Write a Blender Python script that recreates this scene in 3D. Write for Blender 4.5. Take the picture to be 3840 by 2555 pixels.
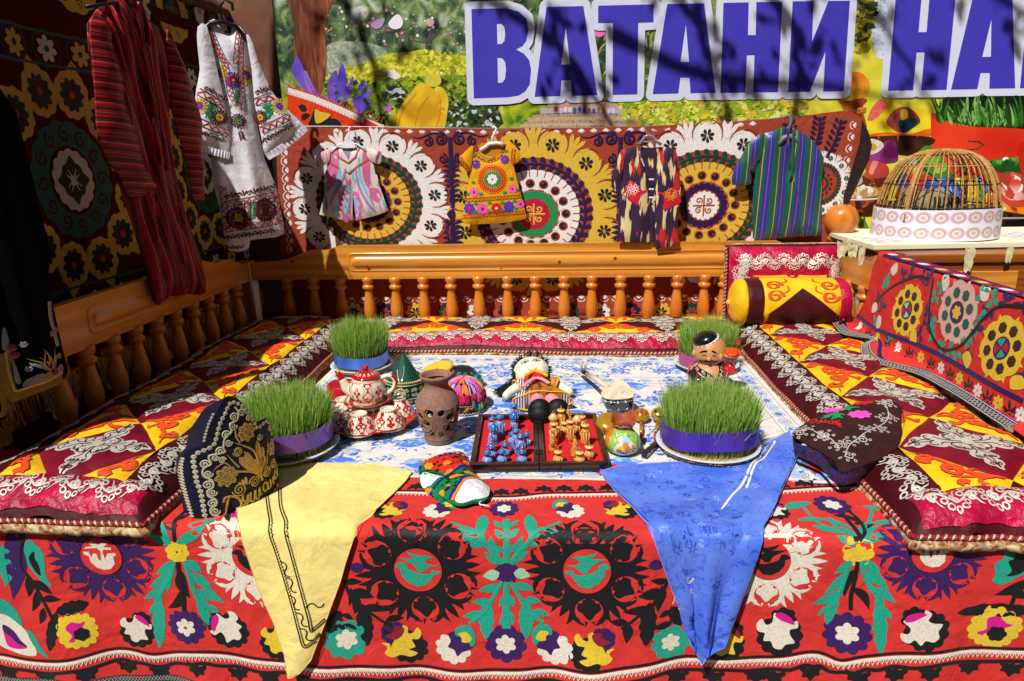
import bpy,math,random
import numpy as np
from mathutils import Vector,Matrix
from mathutils.geometry import delaunay_2d_cdt
for o in list(bpy.data.objects):bpy.data.objects.remove(o,do_unlink=True)
scene=bpy.context.scene
COL=scene.collection
R_=math.radians
PI=math.pi
# ------------------------------------------------------------------ camera
PW,PH,FPX=3840.0,2555.0,2500.0
CP,CY,CR=R_(15.7),R_(4.2),R_(1.2)
CF=np.array([-math.sin(CY)*math.cos(CP),math.cos(CY)*math.cos(CP),-math.sin(CP)])
_r=np.array([math.cos(CY),math.sin(CY),0.0]);_u=np.cross(_r,CF)
CRT=math.cos(CR)*_r-math.sin(CR)*_u
CUP=math.cos(CR)*_u+math.sin(CR)*_r
CC=np.array([0.0,0.0,1.55])
cam=bpy.data.cameras.new('camera');camo=bpy.data.objects.new('camera',cam);COL.objects.link(camo)
M3=Matrix((tuple(CRT),tuple(CUP),tuple(-CF))).transposed()
camo.matrix_world=Matrix.Translation(Vector(CC))@M3.to_4x4()
cam.sensor_fit='HORIZONTAL';cam.sensor_width=36.0;cam.lens=36.0*FPX/PW
cam.clip_start=0.02;cam.clip_end=500.0
scene.camera=camo
scene.render.resolution_x=1024;scene.render.resolution_y=681
# ------------------------------------------------------------------ light
SUN_D=np.array([0.31,0.54,-0.80]);SUN_D=SUN_D/np.linalg.norm(SUN_D)     # direction the light travels
world=bpy.data.worlds.new('World');scene.world=world;world.use_nodes=True
_nt=world.node_tree;_nt.nodes.clear()
_sky=_nt.nodes.new('ShaderNodeTexSky');_sky.sky_type='NISHITA';_sky.sun_disc=False
_sky.sun_elevation=math.asin(-SUN_D[2]);_sky.sun_rotation=math.atan2(-SUN_D[0],-SUN_D[1])
_bg=_nt.nodes.new('ShaderNodeBackground');_bg.inputs['Strength'].default_value=0.05
_wo=_nt.nodes.new('ShaderNodeOutputWorld')
_nt.links.new(_sky.outputs[0],_bg.inputs[0]);_nt.links.new(_bg.outputs[0],_wo.inputs[0])
sl=bpy.data.lights.new('sun','SUN');sl.energy=5.0;sl.angle=R_(0.55);sl.color=(1.0,0.955,0.90)
so=bpy.data.objects.new('sun',sl);COL.objects.link(so)
so.rotation_euler=Vector(-SUN_D).to_track_quat('Z','Y').to_euler();so.location=(-4,-6,9)
scene.view_settings.view_transform='Standard';scene.view_settings.look='None'
scene.view_settings.exposure=0.0;scene.view_settings.gamma=1.0
scene.view_settings.use_curve_mapping=False
# ------------------------------------------------------------------ pixels <-> world
def rays(xy):
 xy=np.atleast_2d(np.asarray(xy,float))
 return CF*FPX+np.outer(xy[:,0]-PW/2,CRT)-np.outer(xy[:,1]-PH/2,CUP)
def hit(x,y,ax,val):
 d=rays([(x,y)])[0];return CC+(val-CC[ax])/d[ax]*d
class Frame:
 def __init__(s,O,U,V):
  s.O=np.array(O,float);s.U=np.array(U,float);s.U/=np.linalg.norm(s.U)
  s.V=np.array(V,float);s.V/=np.linalg.norm(s.V);s.N=np.cross(s.U,s.V);s.N/=np.linalg.norm(s.N)
 def uv(s,xy):
  d=rays(xy);t=((s.O-CC)@s.N)/(d@s.N);p=CC+d*t[:,None]-s.O
  return p@s.U+1j*(p@s.V)
 def xyz(s,z,h=0.0):
  z=np.atleast_1d(z);h=np.broadcast_to(h,z.shape)
  return s.O+np.outer(z.real,s.U)+np.outer(z.imag,s.V)+np.outer(h,s.N)
def vframe(p,q):      # vertical plane through two plan points, facing the side on the right hand of p->q
 p=np.array(p,float);q=np.array(q,float)
 return Frame((p[0],p[1],0),(q[0]-p[0],q[1]-p[1],0),(0,0,1))
def crop(cx,cy,x0,y0,k=2.45):
 return(x0+cx/k,y0+cy/k)
def CPX(pts,x0,y0,k=2.45):
 a=np.asarray(pts,float);return np.stack([x0+a[:,0]/k,y0+a[:,1]/k],1)
# ------------------------------------------------------------------ noise
def vnoise(u,v,seed=0):
 u=np.asarray(u,float);v=np.asarray(v,float)
 iu=np.floor(u).astype(int);iv=np.floor(v).astype(int);fu=u-iu;fv=v-iv
 fu=fu*fu*(3-2*fu);fv=fv*fv*(3-2*fv)
 def hsh(a,b):
  n=(a*374761393+b*668265263+seed*974634777)&0x7fffffff
  n=((n^(n>>13))*1274126177)&0x7fffffff
  return((n^(n>>16))&0xffff)/32767.5-1
 return(hsh(iu,iv)*(1-fu)+hsh(iu+1,iv)*fu)*(1-fv)+(hsh(iu,iv+1)*(1-fu)+hsh(iu+1,iv+1)*fu)*fv
def fbm(u,v,seed=0,n=3):
 s=0;a=1.0
 for i in range(n):s=s+a*vnoise(u*2**i,v*2**i,seed+i);a*=.5
 return s
# ------------------------------------------------------------------ materials
def s2l(c):
 if isinstance(c,str):
  c=c.lstrip('#');c=[int(c[i:i+2],16)/255 for i in(0,2,4)]
 return tuple((x/12.92 if x<=.04045 else((x+.055)/1.055)**2.4)for x in c)
MATS={}
def mat(name,col,rough=.75,metal=0.0,sheen=0.0,coat=0.0,spec=.35,bump=None,bs=300.0,bd=.3,var=.12,vs=40.0,trans=0.0,sheen_tint=None,sub=0.0,hue=None,aniso=0.0):
 """procedural principled material; col is an sRGB hex of the surface's own colour"""
 if name in MATS:return MATS[name]
 m=bpy.data.materials.new(name);m.use_nodes=True;nt=m.node_tree;b=nt.nodes['Principled BSDF']
 c=s2l(col)if isinstance(col,str)else col
 b.inputs['Roughness'].default_value=rough;b.inputs['Metallic'].default_value=metal
 b.inputs['Specular IOR Level'].default_value=spec
 if sheen:b.inputs['Sheen Weight'].default_value=sheen;b.inputs['Sheen Roughness'].default_value=.35
 if sheen_tint:b.inputs['Sheen Tint'].default_value=(*s2l(sheen_tint),1)
 if coat:b.inputs['Coat Weight'].default_value=coat;b.inputs['Coat Roughness'].default_value=.06
 if trans:b.inputs['Transmission Weight'].default_value=trans
 if aniso:b.inputs['Anisotropic'].default_value=aniso
 tc=nt.nodes.new('ShaderNodeTexCoord')
 n=nt.nodes.new('ShaderNodeTexNoise');n.inputs['Scale'].default_value=vs;n.inputs['Detail'].default_value=4
 nt.links.new(tc.outputs['Object'],n.inputs['Vector'])
 r=nt.nodes.new('ShaderNodeValToRGB')
 lo=tuple(x*(1-var)for x in c);hi=tuple(min(1,x*(1+var))for x in c)
 if hue:hi=s2l(hue)
 r.color_ramp.elements[0].position=.3;r.color_ramp.elements[1].position=.7
 r.color_ramp.elements[0].color=(*lo,1);r.color_ramp.elements[1].color=(*hi,1)
 nt.links.new(n.outputs['Fac'],r.inputs[0]);nt.links.new(r.outputs[0],b.inputs['Base Color'])
 if bump:
  bp=nt.nodes.new('ShaderNodeBump');bp.inputs['Strength'].default_value=bd;bp.inputs['Distance'].default_value=.002
  if bump=='weave':
   wr=nt.nodes.new('ShaderNodeTexNoise');wr.inputs['Scale'].default_value=11;wr.inputs['Detail'].default_value=3;wr.inputs['Distortion'].default_value=1.2;nt.links.new(tc.outputs['Object'],wr.inputs['Vector'])
   b0=nt.nodes.new('ShaderNodeBump');b0.inputs['Strength'].default_value=.45;b0.inputs['Distance'].default_value=.02;nt.links.new(wr.outputs['Fac'],b0.inputs['Height']);nt.links.new(b0.outputs[0],bp.inputs['Normal'])
   w1=nt.nodes.new('ShaderNodeTexWave');w2=nt.nodes.new('ShaderNodeTexWave')
   for w,ax in((w1,'X'),(w2,'Z')):
    w.bands_direction=ax;w.inputs['Scale'].default_value=bs;w.inputs['Distortion'].default_value=1.5
    w.inputs['Detail'].default_value=1;nt.links.new(tc.outputs['Object'],w.inputs['Vector'])
   ad=nt.nodes.new('ShaderNodeMath');ad.operation='ADD'
   nt.links.new(w1.outputs['Fac'],ad.inputs[0]);nt.links.new(w2.outputs['Fac'],ad.inputs[1]);src=ad.outputs[0]
  elif bump=='thread':
   mp=nt.nodes.new('ShaderNodeMapping');mp.inputs['Scale'].default_value=(1,1,.28);mp.inputs['Rotation'].default_value=(0,.5,0)
   nt.links.new(tc.outputs['Object'],mp.inputs[0])
   w=nt.nodes.new('ShaderNodeTexNoise');w.inputs['Scale'].default_value=bs;w.inputs['Detail'].default_value=2
   nt.links.new(mp.outputs[0],w.inputs['Vector']);src=w.outputs['Fac']
  elif bump=='soft':
   w=nt.nodes.new('ShaderNodeTexNoise');w.inputs['Scale'].default_value=bs;w.inputs['Detail'].default_value=5
   nt.links.new(tc.outputs['Object'],w.inputs['Vector']);src=w.outputs['Fac'];bp.inputs['Distance'].default_value=.02
  elif bump=='knit':
   w=nt.nodes.new('ShaderNodeTexVoronoi');w.inputs['Scale'].default_value=bs
   nt.links.new(tc.outputs['Object'],w.inputs['Vector']);src=w.outputs['Distance'];bp.invert=True;bp.inputs['Distance'].default_value=.004
  else:
   w=nt.nodes.new('ShaderNodeTexNoise');w.inputs['Scale'].default_value=bs;w.inputs['Detail'].default_value=3
   nt.links.new(tc.outputs['Object'],w.inputs['Vector']);src=w.outputs['Fac']
  nt.links.new(src,bp.inputs['Height']);nt.links.new(bp.outputs[0],b.inputs['Normal'])
 MATS[name]=m;return m
def cotton(name,col,**k):return mat(name,col,rough=.9,spec=.15,bump='weave',bs=260,bd=.15,var=.07,vs=25,**k)
def thread(name,col,**k):
 k=dict(dict(rough=.6,spec=.3,sheen=.15,bump='thread',bs=420,bd=.55,var=.16,vs=160),**k);return mat(name,col,**k)
def velvet(name,col,tint,**k):
 k=dict(dict(rough=.55,spec=.25,sheen=.55,sheen_tint=tint,bump='soft',bs=18,bd=.35,var=.3,vs=14),**k);return mat(name,col,**k)
def gloss(name,col,**k):
 k=dict(dict(rough=.22,spec=.5,coat=.5,var=.05,vs=30),**k);return mat(name,col,**k)
def wood_mat(name,c1,c2,axis='X',rough=.28,scale=9.0,coat=.35):
 m=bpy.data.materials.new(name);m.use_nodes=True;nt=m.node_tree;b=nt.nodes['Principled BSDF']
 tc=nt.nodes.new('ShaderNodeTexCoord');mp=nt.nodes.new('ShaderNodeMapping')
 mp.inputs['Scale'].default_value={'X':(.12,1,1),'Y':(1,.12,1),'Z':(1,1,.12)}[axis]
 nt.links.new(tc.outputs['Object'],mp.inputs[0])
 n=nt.nodes.new('ShaderNodeTexNoise');n.inputs['Scale'].default_value=scale;n.inputs['Detail'].default_value=6;n.inputs['Distortion'].default_value=.6
 nt.links.new(mp.outputs[0],n.inputs['Vector'])
 w=nt.nodes.new('ShaderNodeTexWave');w.wave_type='RINGS';w.rings_direction=axis;w.inputs['Scale'].default_value=scale*1.6
 w.inputs['Distortion'].default_value=5;w.inputs['Detail'].default_value=3;w.inputs['Detail Scale'].default_value=1.2
 nt.links.new(mp.outputs[0],w.inputs['Vector'])
 f=nt.nodes.new('ShaderNodeTexNoise');f.inputs['Scale'].default_value=scale*22;f.inputs['Detail'].default_value=3
 nt.links.new(mp.outputs[0],f.inputs['Vector'])
 a=nt.nodes.new('ShaderNodeMath');a.operation='MULTIPLY_ADD';a.inputs[1].default_value=.45
 nt.links.new(w.outputs['Fac'],a.inputs[0]);nt.links.new(n.outputs['Fac'],a.inputs[2])
 a2=nt.nodes.new('ShaderNodeMath');a2.operation='MULTIPLY_ADD';a2.inputs[1].default_value=.25
 nt.links.new(f.outputs['Fac'],a2.inputs[0]);nt.links.new(a.outputs[0],a2.inputs[2])
 r=nt.nodes.new('ShaderNodeValToRGB');r.color_ramp.elements[0].position=.45;r.color_ramp.elements[1].position=1.0
 r.color_ramp.elements[0].color=(*s2l(c1),1);r.color_ramp.elements[1].color=(*s2l(c2),1)
 nt.links.new(a2.outputs[0],r.inputs[0]);nt.links.new(r.outputs[0],b.inputs['Base Color'])
 b.inputs['Roughness'].default_value=rough;b.inputs['Coat Weight'].default_value=coat;b.inputs['Coat Roughness'].default_value=.12
 bp=nt.nodes.new('ShaderNodeBump');bp.inputs['Strength'].default_value=.12;bp.inputs['Distance'].default_value=.002
 nt.links.new(a2.outputs[0],bp.inputs['Height']);nt.links.new(bp.outputs[0],b.inputs['Normal'])
 MATS[name]=m;return m
class NT:          # tiny node-graph helper for the special materials
 def __init__(s,name,rough=.6,spec=.35,coat=0.0,sheen=0.0):
  s.m=bpy.data.materials.new(name);s.m.use_nodes=True;s.nt=s.m.node_tree;s.b=s.nt.nodes['Principled BSDF']
  s.b.inputs['Roughness'].default_value=rough;s.b.inputs['Specular IOR Level'].default_value=spec
  s.b.inputs['Coat Weight'].default_value=coat;s.b.inputs['Sheen Weight'].default_value=sheen
  s.tc=s.nt.nodes.new('ShaderNodeTexCoord');MATS[name]=s.m
 def n(s,t,**k):
  nd=s.nt.nodes.new(t)
  for a,v in k.items():
   if a in nd.inputs.keys()if hasattr(nd.inputs,'keys')else False:nd.inputs[a].default_value=v
   else:setattr(nd,a,v)
  return nd
 def l(s,a,b):s.nt.links.new(a,b)
 def map(s,scale=(1,1,1),rot=(0,0,0),loc=(0,0,0),src=None):
  mp=s.n('ShaderNodeMapping');mp.inputs['Scale'].default_value=scale;mp.inputs['Rotation'].default_value=rot;mp.inputs['Location'].default_value=loc
  s.l(src or s.tc.outputs['Object'],mp.inputs[0]);return mp.outputs[0]
 def noise(s,vec,scale,detail=3,dist=0.0):
  n=s.n('ShaderNodeTexNoise');n.inputs['Scale'].default_value=scale;n.inputs['Detail'].default_value=detail;n.inputs['Distortion'].default_value=dist
  s.l(vec,n.inputs['Vector']);return n.outputs['Fac']
 def ramp(s,fac,stops,const=False):
  r=s.n('ShaderNodeValToRGB');e=r.color_ramp.elements
  if const:r.color_ramp.interpolation='CONSTANT'
  while len(e)<len(stops):e.new(.5)
  for i,(p,c)in enumerate(stops):e[i].position=p;e[i].color=(*s2l(c),1)
  s.l(fac,r.inputs[0]);return r.outputs[0]
 def mix(s,fac,a,b):
  m=s.n('ShaderNodeMix');m.data_type='RGBA'
  if hasattr(fac,'default_value')or hasattr(fac,'links'):s.l(fac,m.inputs[0])
  else:m.inputs[0].default_value=fac
  s.l(a,m.inputs[6]);s.l(b,m.inputs[7]);return m.outputs[2]
 def math(s,op,a,b=None,c=None):
  m=s.n('ShaderNodeMath');m.operation=op
  for i,x in enumerate((a,b,c)):
   if x is None:continue
   if isinstance(x,(int,float)):m.inputs[i].default_value=x
   else:s.l(x,m.inputs[i])
  return m.outputs[0]
 def sep(s,vec):
  q=s.n('ShaderNodeSeparateXYZ');s.l(vec,q.inputs[0]);return q.outputs
 def base(s,c):s.l(c,s.b.inputs['Base Color']);return s
 def bump(s,h,st=.3,d=.002):
  b=s.n('ShaderNodeBump');b.inputs['Strength'].default_value=st;b.inputs['Distance'].default_value=d
  s.l(h,b.inputs['Height']);s.l(b.outputs[0],s.b.inputs['Normal']);return s
# ------------------------------------------------------------------ objects
def tag(o,label=None,cat=None,group=None,kind=None):
 if label:o['label']=label
 if cat:o['category']=cat
 if group:o['group']=group
 if kind:o['kind']=kind
 return o
def thing(name,label,cat,loc=(0,0,0),group=None,rotz=0.0):
 o=bpy.data.objects.new(name,None);COL.objects.link(o);o.location=[float(x)for x in loc];o.rotation_euler=(0,0,rotz)
 o.empty_display_size=.05
 return tag(o,label,cat,group)
def root_loc(o):
 p=np.zeros(3)
 while o is not None:p=p+np.array(o.location);o=o.parent
 return p
def link_mesh(name,V,F,FM,mats,parent=None,smooth=True,local=False,label=None,kind=None):
 V=np.asarray(V,float)
 if parent is not None and not local:V=V-root_loc(parent)
 me=bpy.data.meshes.new(name);me.from_pydata(V.tolist(),[],F)
 for m in mats:me.materials.append(m)
 if len(mats)>1:me.polygons.foreach_set('material_index',np.asarray(FM,dtype=np.int32))
 if smooth:me.polygons.foreach_set('use_smooth',[True]*len(me.polygons))
 me.update()
 o=bpy.data.objects.new(name,me);COL.objects.link(o);o.parent=parent
 return tag(o,label,None,None,kind)
def copy_tree(o,parent=None,loc=None,rotz=None,label=None,scale=None):
 c=o.copy();COL.objects.link(c);c.parent=parent
 if loc is not None:c.location=[float(x)for x in loc]
 if rotz is not None:c.rotation_euler=(0,0,rotz)
 if scale is not None:c.scale=scale
 if label:c['label']=label
 for ch in o.children:copy_tree(ch,c)
 return c
class MB:
 """collects primitives, each with a material, and links them as one mesh"""
 def __init__(s):s.V=[];s.F=[];s.FM=[];s.mats=[]
 def mi(s,m):
  if m not in s.mats:s.mats.append(m)
  return s.mats.index(m)
 def add(s,V,F,m):
  n=len(s.V);s.V.extend([tuple(map(float,v))for v in V]);k=s.mi(m)
  for f in F:s.F.append([i+n for i in f]);s.FM.append(k)
  return s
 def box(s,c,d,m,rot=None,bev=0.0):
  x,y,z=[q/2 for q in d];b=min(bev,x*.9,y*.9,z*.9)
  if b<=0:
   V=[(i,j,k)for i in(-x,x)for j in(-y,y)for k in(-z,z)]
   F=[(0,1,3,2),(4,6,7,5),(0,4,5,1),(2,3,7,6),(0,2,6,4),(1,5,7,3)]
  else:
   V=[];ix={}
   for i in(-1,1):
    for j in(-1,1):
     for k in(-1,1):
      for a in range(3):
       p=[i*x,j*y,k*z]
       for q in range(3):
        if q!=a:p[q]-=(i,j,k)[q]*b
       ix[i,j,k,a]=len(V);V.append(p)
   F=[]
   for a in range(3):
    b1,c1=[(1,2),(2,0),(0,1)][a]
    for sg in(-1,1):
     q=[]
     for(jb,kc)in((-1,-1),(1,-1),(1,1),(-1,1)):
      t=[0,0,0];t[a]=sg;t[b1]=jb;t[c1]=kc;q.append(ix[t[0],t[1],t[2],a])
     F.append(q if sg>0 else q[::-1])
    for s1 in(-1,1):
     for s2 in(-1,1):     # bevel along axis a
      t0=[0,0,0];t0[b1]=s1;t0[c1]=s2;t1=list(t0);t0[a]=-1;t1[a]=1
      q=[ix[(*t0,b1)],ix[(*t1,b1)],ix[(*t1,c1)],ix[(*t0,c1)]]
      F.append(q if s1*s2<0 else q[::-1])
   for i in(-1,1):
    for j in(-1,1):
     for k in(-1,1):
      q=[ix[i,j,k,0],ix[i,j,k,1],ix[i,j,k,2]]
      F.append(q if i*j*k>0 else q[::-1])
  V=np.array(V,float)
  if rot is not None:V=V@np.array(rot).T
  return s.add(V+np.array(c),F,m)
 def lathe(s,prof,m,c=(0,0,0),n=24,axis=None,sx=1.0,sy=1.0,caps=True):
  """prof: [(r,z)...] from bottom to top"""
  V=[];F=[]
  for(r,z)in prof:
   for i in range(n):
    a=2*PI*i/n;V.append((r*math.cos(a)*sx,r*math.sin(a)*sy,z))
  for j in range(len(prof)-1):
   for i in range(n):F.append((j*n+i,j*n+(i+1)%n,(j+1)*n+(i+1)%n,(j+1)*n+i))
  if caps:
   if prof[0][0]>1e-6:F.append(list(range(n))[::-1])
   if prof[-1][0]>1e-6:F.append([(len(prof)-1)*n+i for i in range(n)])
  V=np.array(V)
  if axis is not None:V=V@np.array(Vector((0,0,1)).rotation_difference(Vector(axis)).to_matrix()).T
  return s.add(V+np.array(c),F,m)
 def tube(s,pts,r,m,n=8,caps=True,closed=False,sq=1.0):
  P=np.array(pts,float);k=len(P);r=np.broadcast_to(np.asarray(r,float),(k,))
  T=np.gradient(P,axis=0)
  if closed:T=np.roll(P,-1,0)-np.roll(P,1,0)
  T/=np.maximum(np.linalg.norm(T,axis=1),1e-9)[:,None]
  ref=np.array([0,0,1.0])if abs(T[0][2])<.9 else np.array([1.0,0,0])
  a=np.cross(T[0],ref);a/=np.linalg.norm(a);V=[]
  for i in range(k):
   a=a-T[i]*(a@T[i]);a/=max(np.linalg.norm(a),1e-9);b=np.cross(T[i],a)
   for j in range(n):
    t=2*PI*j/n;V.append(P[i]+r[i]*(a*math.cos(t)+b*sq*math.sin(t)))
  F=[]
  for i in range(k if closed else k-1):
   i2=(i+1)%k
   for j in range(n):F.append((i*n+j,i*n+(j+1)%n,i2*n+(j+1)%n,i2*n+j))
  if caps and not closed:F.append(list(range(n))[::-1]);F.append([(k-1)*n+j for j in range(n)])
  return s.add(V,F,m)
 def ball(s,c,r,m,n=12,k=8,rot=None,squash=None):
  r=np.broadcast_to(np.asarray(r,float),(3,));V=[]
  for i in range(k+1):
   t=PI*i/k
   for j in range(n):a=2*PI*j/n;V.append((r[0]*math.sin(t)*math.cos(a),r[1]*math.sin(t)*math.sin(a),-r[2]*math.cos(t)))
  F=[(i*n+j,i*n+(j+1)%n,(i+1)*n+(j+1)%n,(i+1)*n+j)for i in range(k)for j in range(n)]
  V=np.array(V)
  if rot is not None:V=V@np.array(rot).T
  return s.add(V+np.array(c),F,m)
 def prism(s,poly,frame,h0,h1,m,bev=0.0):
  """poly: complex outline in frame; extruded along frame.N from h0 to h1"""
  z=ccw(np.asarray(poly));n=len(z);V0,T=tri(z)
  A=frame.xyz(V0,h1);s.add(A,T,m);B=frame.xyz(V0,h0);s.add(B,[t[::-1]for t in T],m)
  S=np.concatenate([frame.xyz(z,h0),frame.xyz(z,h1)])
  return s.add(S,[(i,(i+1)%n,n+(i+1)%n,n+i)for i in range(n)],m)
 def grid(s,P,m,wrapu=False,wrapv=False):
  P=np.asarray(P,float);a,b=P.shape[:2]
  F=[(i*b+j,((i+1)%a)*b+j,((i+1)%a)*b+(j+1)%b,i*b+(j+1)%b)for i in range(a if wrapu else a-1)for j in range(b if wrapv else b-1)]
  return s.add(P.reshape(-1,3),F,m)
 def build(s,name,parent=None,smooth=True,local=False,label=None,kind=None,auto=None):
  o=link_mesh(name,s.V,s.F,s.FM,s.mats,parent,smooth,local,label,kind)
  if smooth and auto:
   o.data.set_sharp_from_angle(angle=R_(auto))
  return o
# ------------------------------------------------------------------ 2-D shapes as complex arrays
def ccw(z):
 a=np.sum(z.real*np.roll(z.imag,-1)-np.roll(z.real,-1)*z.imag);return z if a>=0 else z[::-1]
def tri(z,res=None):
 z=ccw(np.asarray(z,complex));pts=[Vector((c.real,c.imag))for c in z];n=len(pts)
 if res:
  x0,x1,y0,y1=z.real.min(),z.real.max(),z.imag.min(),z.imag.max()
  if max(x1-x0,y1-y0)>res*1.3:
   gx=np.arange(x0+res*.5,x1,res);gy=np.arange(y0+res*.5,y1,res*.87)
   G=np.array([complex(a+(.5*res if i%2 else 0),b)for i,b in enumerate(gy)for a in gx])
   if len(G):
    G=G[inside(G,z)]
    if len(G):G=G[dist_poly(G,z)>res*.3]
    pts+=[Vector((c.real,c.imag))for c in G]
 try:
  v,e,f,ov,oe,of=delaunay_2d_cdt(pts,[],[list(range(n))],1,1e-7)
 except Exception:
  v,e,f=pts,[],[]
 V=np.array([complex(p[0],p[1])for p in v])
 F=[]
 for t in f:
  t=list(t)
  if len(t)==3:
   a=(V[t[1]]-V[t[0]]).conjugate()*(V[t[2]]-V[t[0]])
   if a.imag<0:t=t[::-1]
  F.append(t)
 return V,F
def inside(G,z):
 r=np.zeros(len(G),bool);n=len(z)
 for i in range(n):
  a,b=z[i],z[(i+1)%n]
  c=(a.imag>G.imag)!=(b.imag>G.imag)
  if not c.any():continue
  xs=(b.real-a.real)*(G.imag-a.imag)/((b.imag-a.imag)or 1e-12)+a.real
  r^=c&(G.real<xs)
 return r
def dist_poly(G,z):
 d=np.full(len(G),1e9);n=len(z)
 for i in range(n):
  a,b=z[i],z[(i+1)%n];ab=b-a;L=abs(ab)**2 or 1e-12
  t=np.clip(((G-a)*ab.conjugate()).real/L,0,1);d=np.minimum(d,abs(G-(a+t*ab)))
 return d
def cx(pts):a=np.asarray(pts,float);return a[:,0]+1j*a[:,1]
def cr(z,n=4,closed=True):
 """Catmull-Rom through the points"""
 z=np.asarray(z,complex);m=len(z);out=[]
 idx=range(m)if closed else range(m-1)
 for i in idx:
  if closed:p0,p1,p2,p3=z[i-1],z[i],z[(i+1)%m],z[(i+2)%m]
  else:p0,p1,p2,p3=z[max(i-1,0)],z[i],z[i+1],z[min(i+2,m-1)]
  for k in range(n):
   t=k/n;out.append(.5*((2*p1)+(-p0+p2)*t+(2*p0-5*p1+4*p2-p3)*t*t+(-p0+3*p1-3*p2+p3)*t**3))
 if not closed:out.append(z[-1])
 return np.array(out)
def circ(r=1.0,n=20,c=0,ry=None):
 t=np.arange(n)*2*PI/n;return c+r*np.cos(t)+1j*(r if ry is None else ry)*np.sin(t)
def flower(n,r0,r1,c=0,k=5,ph=0.0,sharp=1.0):
 t=np.arange(n*k)*2*PI/(n*k);r=r0+(r1-r0)*abs(np.cos(n*t/2))**sharp;return c+r*np.exp(1j*(t+ph))
def scal(n,r,d=.12,c=0,k=5,ph=0.0,ry=1.0):
 t=np.arange(n*k)*2*PI/(n*k);q=r*(1-d+d*2*abs(np.sin(n*t/2)));return c+q*np.cos(t+ph)+1j*ry*q*np.sin(t+ph)
def leaf(a,b,w,bend=0.0,n=7,fat=.45):
 t=np.linspace(0,1,n);ax=b-a;nrm=1j*ax/max(abs(ax),1e-9)
 mid=a+ax*t+nrm*bend*abs(ax)*np.sin(PI*t);wd=w*np.sin(PI*t**(math.log(.5)/math.log(fat)))
 return np.concatenate([mid+nrm*wd/2,(mid-nrm*wd/2)[1:-1][::-1]])
def drop(a,b,w,n=8):      # teardrop: pointed at a, round at b
 t=np.linspace(0,1,n);ax=b-a;nrm=1j*ax/max(abs(ax),1e-9);wd=w*np.sqrt(np.clip(1-(2*t**1.35-1)**2,0,1))*t**.45
 mid=a+ax*t;return np.concatenate([mid+nrm*wd/2,(mid-nrm*wd/2)[1:-1][::-1]])
def spiral(c,r0,r1,a0,turns,n=14):
 t=np.linspace(0,1,n);return c+(r0+(r1-r0)*t)*np.exp(1j*(a0+2*PI*turns*t))
def arc(c,r,a0,a1,n=9):return c+r*np.exp(1j*np.linspace(a0,a1,n))
def clover(c,k,d):          # trefoil bud pointing along angle d
 q=np.array([0,.32+.30j,.18+.55j,.50+.62j,.62+.34j,1.0,.62-.34j,.50-.62j,.18-.55j,.32-.30j])
 return c+k*np.exp(1j*d)*cr(q,3)
# ------------------------------------------------------------------ surfaces and embroidery
class FSurf:
 def __init__(s,frame,h=None):s.f=frame;s.h=h
 def pos(s,z,off=0.0):
  z=np.atleast_1d(np.asarray(z,complex));h=s.h(z.real,z.imag)if s.h else np.zeros(len(z))
  return s.f.xyz(z,h+off)
class CSurf:
 def __init__(s,fn,sign=1):s.fn=fn;s.sign=sign
 def pos(s,z,off=0.0):
  z=np.atleast_1d(np.asarray(z,complex));u,v=z.real,z.imag;e=1e-3
  P=s.fn(u,v);off=np.broadcast_to(off,u.shape)
  N=np.cross(s.fn(u+e,v)-s.fn(u-e,v),s.fn(u,v+e)-s.fn(u,v-e));N/=np.maximum(np.linalg.norm(N,axis=1),1e-12)[:,None]
  return P+N*(s.sign*off)[:,None]
def sheet(surf,u0,u1,v0,v1,nu,nv,m,name,parent,label=None,thick=0.0):
 u=np.linspace(u0,u1,nu);v=np.linspace(v0,v1,nv);U,V=np.meshgrid(u,v,indexing='ij');z=(U+1j*V).ravel()
 b=MB();b.grid(surf.pos(z).reshape(nu,nv,3),m)
 if thick:
  b.grid(surf.pos(z,-thick).reshape(nu,nv,3)[::-1],m)
  ring=np.concatenate([u+1j*v0,u1+1j*v[1:],(u+1j*v1)[::-1][1:],(u0+1j*v)[::-1][1:-1]])
  b.grid(np.stack([surf.pos(ring,-thick),surf.pos(ring)],1),m,wrapu=True)
 return b.build(name,parent,label=label)
def patch(surf,poly,m,name,parent,res=.02,thick=0.0,label=None,off=0.0):
 """a piece of cloth with any outline on a surface"""
 V,F=tri(poly,res);b=MB();b.add(surf.pos(V,off),F,m)
 if thick:
  b.add(surf.pos(V,off-thick),[t[::-1]for t in F],m);z=ccw(np.asarray(poly,complex));n=len(z)
  b.add(np.concatenate([surf.pos(z,off-thick),surf.pos(z,off)]),[(i,(i+1)%n,n+(i+1)%n,n+i)for i in range(n)],m)
 return b.build(name,parent,label=label)
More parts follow.
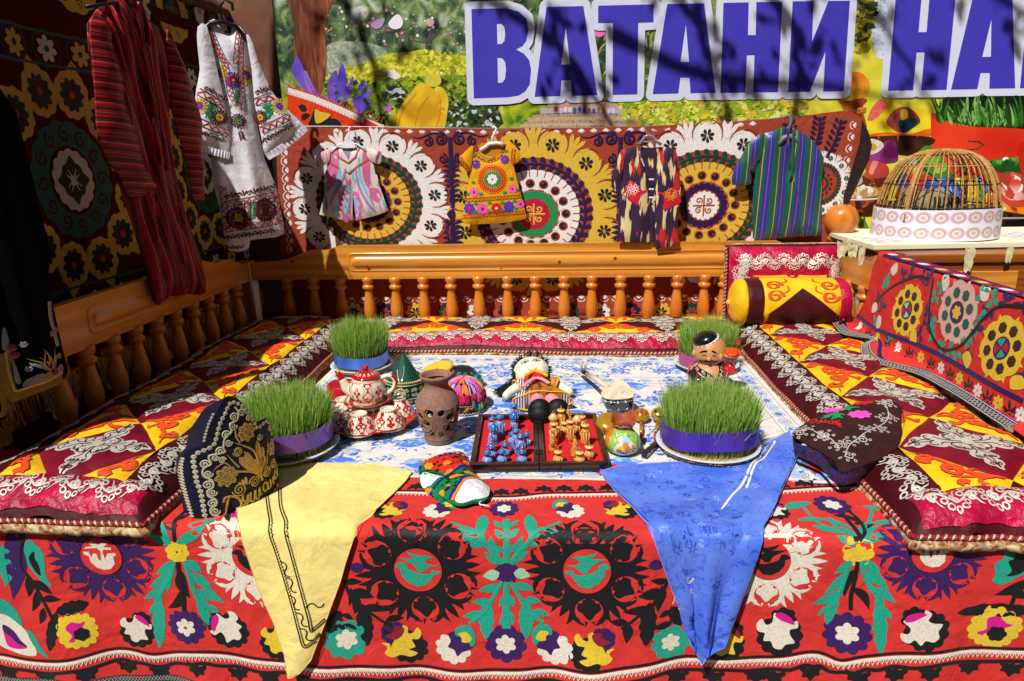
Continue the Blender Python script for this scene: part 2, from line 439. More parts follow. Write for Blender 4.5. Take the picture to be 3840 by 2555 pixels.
class Emb:
 def __init__(s,surf,parent,res=None,base=.0010,step=.0007,cord=.35):
  s.surf=surf;s.parent=parent;s.res=res;s.base=base;s.step=step;s.cord=cord;s.T();s.new(None)
 def new(s,name,label=None):
  s.name=name;s.label=label;s.Z=[];s.O=[];s.F=[];s.FM=[];s.mats=[];s.cnt=0;s.k=0;return s
 def T(s,c=0,k=1.0,rot=0.0,flip=False,ky=None):s.t=(c,k,rot,flip,ky);return s
 def X(s,z):
  c,k,rot,fl,ky=s.t;z=np.asarray(z,complex)
  if fl:z=-z.conjugate()
  if ky is not None:z=z.real+1j*z.imag*ky
  return c+k*np.exp(1j*rot)*z
 def _m(s,m):
  if m not in s.mats:s.mats.append(m)
  return s.mats.index(m)
 def _add(s,z,off,F,m):
  n=s.cnt;s.Z.append(z);s.O.append(off);s.cnt+=len(z);k=s._m(m)
  for f in F:s.F.append([i+n for i in f]);s.FM.append(k)
 def fill(s,pts,m,L=0,res=0):
  z=s.X(pts);V,F=tri(z,s.res if res==0 else res)
  s.k+=1;s._add(V,np.full(len(V),s.base+L*s.step+s.k*4e-6),F,m);return s
 def stroke(s,pts,w,m,L=0,taper=0,closed=False,h=None):
  """taper 0 even, 1 pointed at the end, 2 pointed at both ends, 3 fat in the middle; w in local units"""
  z=s.X(pts);w=w*s.t[1];n=len(z)
  if closed:d=np.roll(z,-1)-np.roll(z,1)
  else:d=np.gradient(z)
  nr=1j*d/np.maximum(abs(d),1e-12);t=np.linspace(0,1,n)
  ww={0:np.ones(n),1:1-.92*t**1.6,2:.12+.88*np.sin(PI*t)**.7,3:.35+.65*np.sin(PI*t)}[taper]*w/2
  hh=(w*s.cord if h is None else h);s.k+=1;o=s.base+L*s.step+s.k*4e-6
  Z=np.concatenate([z+nr*ww,z,z-nr*ww]);O=np.concatenate([np.full(n,o),o+hh*ww/(w/2+1e-12),np.full(n,o)])
  F=[]
  for i in range(n if closed else n-1):
   j=(i+1)%n;F+=[(i,n+i,n+j,j),(n+i,2*n+i,2*n+j,n+j)]
  s._add(Z,O,F,m);return s
 def done(s):
  if not s.F:return None
  Z=np.concatenate(s.Z);O=np.concatenate(s.O);P=s.surf.pos(Z,O)
  o=link_mesh(s.name,P,s.F,s.FM,s.mats,s.parent,True,False,s.label);s.new(None);return o
# ================================================================== palette
W_ORANGE=wood_mat('varnished_pine','#b56e22','#de9638','X',scale=5.0)
W_ORANGE_Y=wood_mat('varnished_pine_side','#c27a28','#dd9436','Y',scale=5.0)
W_ORANGE_Z=wood_mat('varnished_pine_turned','#b8651c','#d2802a','Z',scale=4.0)
RED_COT=cotton('red_cotton','#cf3632');RUST=cotton('rust_cotton','#a04430');MAROON_COT=cotton('maroon_cotton','#541010')
T_BLACK=thread('black_thread','#16151a');T_WHITE=thread('cream_thread','#ded6c6');T_PURPLE=thread('purple_thread','#3a1a5a')
T_TEAL=thread('teal_thread','#1f9d84');T_YEL=thread('yellow_thread','#dfbe34');T_PINK=thread('magenta_thread','#d0148a')
T_MAR=thread('dark_red_thread','#8e1f2c');T_MINT=thread('pale_mint_thread','#9cc6a4');T_NAVY=thread('navy_thread','#1e1460')
T_GREEN=thread('bottle_green_thread','#163a2c');T_LGREEN=thread('leaf_green_thread','#0f8a4e');T_GOLD=thread('ochre_thread','#d8b23c')
T_SNOW=thread('white_thread','#e6e2de');T_RED=thread('scarlet_thread','#d41c1c');T_VIOLET=thread('violet_thread','#5a2fa8')
T_ROSE=thread('rose_thread','#ee5fa8');T_CRIM=thread('crimson_thread','#b01030');T_DPUR=thread('aubergine_thread','#2a1040')
T_BROWN=thread('dark_brown_thread','#3a1c12');T_DTEAL=thread('deep_teal_thread','#1a5a50')
SILVER=mat('silver_cord','#d6cfc2',rough=.38,metal=.25,spec=.5,bump='thread',bs=500,bd=.6,var=.2,vs=220)
GOLDC=mat('gold_cord','#c9a860',rough=.36,metal=.45,spec=.5,bump='thread',bs=520,bd=.6,var=.25,vs=220)
T_ORANGE=thread('orange_red_thread','#ea4a1c');T_DKRED=thread('oxblood_thread','#6a1414')
Y_VEL=velvet('yellow_velvet','#e8b814','#ffe9a0',sheen=.25,var=.16);M_VEL=velvet('maroon_velvet','#44060f','#a03848',sheen=.12);D_VEL=velvet('deep_crimson_velvet','#700a20','#d04060',sheen=.18,rough=.5)
C_VEL=velvet('crimson_velvet','#a80c38','#ff5080',sheen=.3,rough=.38,bs=26,bd=.7);BR_VEL=velvet('brown_velvet','#33161a','#80505a',sheen=.15,bs=30)
K_VEL=velvet('navy_velvet','#14162e','#404a80',sheen=.12,bs=40);G_VEL=velvet('green_velvet','#0b4a36','#2fa080',sheen=.4)
WHITE_P=mat('white_plastic','#eceef2',rough=.3,spec=.5,var=.03)
# ================================================================== ground
def ground_mat():
 g=NT('paving',rough=.85);v=g.map()
 br=g.n('ShaderNodeTexBrick');g.l(v,br.inputs['Vector']);br.inputs['Scale'].default_value=2.5
 br.inputs['Color1'].default_value=(*s2l('#8d8780'),1);br.inputs['Color2'].default_value=(*s2l('#7c766f'),1);br.inputs['Mortar'].default_value=(*s2l('#55504a'),1)
 n=g.noise(v,6,5);c=g.ramp(n,[(.3,'#6f6a64'),(.7,'#9a948c')]);g.base(g.mix(.5,br.outputs[0],c));g.bump(n,.4,.01);return g.m
tag(MB().box((0,20,-.05),(120,120,.1),ground_mat()).build('ground',smooth=False),kind='structure')
# ================================================================== wall and pillar on the left
PLASTER=mat('brown_plaster','#7b5240',rough=.95,spec=.1,bump='grain',bs=40,bd=.8,var=.25,vs=6)
wt=thing('plaster_wall','brown plastered wall behind the dark embroidered hanging at left','wall',(-2.3,2.6,0))
MB().box((-2.29,2.85,1.2),(.3,3.3,2.4),PLASTER,bev=.01).build('masonry',wt,smooth=False)
MB().box((-2.27,2.85,2.43),(.4,3.36,.06),PLASTER,bev=.01).build('coping',wt,smooth=False)
pt_=thing('plaster_pillar','rough brown plaster pillar between the left wall and the banner','pillar',(-1.9,4.55,0))
MB().box((-1.93,4.62,1.5),(.5,.3,3.0),PLASTER,bev=.012).build('shaft',pt_,smooth=False)
MB().box((-1.93,4.62,.1),(.56,.36,.2),PLASTER,bev=.012).build('plinth',pt_,smooth=False)
# ================================================================== banner
BY=4.3
bf=Frame((0,BY,0),(1,0,0),(0,0,1))
BS=FSurf(bf,lambda u,v:.006*np.sin(u*2.1+1)+.004*vnoise(u*2,v*2,5))
ban=thing('festival_banner','printed garden banner with huge blue capital letters hanging at the back','banner',(.6,BY,0))
def banner_mat():
 g=NT('banner_print_foliage',rough=.5,spec=.3);g.b.inputs['Coat Weight'].default_value=.08
 v=g.map();x,y,z=g.sep(v)
 zz=g.math('ADD',z,g.math('MULTIPLY',g.math('SUBTRACT',g.noise(v,3,4),.5),.6))
 n1=g.math('ADD',g.math('MULTIPLY',g.noise(v,13,6,.8),.62),g.math('MULTIPLY',g.noise(g.map(loc=(2,0,8)),3.2,3,.5),.38));n2=g.noise(g.map(loc=(3,0,5)),34,4,1.0);n3=g.noise(g.map(loc=(9,0,1)),5,3)
 wood=g.ramp(n1,[(.34,'#121e14'),(.44,'#2c4630'),(.51,'#5c7a4c'),(.56,'#8a9a58'),(.61,'#a9b8a8'),(.68,'#d8dcdc')])
 mead=g.ramp(n1,[(.28,'#1e3312'),(.42,'#4e7a16'),(.55,'#a8b41a'),(.7,'#e4de3a')])
 f=g.math('SMOOTH_MIN',1,g.math('MAXIMUM',g.math('MULTIPLY_ADD',zz,3.2,-5.6),0),.1)
 c=g.mix(f,mead,wood)
 yl=g.ramp(n3,[(.3,'#c6c81c'),(.6,'#e9e04a'),(.8,'#f4ecb0')])
 fx=g.math('MINIMUM',1,g.math('MAXIMUM',g.math('MULTIPLY_ADD',x,1.1,-.1),0));c=g.mix(fx,c,yl)
 spots=g.ramp(n2,[(.68,'#000000'),(.71,'#ffffff')]);pk=g.ramp(n1,[(.35,'#d83a88'),(.5,'#e8e0f0'),(.62,'#e07030')])
 c=g.mix(spots,c,pk);g.base(c);return g.m
BM=banner_mat()
sheet(BS,-1.72-.6+.6,3.4,.75,3.2,120,60,BM,'sheet',ban,thick=.001)
P_={}
def PR(col,rough=.5):
 if col not in P_:P_[col]=mat('print_'+col.strip('#'),col,rough=rough,spec=.3,var=.10,vs=9,coat=.08)
 return P_[col]
def PR2(c1,c2,vs=8):
 k=c1+c2
 if k not in P_:
  g=NT('print_'+c1.strip('#')+'_'+c2.strip('#'),rough=.5,spec=.3,coat=.08);v=g.map();n=g.noise(v,vs,7,1.2);f=g.noise(g.map(loc=(7,0,2)),vs*3.5,5,.8)
  q=g.math('MULTIPLY_ADD',f,.6,g.math('MULTIPLY_ADD',n,1.2,-.4))if vs>10 else g.noise(v,vs*.8,1)
  g.base(g.ramp(q,[(.28,c1),(.50,c2),(.60,c1),(.74,c2)]if vs>10 else[(.36,c1),(.64,c2)]));P_[k]=g.m
 return P_[k]
be=Emb(BS,ban,res=.09,base=.0006,step=.0005,cord=0)
def bpx(pts,x0,y0=0,k=2.45):return bf.uv(CPX(pts,x0,y0,k))
def bshape(name,pts,m,x0,y0=0,L=0,sm=4,k=2.45,label=None):
 z=bpx(pts,x0,y0,k);be.new(name,label);be.fill(cr(z,sm)if sm else z,m,L);be.done()
# --- printed picture, back to front
def barkp():
 g=NT('print_bark',rough=.5,spec=.3);n=g.noise(g.map(scale=(26,1,4)),1.0,6,1.5);x,y,z=g.sep(g.map());g.base(g.mix(.5,g.ramp(n,[(.3,'#2c0e08'),(.5,'#7a3a1e'),(.62,'#a8603a'),(.75,'#c88a5c')]),g.ramp(g.math('MULTIPLY_ADD',x,3.2,5.2+.6*3.2),[(0,'#1c0a08'),(.5,'#6a2c16'),(1,'#b06a40')])));return g.m
BARKP=barkp()
bshape('printed_hill',[(620,720),(900,620),(1060,545),(1230,490),(1400,480),(1540,455),(1700,495),(1960,515),(2100,560),(2100,760),(1700,700),(1300,720),(900,760)],PR2('#b4b81c','#dcd838',30),960,0,0)
bshape('printed_hill',[(620,760),(900,740),(1300,710),(1700,690),(2050,760),(2050,1190),(620,1190)],PR2('#3a5c14','#a6b428',22),960,0,1)
bshape('printed_shade',[(1000,1040),(1250,1000),(1800,950),(2100,900),(2200,1190),(950,1190)],PR2('#16240e','#3c5a1c',20),960,0,2)
bshape('printed_mist',[(650,420),(900,380),(1150,430),(1200,540),(900,620),(650,660)],PR2('#7c9a6c','#b8c4b0',12),960,0,0)
bshape('printed_tree_trunk',[(310,-40),(690,-40),(660,120),(640,300),(648,560),(625,760),(575,900),(505,820),(470,660),(370,600),(345,420),(360,260),(325,150)],BARKP,960,0,3)
rng=random.Random(4)
def dabs(name,zone,x0,n,cols,L,r0=.010,r1=.03,flat=.6,y0=0):
 z=bpx(zone,x0,y0);be.new(name);be.res=None
 for i in range(n*3):
  c=complex(rng.uniform(z.real.min(),z.real.max()),rng.uniform(z.imag.min(),z.imag.max()))
  if not inside(np.array([c]),z)[0]:continue
  r=rng.uniform(r0,r1);be.fill(c+r*np.exp(1j*rng.uniform(-1.2,1.2))*(lambda q:q.real+1j*flat*q.imag)(scal(rng.choice([4,5,6]),1,.18,k=2,ph=rng.random()*6)),PR(rng.choice(cols)),L)
 be.done();be.res=.09
dabs('printed_hedge',[(640,690),(1060,545),(1540,460),(1980,515),(1980,700),(1300,720),(800,800)],960,200,['#c8c420','#dcd634','#a8aa18','#8c9a1c','#e8e450'],2,.008,.022)
dabs('printed_meadow',[(640,780),(1300,720),(1980,700),(1980,960),(1300,1020),(1000,1180),(640,1180)],960,220,['#4a6a18','#6c8c20','#2c4412','#a4ae2c','#1c3010','#7c9a3c'],3,.008,.026)
dabs('printed_shade_leaves',[(1000,1060),(1800,960),(2200,900),(2250,1180),(1000,1180)],960,110,['#0e1a0a','#243c14','#3c5c20','#5a7c2c','#c8ccd8'],4,.006,.02)
dabs('printed_lawn',[(950,930),(2700,900),(2700,1150),(1100,1170)],1920,220,['#b8c41c','#d8dc3a','#8cac1c','#e8e880','#a0b82c','#e0b83a'],3,.008,.028)
for tw in range(9):
 a=bpx([(1570,400)],960)[0];d=(.03+.11*rng.random())*np.exp(1j*(rng.uniform(.3,2.9)))
 be.new('printed_twig');be.stroke(cr(np.array([a-.06j,a,a+d*.5,a+d+.02j]),4,False),.008,PR('#6a5468'),3,1,h=0);be.done()
fl_cols=['#e9e6f4','#d8d4ee','#e98ab8','#e0502c','#efc23a','#c88ad8','#ffffff']
for i in range(80):
 x=rng.uniform(640,1930);y=rng.choice([rng.gauss(230,70),rng.gauss(300,130),rng.uniform(620,1120)])
 if y<20:continue
 c=bpx([(x,y)],960)[0];r=rng.uniform(.003,.011);be.new('printed_blossom')
 be.fill(flower(rng.choice([5,6,7]),r*.6,r,c,3,rng.random()*6),PR(rng.choice(fl_cols)),4);be.done()
for p,m in(([(1050,220),(1110,180),(1180,170),(1150,250),(1090,265)],'#b48cc0'),([(1215,210),(1300,130),(1350,200),(1320,260),(1250,265)],'#eeeaf8'),([(1560,190),(1610,170),(1640,210),(1590,245)],'#e8b0b4'),([(1190,840),(1280,810),(1370,830),(1340,900),(1240,915)],'#dcdcf4'),([(1165,660),(1250,640),(1330,700),(1270,730)],'#ece4d8'),([(1170,960),(1240,950),(1240,1040),(1180,1030)],'#c070b0')):
 bshape('printed_blossom',p,PR(m),960,0,5)
VI=PR2('#4a36b4','#7456cc',9);VI2=PR2('#6a44b8','#9a6ad0',9)
for p,m in(([(335,660),(355,560),(372,515),(420,590),(470,720),(560,870),(520,900),(420,800)],VI),([(435,680),(470,670),(560,850),(640,900),(560,920),(480,830)],VI2),([(665,920),(660,760),(700,680),(745,660),(740,900)],VI2),([(720,960),(740,760),(770,620),(795,580),(825,680),(850,800),(830,970),(760,985)],VI),([(830,880),(860,760),(890,700),(885,800),(850,900)],VI2),([(885,920),(930,820),(990,725),(1010,790),(1065,825),(1030,920),(1060,950),(950,1055),(920,1010)],VI)):
 bshape('printed_crocus_petal',p,m,960,0,6)
YT=PR2('#cf9a10','#f0c81e',10)
bshape('printed_tulip_leaf',[(1180,1190),(1230,1060),(1270,940),(1290,1050),(1290,1190)],PR2('#9ab418','#c8d040',8),960,0,6)
for p,m in(([(1285,1190),(1290,1060),(1350,950),(1500,770),(1600,800),(1700,900),(1720,1190)],YT),([(1640,820),(1710,805),(1765,900),(1760,1020),(1720,1190),(1600,1190),(1680,1000)],PR2('#d8ac14','#f4d83a',8)),([(1560,720),(1600,680),(1680,690),(1700,760),(1640,800),(1570,780)],PR('#d8cc3c'))):
 bshape('printed_tulip',p,m,960,0,7)
for q in([(1300,1180),(1350,1010),(1480,850)],[(1460,1180),(1490,1020),(1590,880)],[(1650,1180),(1690,1040),(1690,880)]):
 be.new('printed_petal_edge');be.stroke(cr(bpx(q,960),5,False),.008,PR('#e08a10'),9,2,h=0);be.done()
# big patterned bowl under the letters
bshape('printed_bowl',[(180,1230),(250,1110),(340,1030),(370,930),(650,925),(950,930),(1000,1020),(1120,1150),(1180,1230)],PR2('#2a2250','#5a4a8c',12),1920,0,3)
for y,c,w in((960,'#a85a38',.03),(1010,'#8c98c4',.035),(1060,'#3a2a60',.018),(1090,'#b8822c',.022),(1120,'#4a3470',.014),(1145,'#c89a40',.016),(1168,'#6a3a2c',.014)):
 hw=300+(y-930)*1.5;be.new('printed_bowl_band');be.stroke(cr(bpx([(650-hw*.93,y+14),(650-hw*.4,y),(650+hw*.4,y),(650+hw*.95,y+14)],1920),6,False),w,PR2(c,'#d8c0a0',60),4,0,h=0);be.done()
for i in range(13):
 c=bpx([(400+i*44,1015+rng.uniform(-8,8))],1920)[0];be.new('printed_bowl_motif');be.fill(circ(.012,10,c,.017),PR(rng.choice(['#3a5ab0','#d8d4e0','#b06030'])),5);be.done()
# leaves showing between the letters
for i in range(46):
 zone=rng.choice([(10,230,0,420),(740,870,300,700),(1215,1330,260,480),(-60,60,0,120)])
 x=rng.uniform(zone[0],zone[1]);y=rng.uniform(zone[2],zone[3]);a=bpx([(x,y)],1920)[0];b=a+rng.uniform(.06,.14)*np.exp(1j*rng.uniform(.3,2.4))
 be.new('printed_leaf');be.fill(leaf(a,b,rng.uniform(.008,.018),rng.uniform(-.2,.2)),PR(rng.choice(['#33521e','#6f8a2a','#1c2c16','#a8a040','#d8d8b8','#c88a60'])),3);be.done()
bshape('printed_blossom',[(745,290),(790,270),(860,285),(850,320),(800,345),(750,320)],PR('#f07ac0'),1920,0,4)
for i in range(60):
 x=rng.uniform(950,2500);y=rng.uniform(930,1130);c=bpx([(x,y)],1920)[0];r=rng.uniform(.006,.02);be.new('printed_blossom')
 be.fill(flower(5,r*.6,r,c,3,rng.random()*6),PR(rng.choice(['#f0f0d8','#e86a80','#e06030','#7aa018','#f0e87a','#e8c8d8'])),4);be.done()
# right-hand part of the picture
bshape('printed_waterfall',[(980,-40),(1180,-40),(1180,300),(1120,520),(1000,520),(960,300)],PR2('#a8b8dc','#e4ecfa',12),2880,0,1)
dabs('printed_tree',[(800,-40),(950,-40),(1000,120),(940,300),(900,520),(800,440)],2880,70,['#3f4a24','#6a6c2c','#a08c1c','#d0bc34','#2c3418','#86843a'],3,.010,.03)
bshape('printed_jug',[(745,690),(830,660),(900,700),(940,780),(920,860),(870,900),(780,905),(730,830)],PR2('#d8641c','#f4b428',6),2880,0,3)
bshape('printed_jug',[(640,910),(720,930),(870,905),(915,925),(870,990),(905,1130),(925,1300),(690,1300),(710,1120),(690,990)],PR2('#a8401c','#d87a30',8),2880,0,3)
bshape('printed_plate',[(900,1290),(930,1120),(1010,960),(1090,900),(1300,1000),(1440,1000),(1510,1120),(1500,1240),(1300,1300),(1100,1300)],PR2('#e0b81c','#f6e22e',10),2880,0,4)
bshape('printed_flower',[(920,1080),(980,960),(1060,910),(1110,960),(1040,1050),(960,1110)],PR2('#d0406a','#f08050',22),2880,0,5)
bshape('printed_plate',[(900,1250),(1100,1215),(1290,1235),(1500,1180),(1500,1240),(1300,1290),(1050,1295)],PR2('#c83a14','#f07818',10),2880,0,5)
bshape('printed_gem',[(1092,1110),(1180,1000),(1300,990),(1400,1100),(1360,1160),(1240,1222),(1140,1180)],PR2('#3a0c14','#b0503c',6),2880,0,6)
bshape('printed_gem',[(1200,1120),(1290,1090),(1370,1100),(1340,1170),(1240,1222)],PR2('#0a2030','#124a5c',6),2880,0,7)
bshape('printed_gem',[(1220,1020),(1280,1010),(1285,1080),(1230,1110)],PR('#d8a83a'),2880,0,7)
bshape('printed_shadow',[(900,1260),(1500,1260),(1500,1420),(1200,1420),(900,1330)],PR2('#1c0c06','#4a2410',10),2880,0,5)
bshape('printed_dish',[(905,1290),(960,1275),(1040,1300),(1065,1345),(1010,1400),(920,1415)],PR2('#c8c0b0','#eae4d0',14),2880,0,8)
bshape('printed_dish',[(930,1325),(980,1320),(1000,1360),(950,1385)],PR('#d89a20'),2880,0,9)
bshape('printed_egg',[(900,1420),(1000,1390),(1080,1300),(1170,1300),(1195,1400),(1190,1480),(1060,1500),(940,1480)],PR2('#5a1048','#c050b8',7),2880,0,7)
# red pot with grass
RP=PR2('#c81c0c','#ea4020',4)
bshape('printed_pot',[(1500,1060),(1530,1040),(1640,1110),(1900,1170),(2420,1200),(2420,1560),(1900,1560),(1520,1380),(1500,1250)],RP,2880,0,5,4)
bshape('printed_pot',[(1500,1330),(1600,1390),(1950,1420),(2420,1410),(2420,1640),(1900,1640),(1480,1560)],PR2('#d02410','#e8442a',4),2880,0,6,4)
bshape('printed_pot_inside',[(1560,1080),(1600,900),(2420,860),(2420,1190),(1900,1160),(1650,1110)],PR2('#0c1a0c','#1c3c14',8),2880,0,7,0)
for i in range(60):
 x=1560+rng.random()*860;b0=(x,1110+60*(x-1560)/860+rng.uniform(-10,40));t0=(x+rng.uniform(-130,60),850+rng.uniform(-40,160));z=bpx([b0,t0],2880)
 be.new('printed_grass_blade');be.fill(leaf(z[0],z[1],rng.uniform(.012,.024),rng.uniform(-.08,.08),fat=.3),PR(rng.choice(['#2f6a1c','#5c9a3c','#1e4a14','#86b85c','#3c7a28'])),8);be.done()
bshape('printed_fruit',[(2290,1350),(2420,1300),(2420,1640),(2330,1600)],PR('#c81c10'),2880,0,9)
# eggs and fruit behind the cage (crop x0=2880,y0=640)
EG=[([(860,60),(1040,-120),(1120,60),(1060,150),(760,160)],'#7a2a14','#c86a2c'),([(770,190),(830,150),(960,150),(1040,190),(1030,250),(800,260)],'#d0a46a','#f0e4cc'),
      ([(720,220),(780,190),(810,240),(790,265),(715,262)],'#c88a40','#e8c890'),([(780,60),(850,40),(870,110),(790,150)],'#c8c4bc','#eae6de'),([(860,110),(930,80),(1080,100),(1060,170),(880,160)],'#d8902c','#f4dc9c'),
      ([(900,-60),(1000,-100),(1110,-30),(1090,60),(930,60)],'#d04a3c','#f0b0a0'),([(680,270),(850,262),(1080,250),(1080,380),(900,420),(700,380)],'#4a140a','#a04418'),
      ([(1400,230),(1430,120),(1560,70),(1700,75),(1780,180),(1780,300),(1480,300)],'#2a3ac0','#5ab0e8'),([(1250,190),(1290,90),(1370,90),(1380,180),(1310,220)],'#8a2aa0','#c850c8'),
      ([(1180,130),(1200,30),(1270,20),(1290,90),(1230,190)],'#2a50b0','#70b0d0'),([(1290,100),(1340,30),(1480,40),(1500,110),(1420,190)],'#d03a28','#f08a60'),
      ([(1360,-110),(1450,-230),(1560,-170),(1640,-60),(1700,60),(1560,70),(1440,30)],'#4a9028','#a0cc50'),([(1240,20),(1280,-60),(1440,20),(1620,60),(1600,110),(1400,40)],'#e89a14','#f6cc3a'),
      ([(1200,-80),(1250,-110),(1370,-90),(1380,-20),(1260,-20)],'#d8c8b0','#f0e8dc'),([(1790,110),(1900,70),(1960,160),(1950,330),(1800,330)],'#3a9a28','#e8b020'),([(1780,310),(1960,300),(1960,400),(1780,400)],'#d83a14','#f07a20'),
      ([(1890,60),(1960,60),(2030,120),(2010,200),(1900,180)],'#2a60c0','#5a90d8'),([(1960,20),(2040,-10),(2090,80),(2020,150)],'#c83020','#e85030'),([(2020,180),(2080,140),(2130,300),(2060,360),(2010,330)],'#b01c18','#d84030'),
      ([(2060,150),(2090,60),(2200,10),(2330,40),(2420,120),(2420,300),(2200,320)],'#d84a34','#f0e8e0'),([(2080,300),(2110,200),(2230,150),(2420,160),(2420,430),(2220,430),(2110,380)],'#d02c10','#f0a01c'),
      ([(1180,190),(1240,150),(1300,220),(1280,280),(1190,280)],'#a0461c','#d88a50'),([(1960,-80),(2420,-120),(2420,60),(2300,20),(2150,20),(2040,-20)],'#1c5a1c','#5aa03a'),([(1960,380),(2420,430),(2420,540),(1960,520)],'#0c0604','#3a140a')]
def shade(c,f):return '#%02x%02x%02x'%tuple(max(0,min(255,int(int(c[i:i+2],16)*f+(255*(f-1)*.5 if f>1 else 0))))for i in(1,3,5))
for q,(p,c1,c2)in enumerate(EG):
 z=bpx(p,2880,640);L_=6+q%4;m=z.mean();be.new('printed_egg' if q>6 else 'printed_fruit');be.fill(cr(z,4),PR2(shade(c1,.8),c1,6),L_);w=z-m
 be.fill(cr(m+w*.80+.06*(-.25+.5j)*abs(w).mean()*4,4),PR2(c1,c2,6),L_);be.fill(cr(m+w*.52+(-.25+.5j)*abs(w).mean()*.45,4),PR2(c2,shade(c2,1.1),6),L_);be.fill(circ(abs(w).mean()*.16,10,m+(-.3+.5j)*abs(w).mean(),abs(w).mean()*.10),PR('#f4f0ea'),L_);be.done()
bshape('printed_plate_edge',[(700,262),(900,258),(1090,245),(1090,258),(900,274),(700,276)],PR('#e0dcd4'),2880,640,10,0)
bshape('printed_plate_edge',[(1970,430),(2420,428),(2420,440),(1970,444)],PR('#b8c0a8'),2880,640,10,0)
bshape('printed_leaf',[(820,560),(850,480),(890,415),(900,470),(940,545),(940,580),(820,580)],PR2('#244a1c','#6a9a3a',10),2880,640,10,0)
# --- letters
LB=mat('banner_letter_blue','#443bb8',rough=.45,spec=.3,var=.05,vs=10,coat=.08);LW=mat('banner_letter_white','#d8dcf2',rough=.45,spec=.3,var=.03,vs=10,coat=.08)
C3,C4=1920,2880
LET=[('В',[(1768,35),(1900,33),(1945,45),(1975,72),(1982,110),(1974,155),(1960,175),(1936,187),(1965,203),(1985,228),(1992,262),(1987,318),(1970,344),(1945,360),(1905,366),(1777,370)],[[(1864,92),(1882,92),(1892,104),(1895,130),(1892,155),(1882,166),(1866,167)],[(1866,219),(1884,220),(1895,236),(1898,264),(1894,297),(1884,311),(1868,312)]])]
for ch,x0,out,cnt in(('А',C3,[(317,70),(655,62),(783,878),(550,885),(540,742),(455,742),(443,887),(208,893)],[[(495,262),(533,596),(453,598)]]),
                         ('Т',C3,[(790,58),(1298,45),(1298,210),(1158,215),(1150,870),(922,875),(925,218),(790,218)],[]),
                         ('А',C3,[(1423,42),(1762,35),(1868,855),(1637,860),(1628,717),(1545,717),(1525,862),(1290,868)],[[(1595,235),(1623,572),(1545,573)]]),
                         ('Н',C3,[(1940,30),(2172,25),(2165,325),(2235,325),(2243,22),(2482,18),(2442,850),(2212,850),(2225,510),(2155,512),(2140,853),(1912,857)],[]),
                         ('И',C4,[(225,15),(418,12),(403,388),(555,10),(752,8),(697,840),(507,843),(527,475),(385,845),(183,847)],[]),
                         ('Н',C4,[(1173,-6),(1411,-10),(1383,297),(1455,297),(1483,-12),(1720,-16),(1637,828),(1405,830),(1437,484),(1365,484),(1332,832),(1103,835)],[]),
                         ('А',C4,[(1876,-18),(2235,-24),(2260,815),(2025,818),(2028,675),(1945,675),(1915,822),(1677,826)],[[(2043,183),(2038,525),(1960,527)]]),
                         ('В',C4,[(2385,-28),(2640,-34),(2700,100),(2660,380),(2700,600),(2620,806),(2303,815)],[])):
 LET.append((ch,CPX(out,x0,0).tolist(),[CPX(q,x0,0).tolist()for q in cnt]))
for k,(ch,out,cnt)in enumerate(LET):
 z=bf.uv(out);w=.040;n=len(z)
 be.new('letter_outline')
 zo=ccw(z);be.fill(z,LW,13)
 for i in range(n):
  a,b=zo[i],zo[(i+1)%n];d=(b-a)/abs(b-a)*(-1j)*w;be.k+=3
  be.fill(np.array([a,a+d,b+d,b]),LW,13);be.fill(circ(w,18,a),LW,13)
 for q in cnt:be.fill(bf.uv(q),LW,15)
 be.done();be.new('letter','blue capital letter '+ch);be.fill(z,LB,14 if not cnt else 14);be.done()
# --- what carries it
WOODP=mat('weathered_post','#8fa08c',rough=.7,var=.15)
bp_=thing('banner_post','pale grey-green pole at the left edge of the printed banner','pole',(-1.80,4.26,0))
MB().tube([(-1.80,4.26,0),(-1.80,4.26,1.2),(-1.795,4.26,1.9)],.014,WOODP,10).build('pole',bp_)
MB().tube([(-1.80,4.262,.02),(-1.80,4.262,.0)],.05,WOODP,12).build('foot',bp_)
RC=Frame((0,4.2,0),(1,0,0),(0,0,1));RCS=FSurf(RC,lambda u,v:.01*vnoise(u*6,v*6,2))
oc=thing('orange_embroidered_cloth','orange red cloth with white striped border slanting in front of the banner','cloth',(-1.5,4.2,0))
p=bpx
orc=RC.uv(CPX([(290,790),(520,860),(760,960),(980,1060),(1190,1165),(1190,1420),(290,1420)],960,0))
patch(RCS,orc,mat('orange_cotton','#e0421c',rough=.9,spec=.15,bump='weave',bs=260,bd=.15),'cloth',oc,.04,.002)
oe=Emb(RCS,oc,base=.001)
oe.new('border_band');oe.stroke(RC.uv(CPX([(290,835),(520,905),(760,1005),(980,1105),(1170,1180)],960,0)),.038,T_SNOW,0,h=0)
for i in range(60):
 t=i/59;a=RC.uv(CPX([(295+870*t,815+340*t+22*(1 if i%2 else-1))],960,0))[0];oe.stroke(np.array([a,a+.012+.028j*(-1 if i%2==0 else 1)*-1]),.0035,T_ORANGE,1,h=0)
oe.done()
for q,m in(([(540,1010),(560,1130),(660,1060),(690,1080),(620,1150),(530,1170),(480,1160),(510,1080)],T_BLACK),([(420,1060),(470,1040),(500,1060),(470,1090),(440,1110),(420,1090)],T_BLACK),([(640,1110),(720,1090),(780,1130),(760,1180),(620,1180)],T_BLACK),([(545,1010),(600,1030),(690,1060),(560,1140)],T_YEL),([(390,980),(440,960),(470,1010),(430,1030)],T_BLACK)):
 oe.new('motif');oe.fill(cr(RC.uv(CPX(q,960,0)),3),m,0 if m is T_BLACK else 1);oe.done()
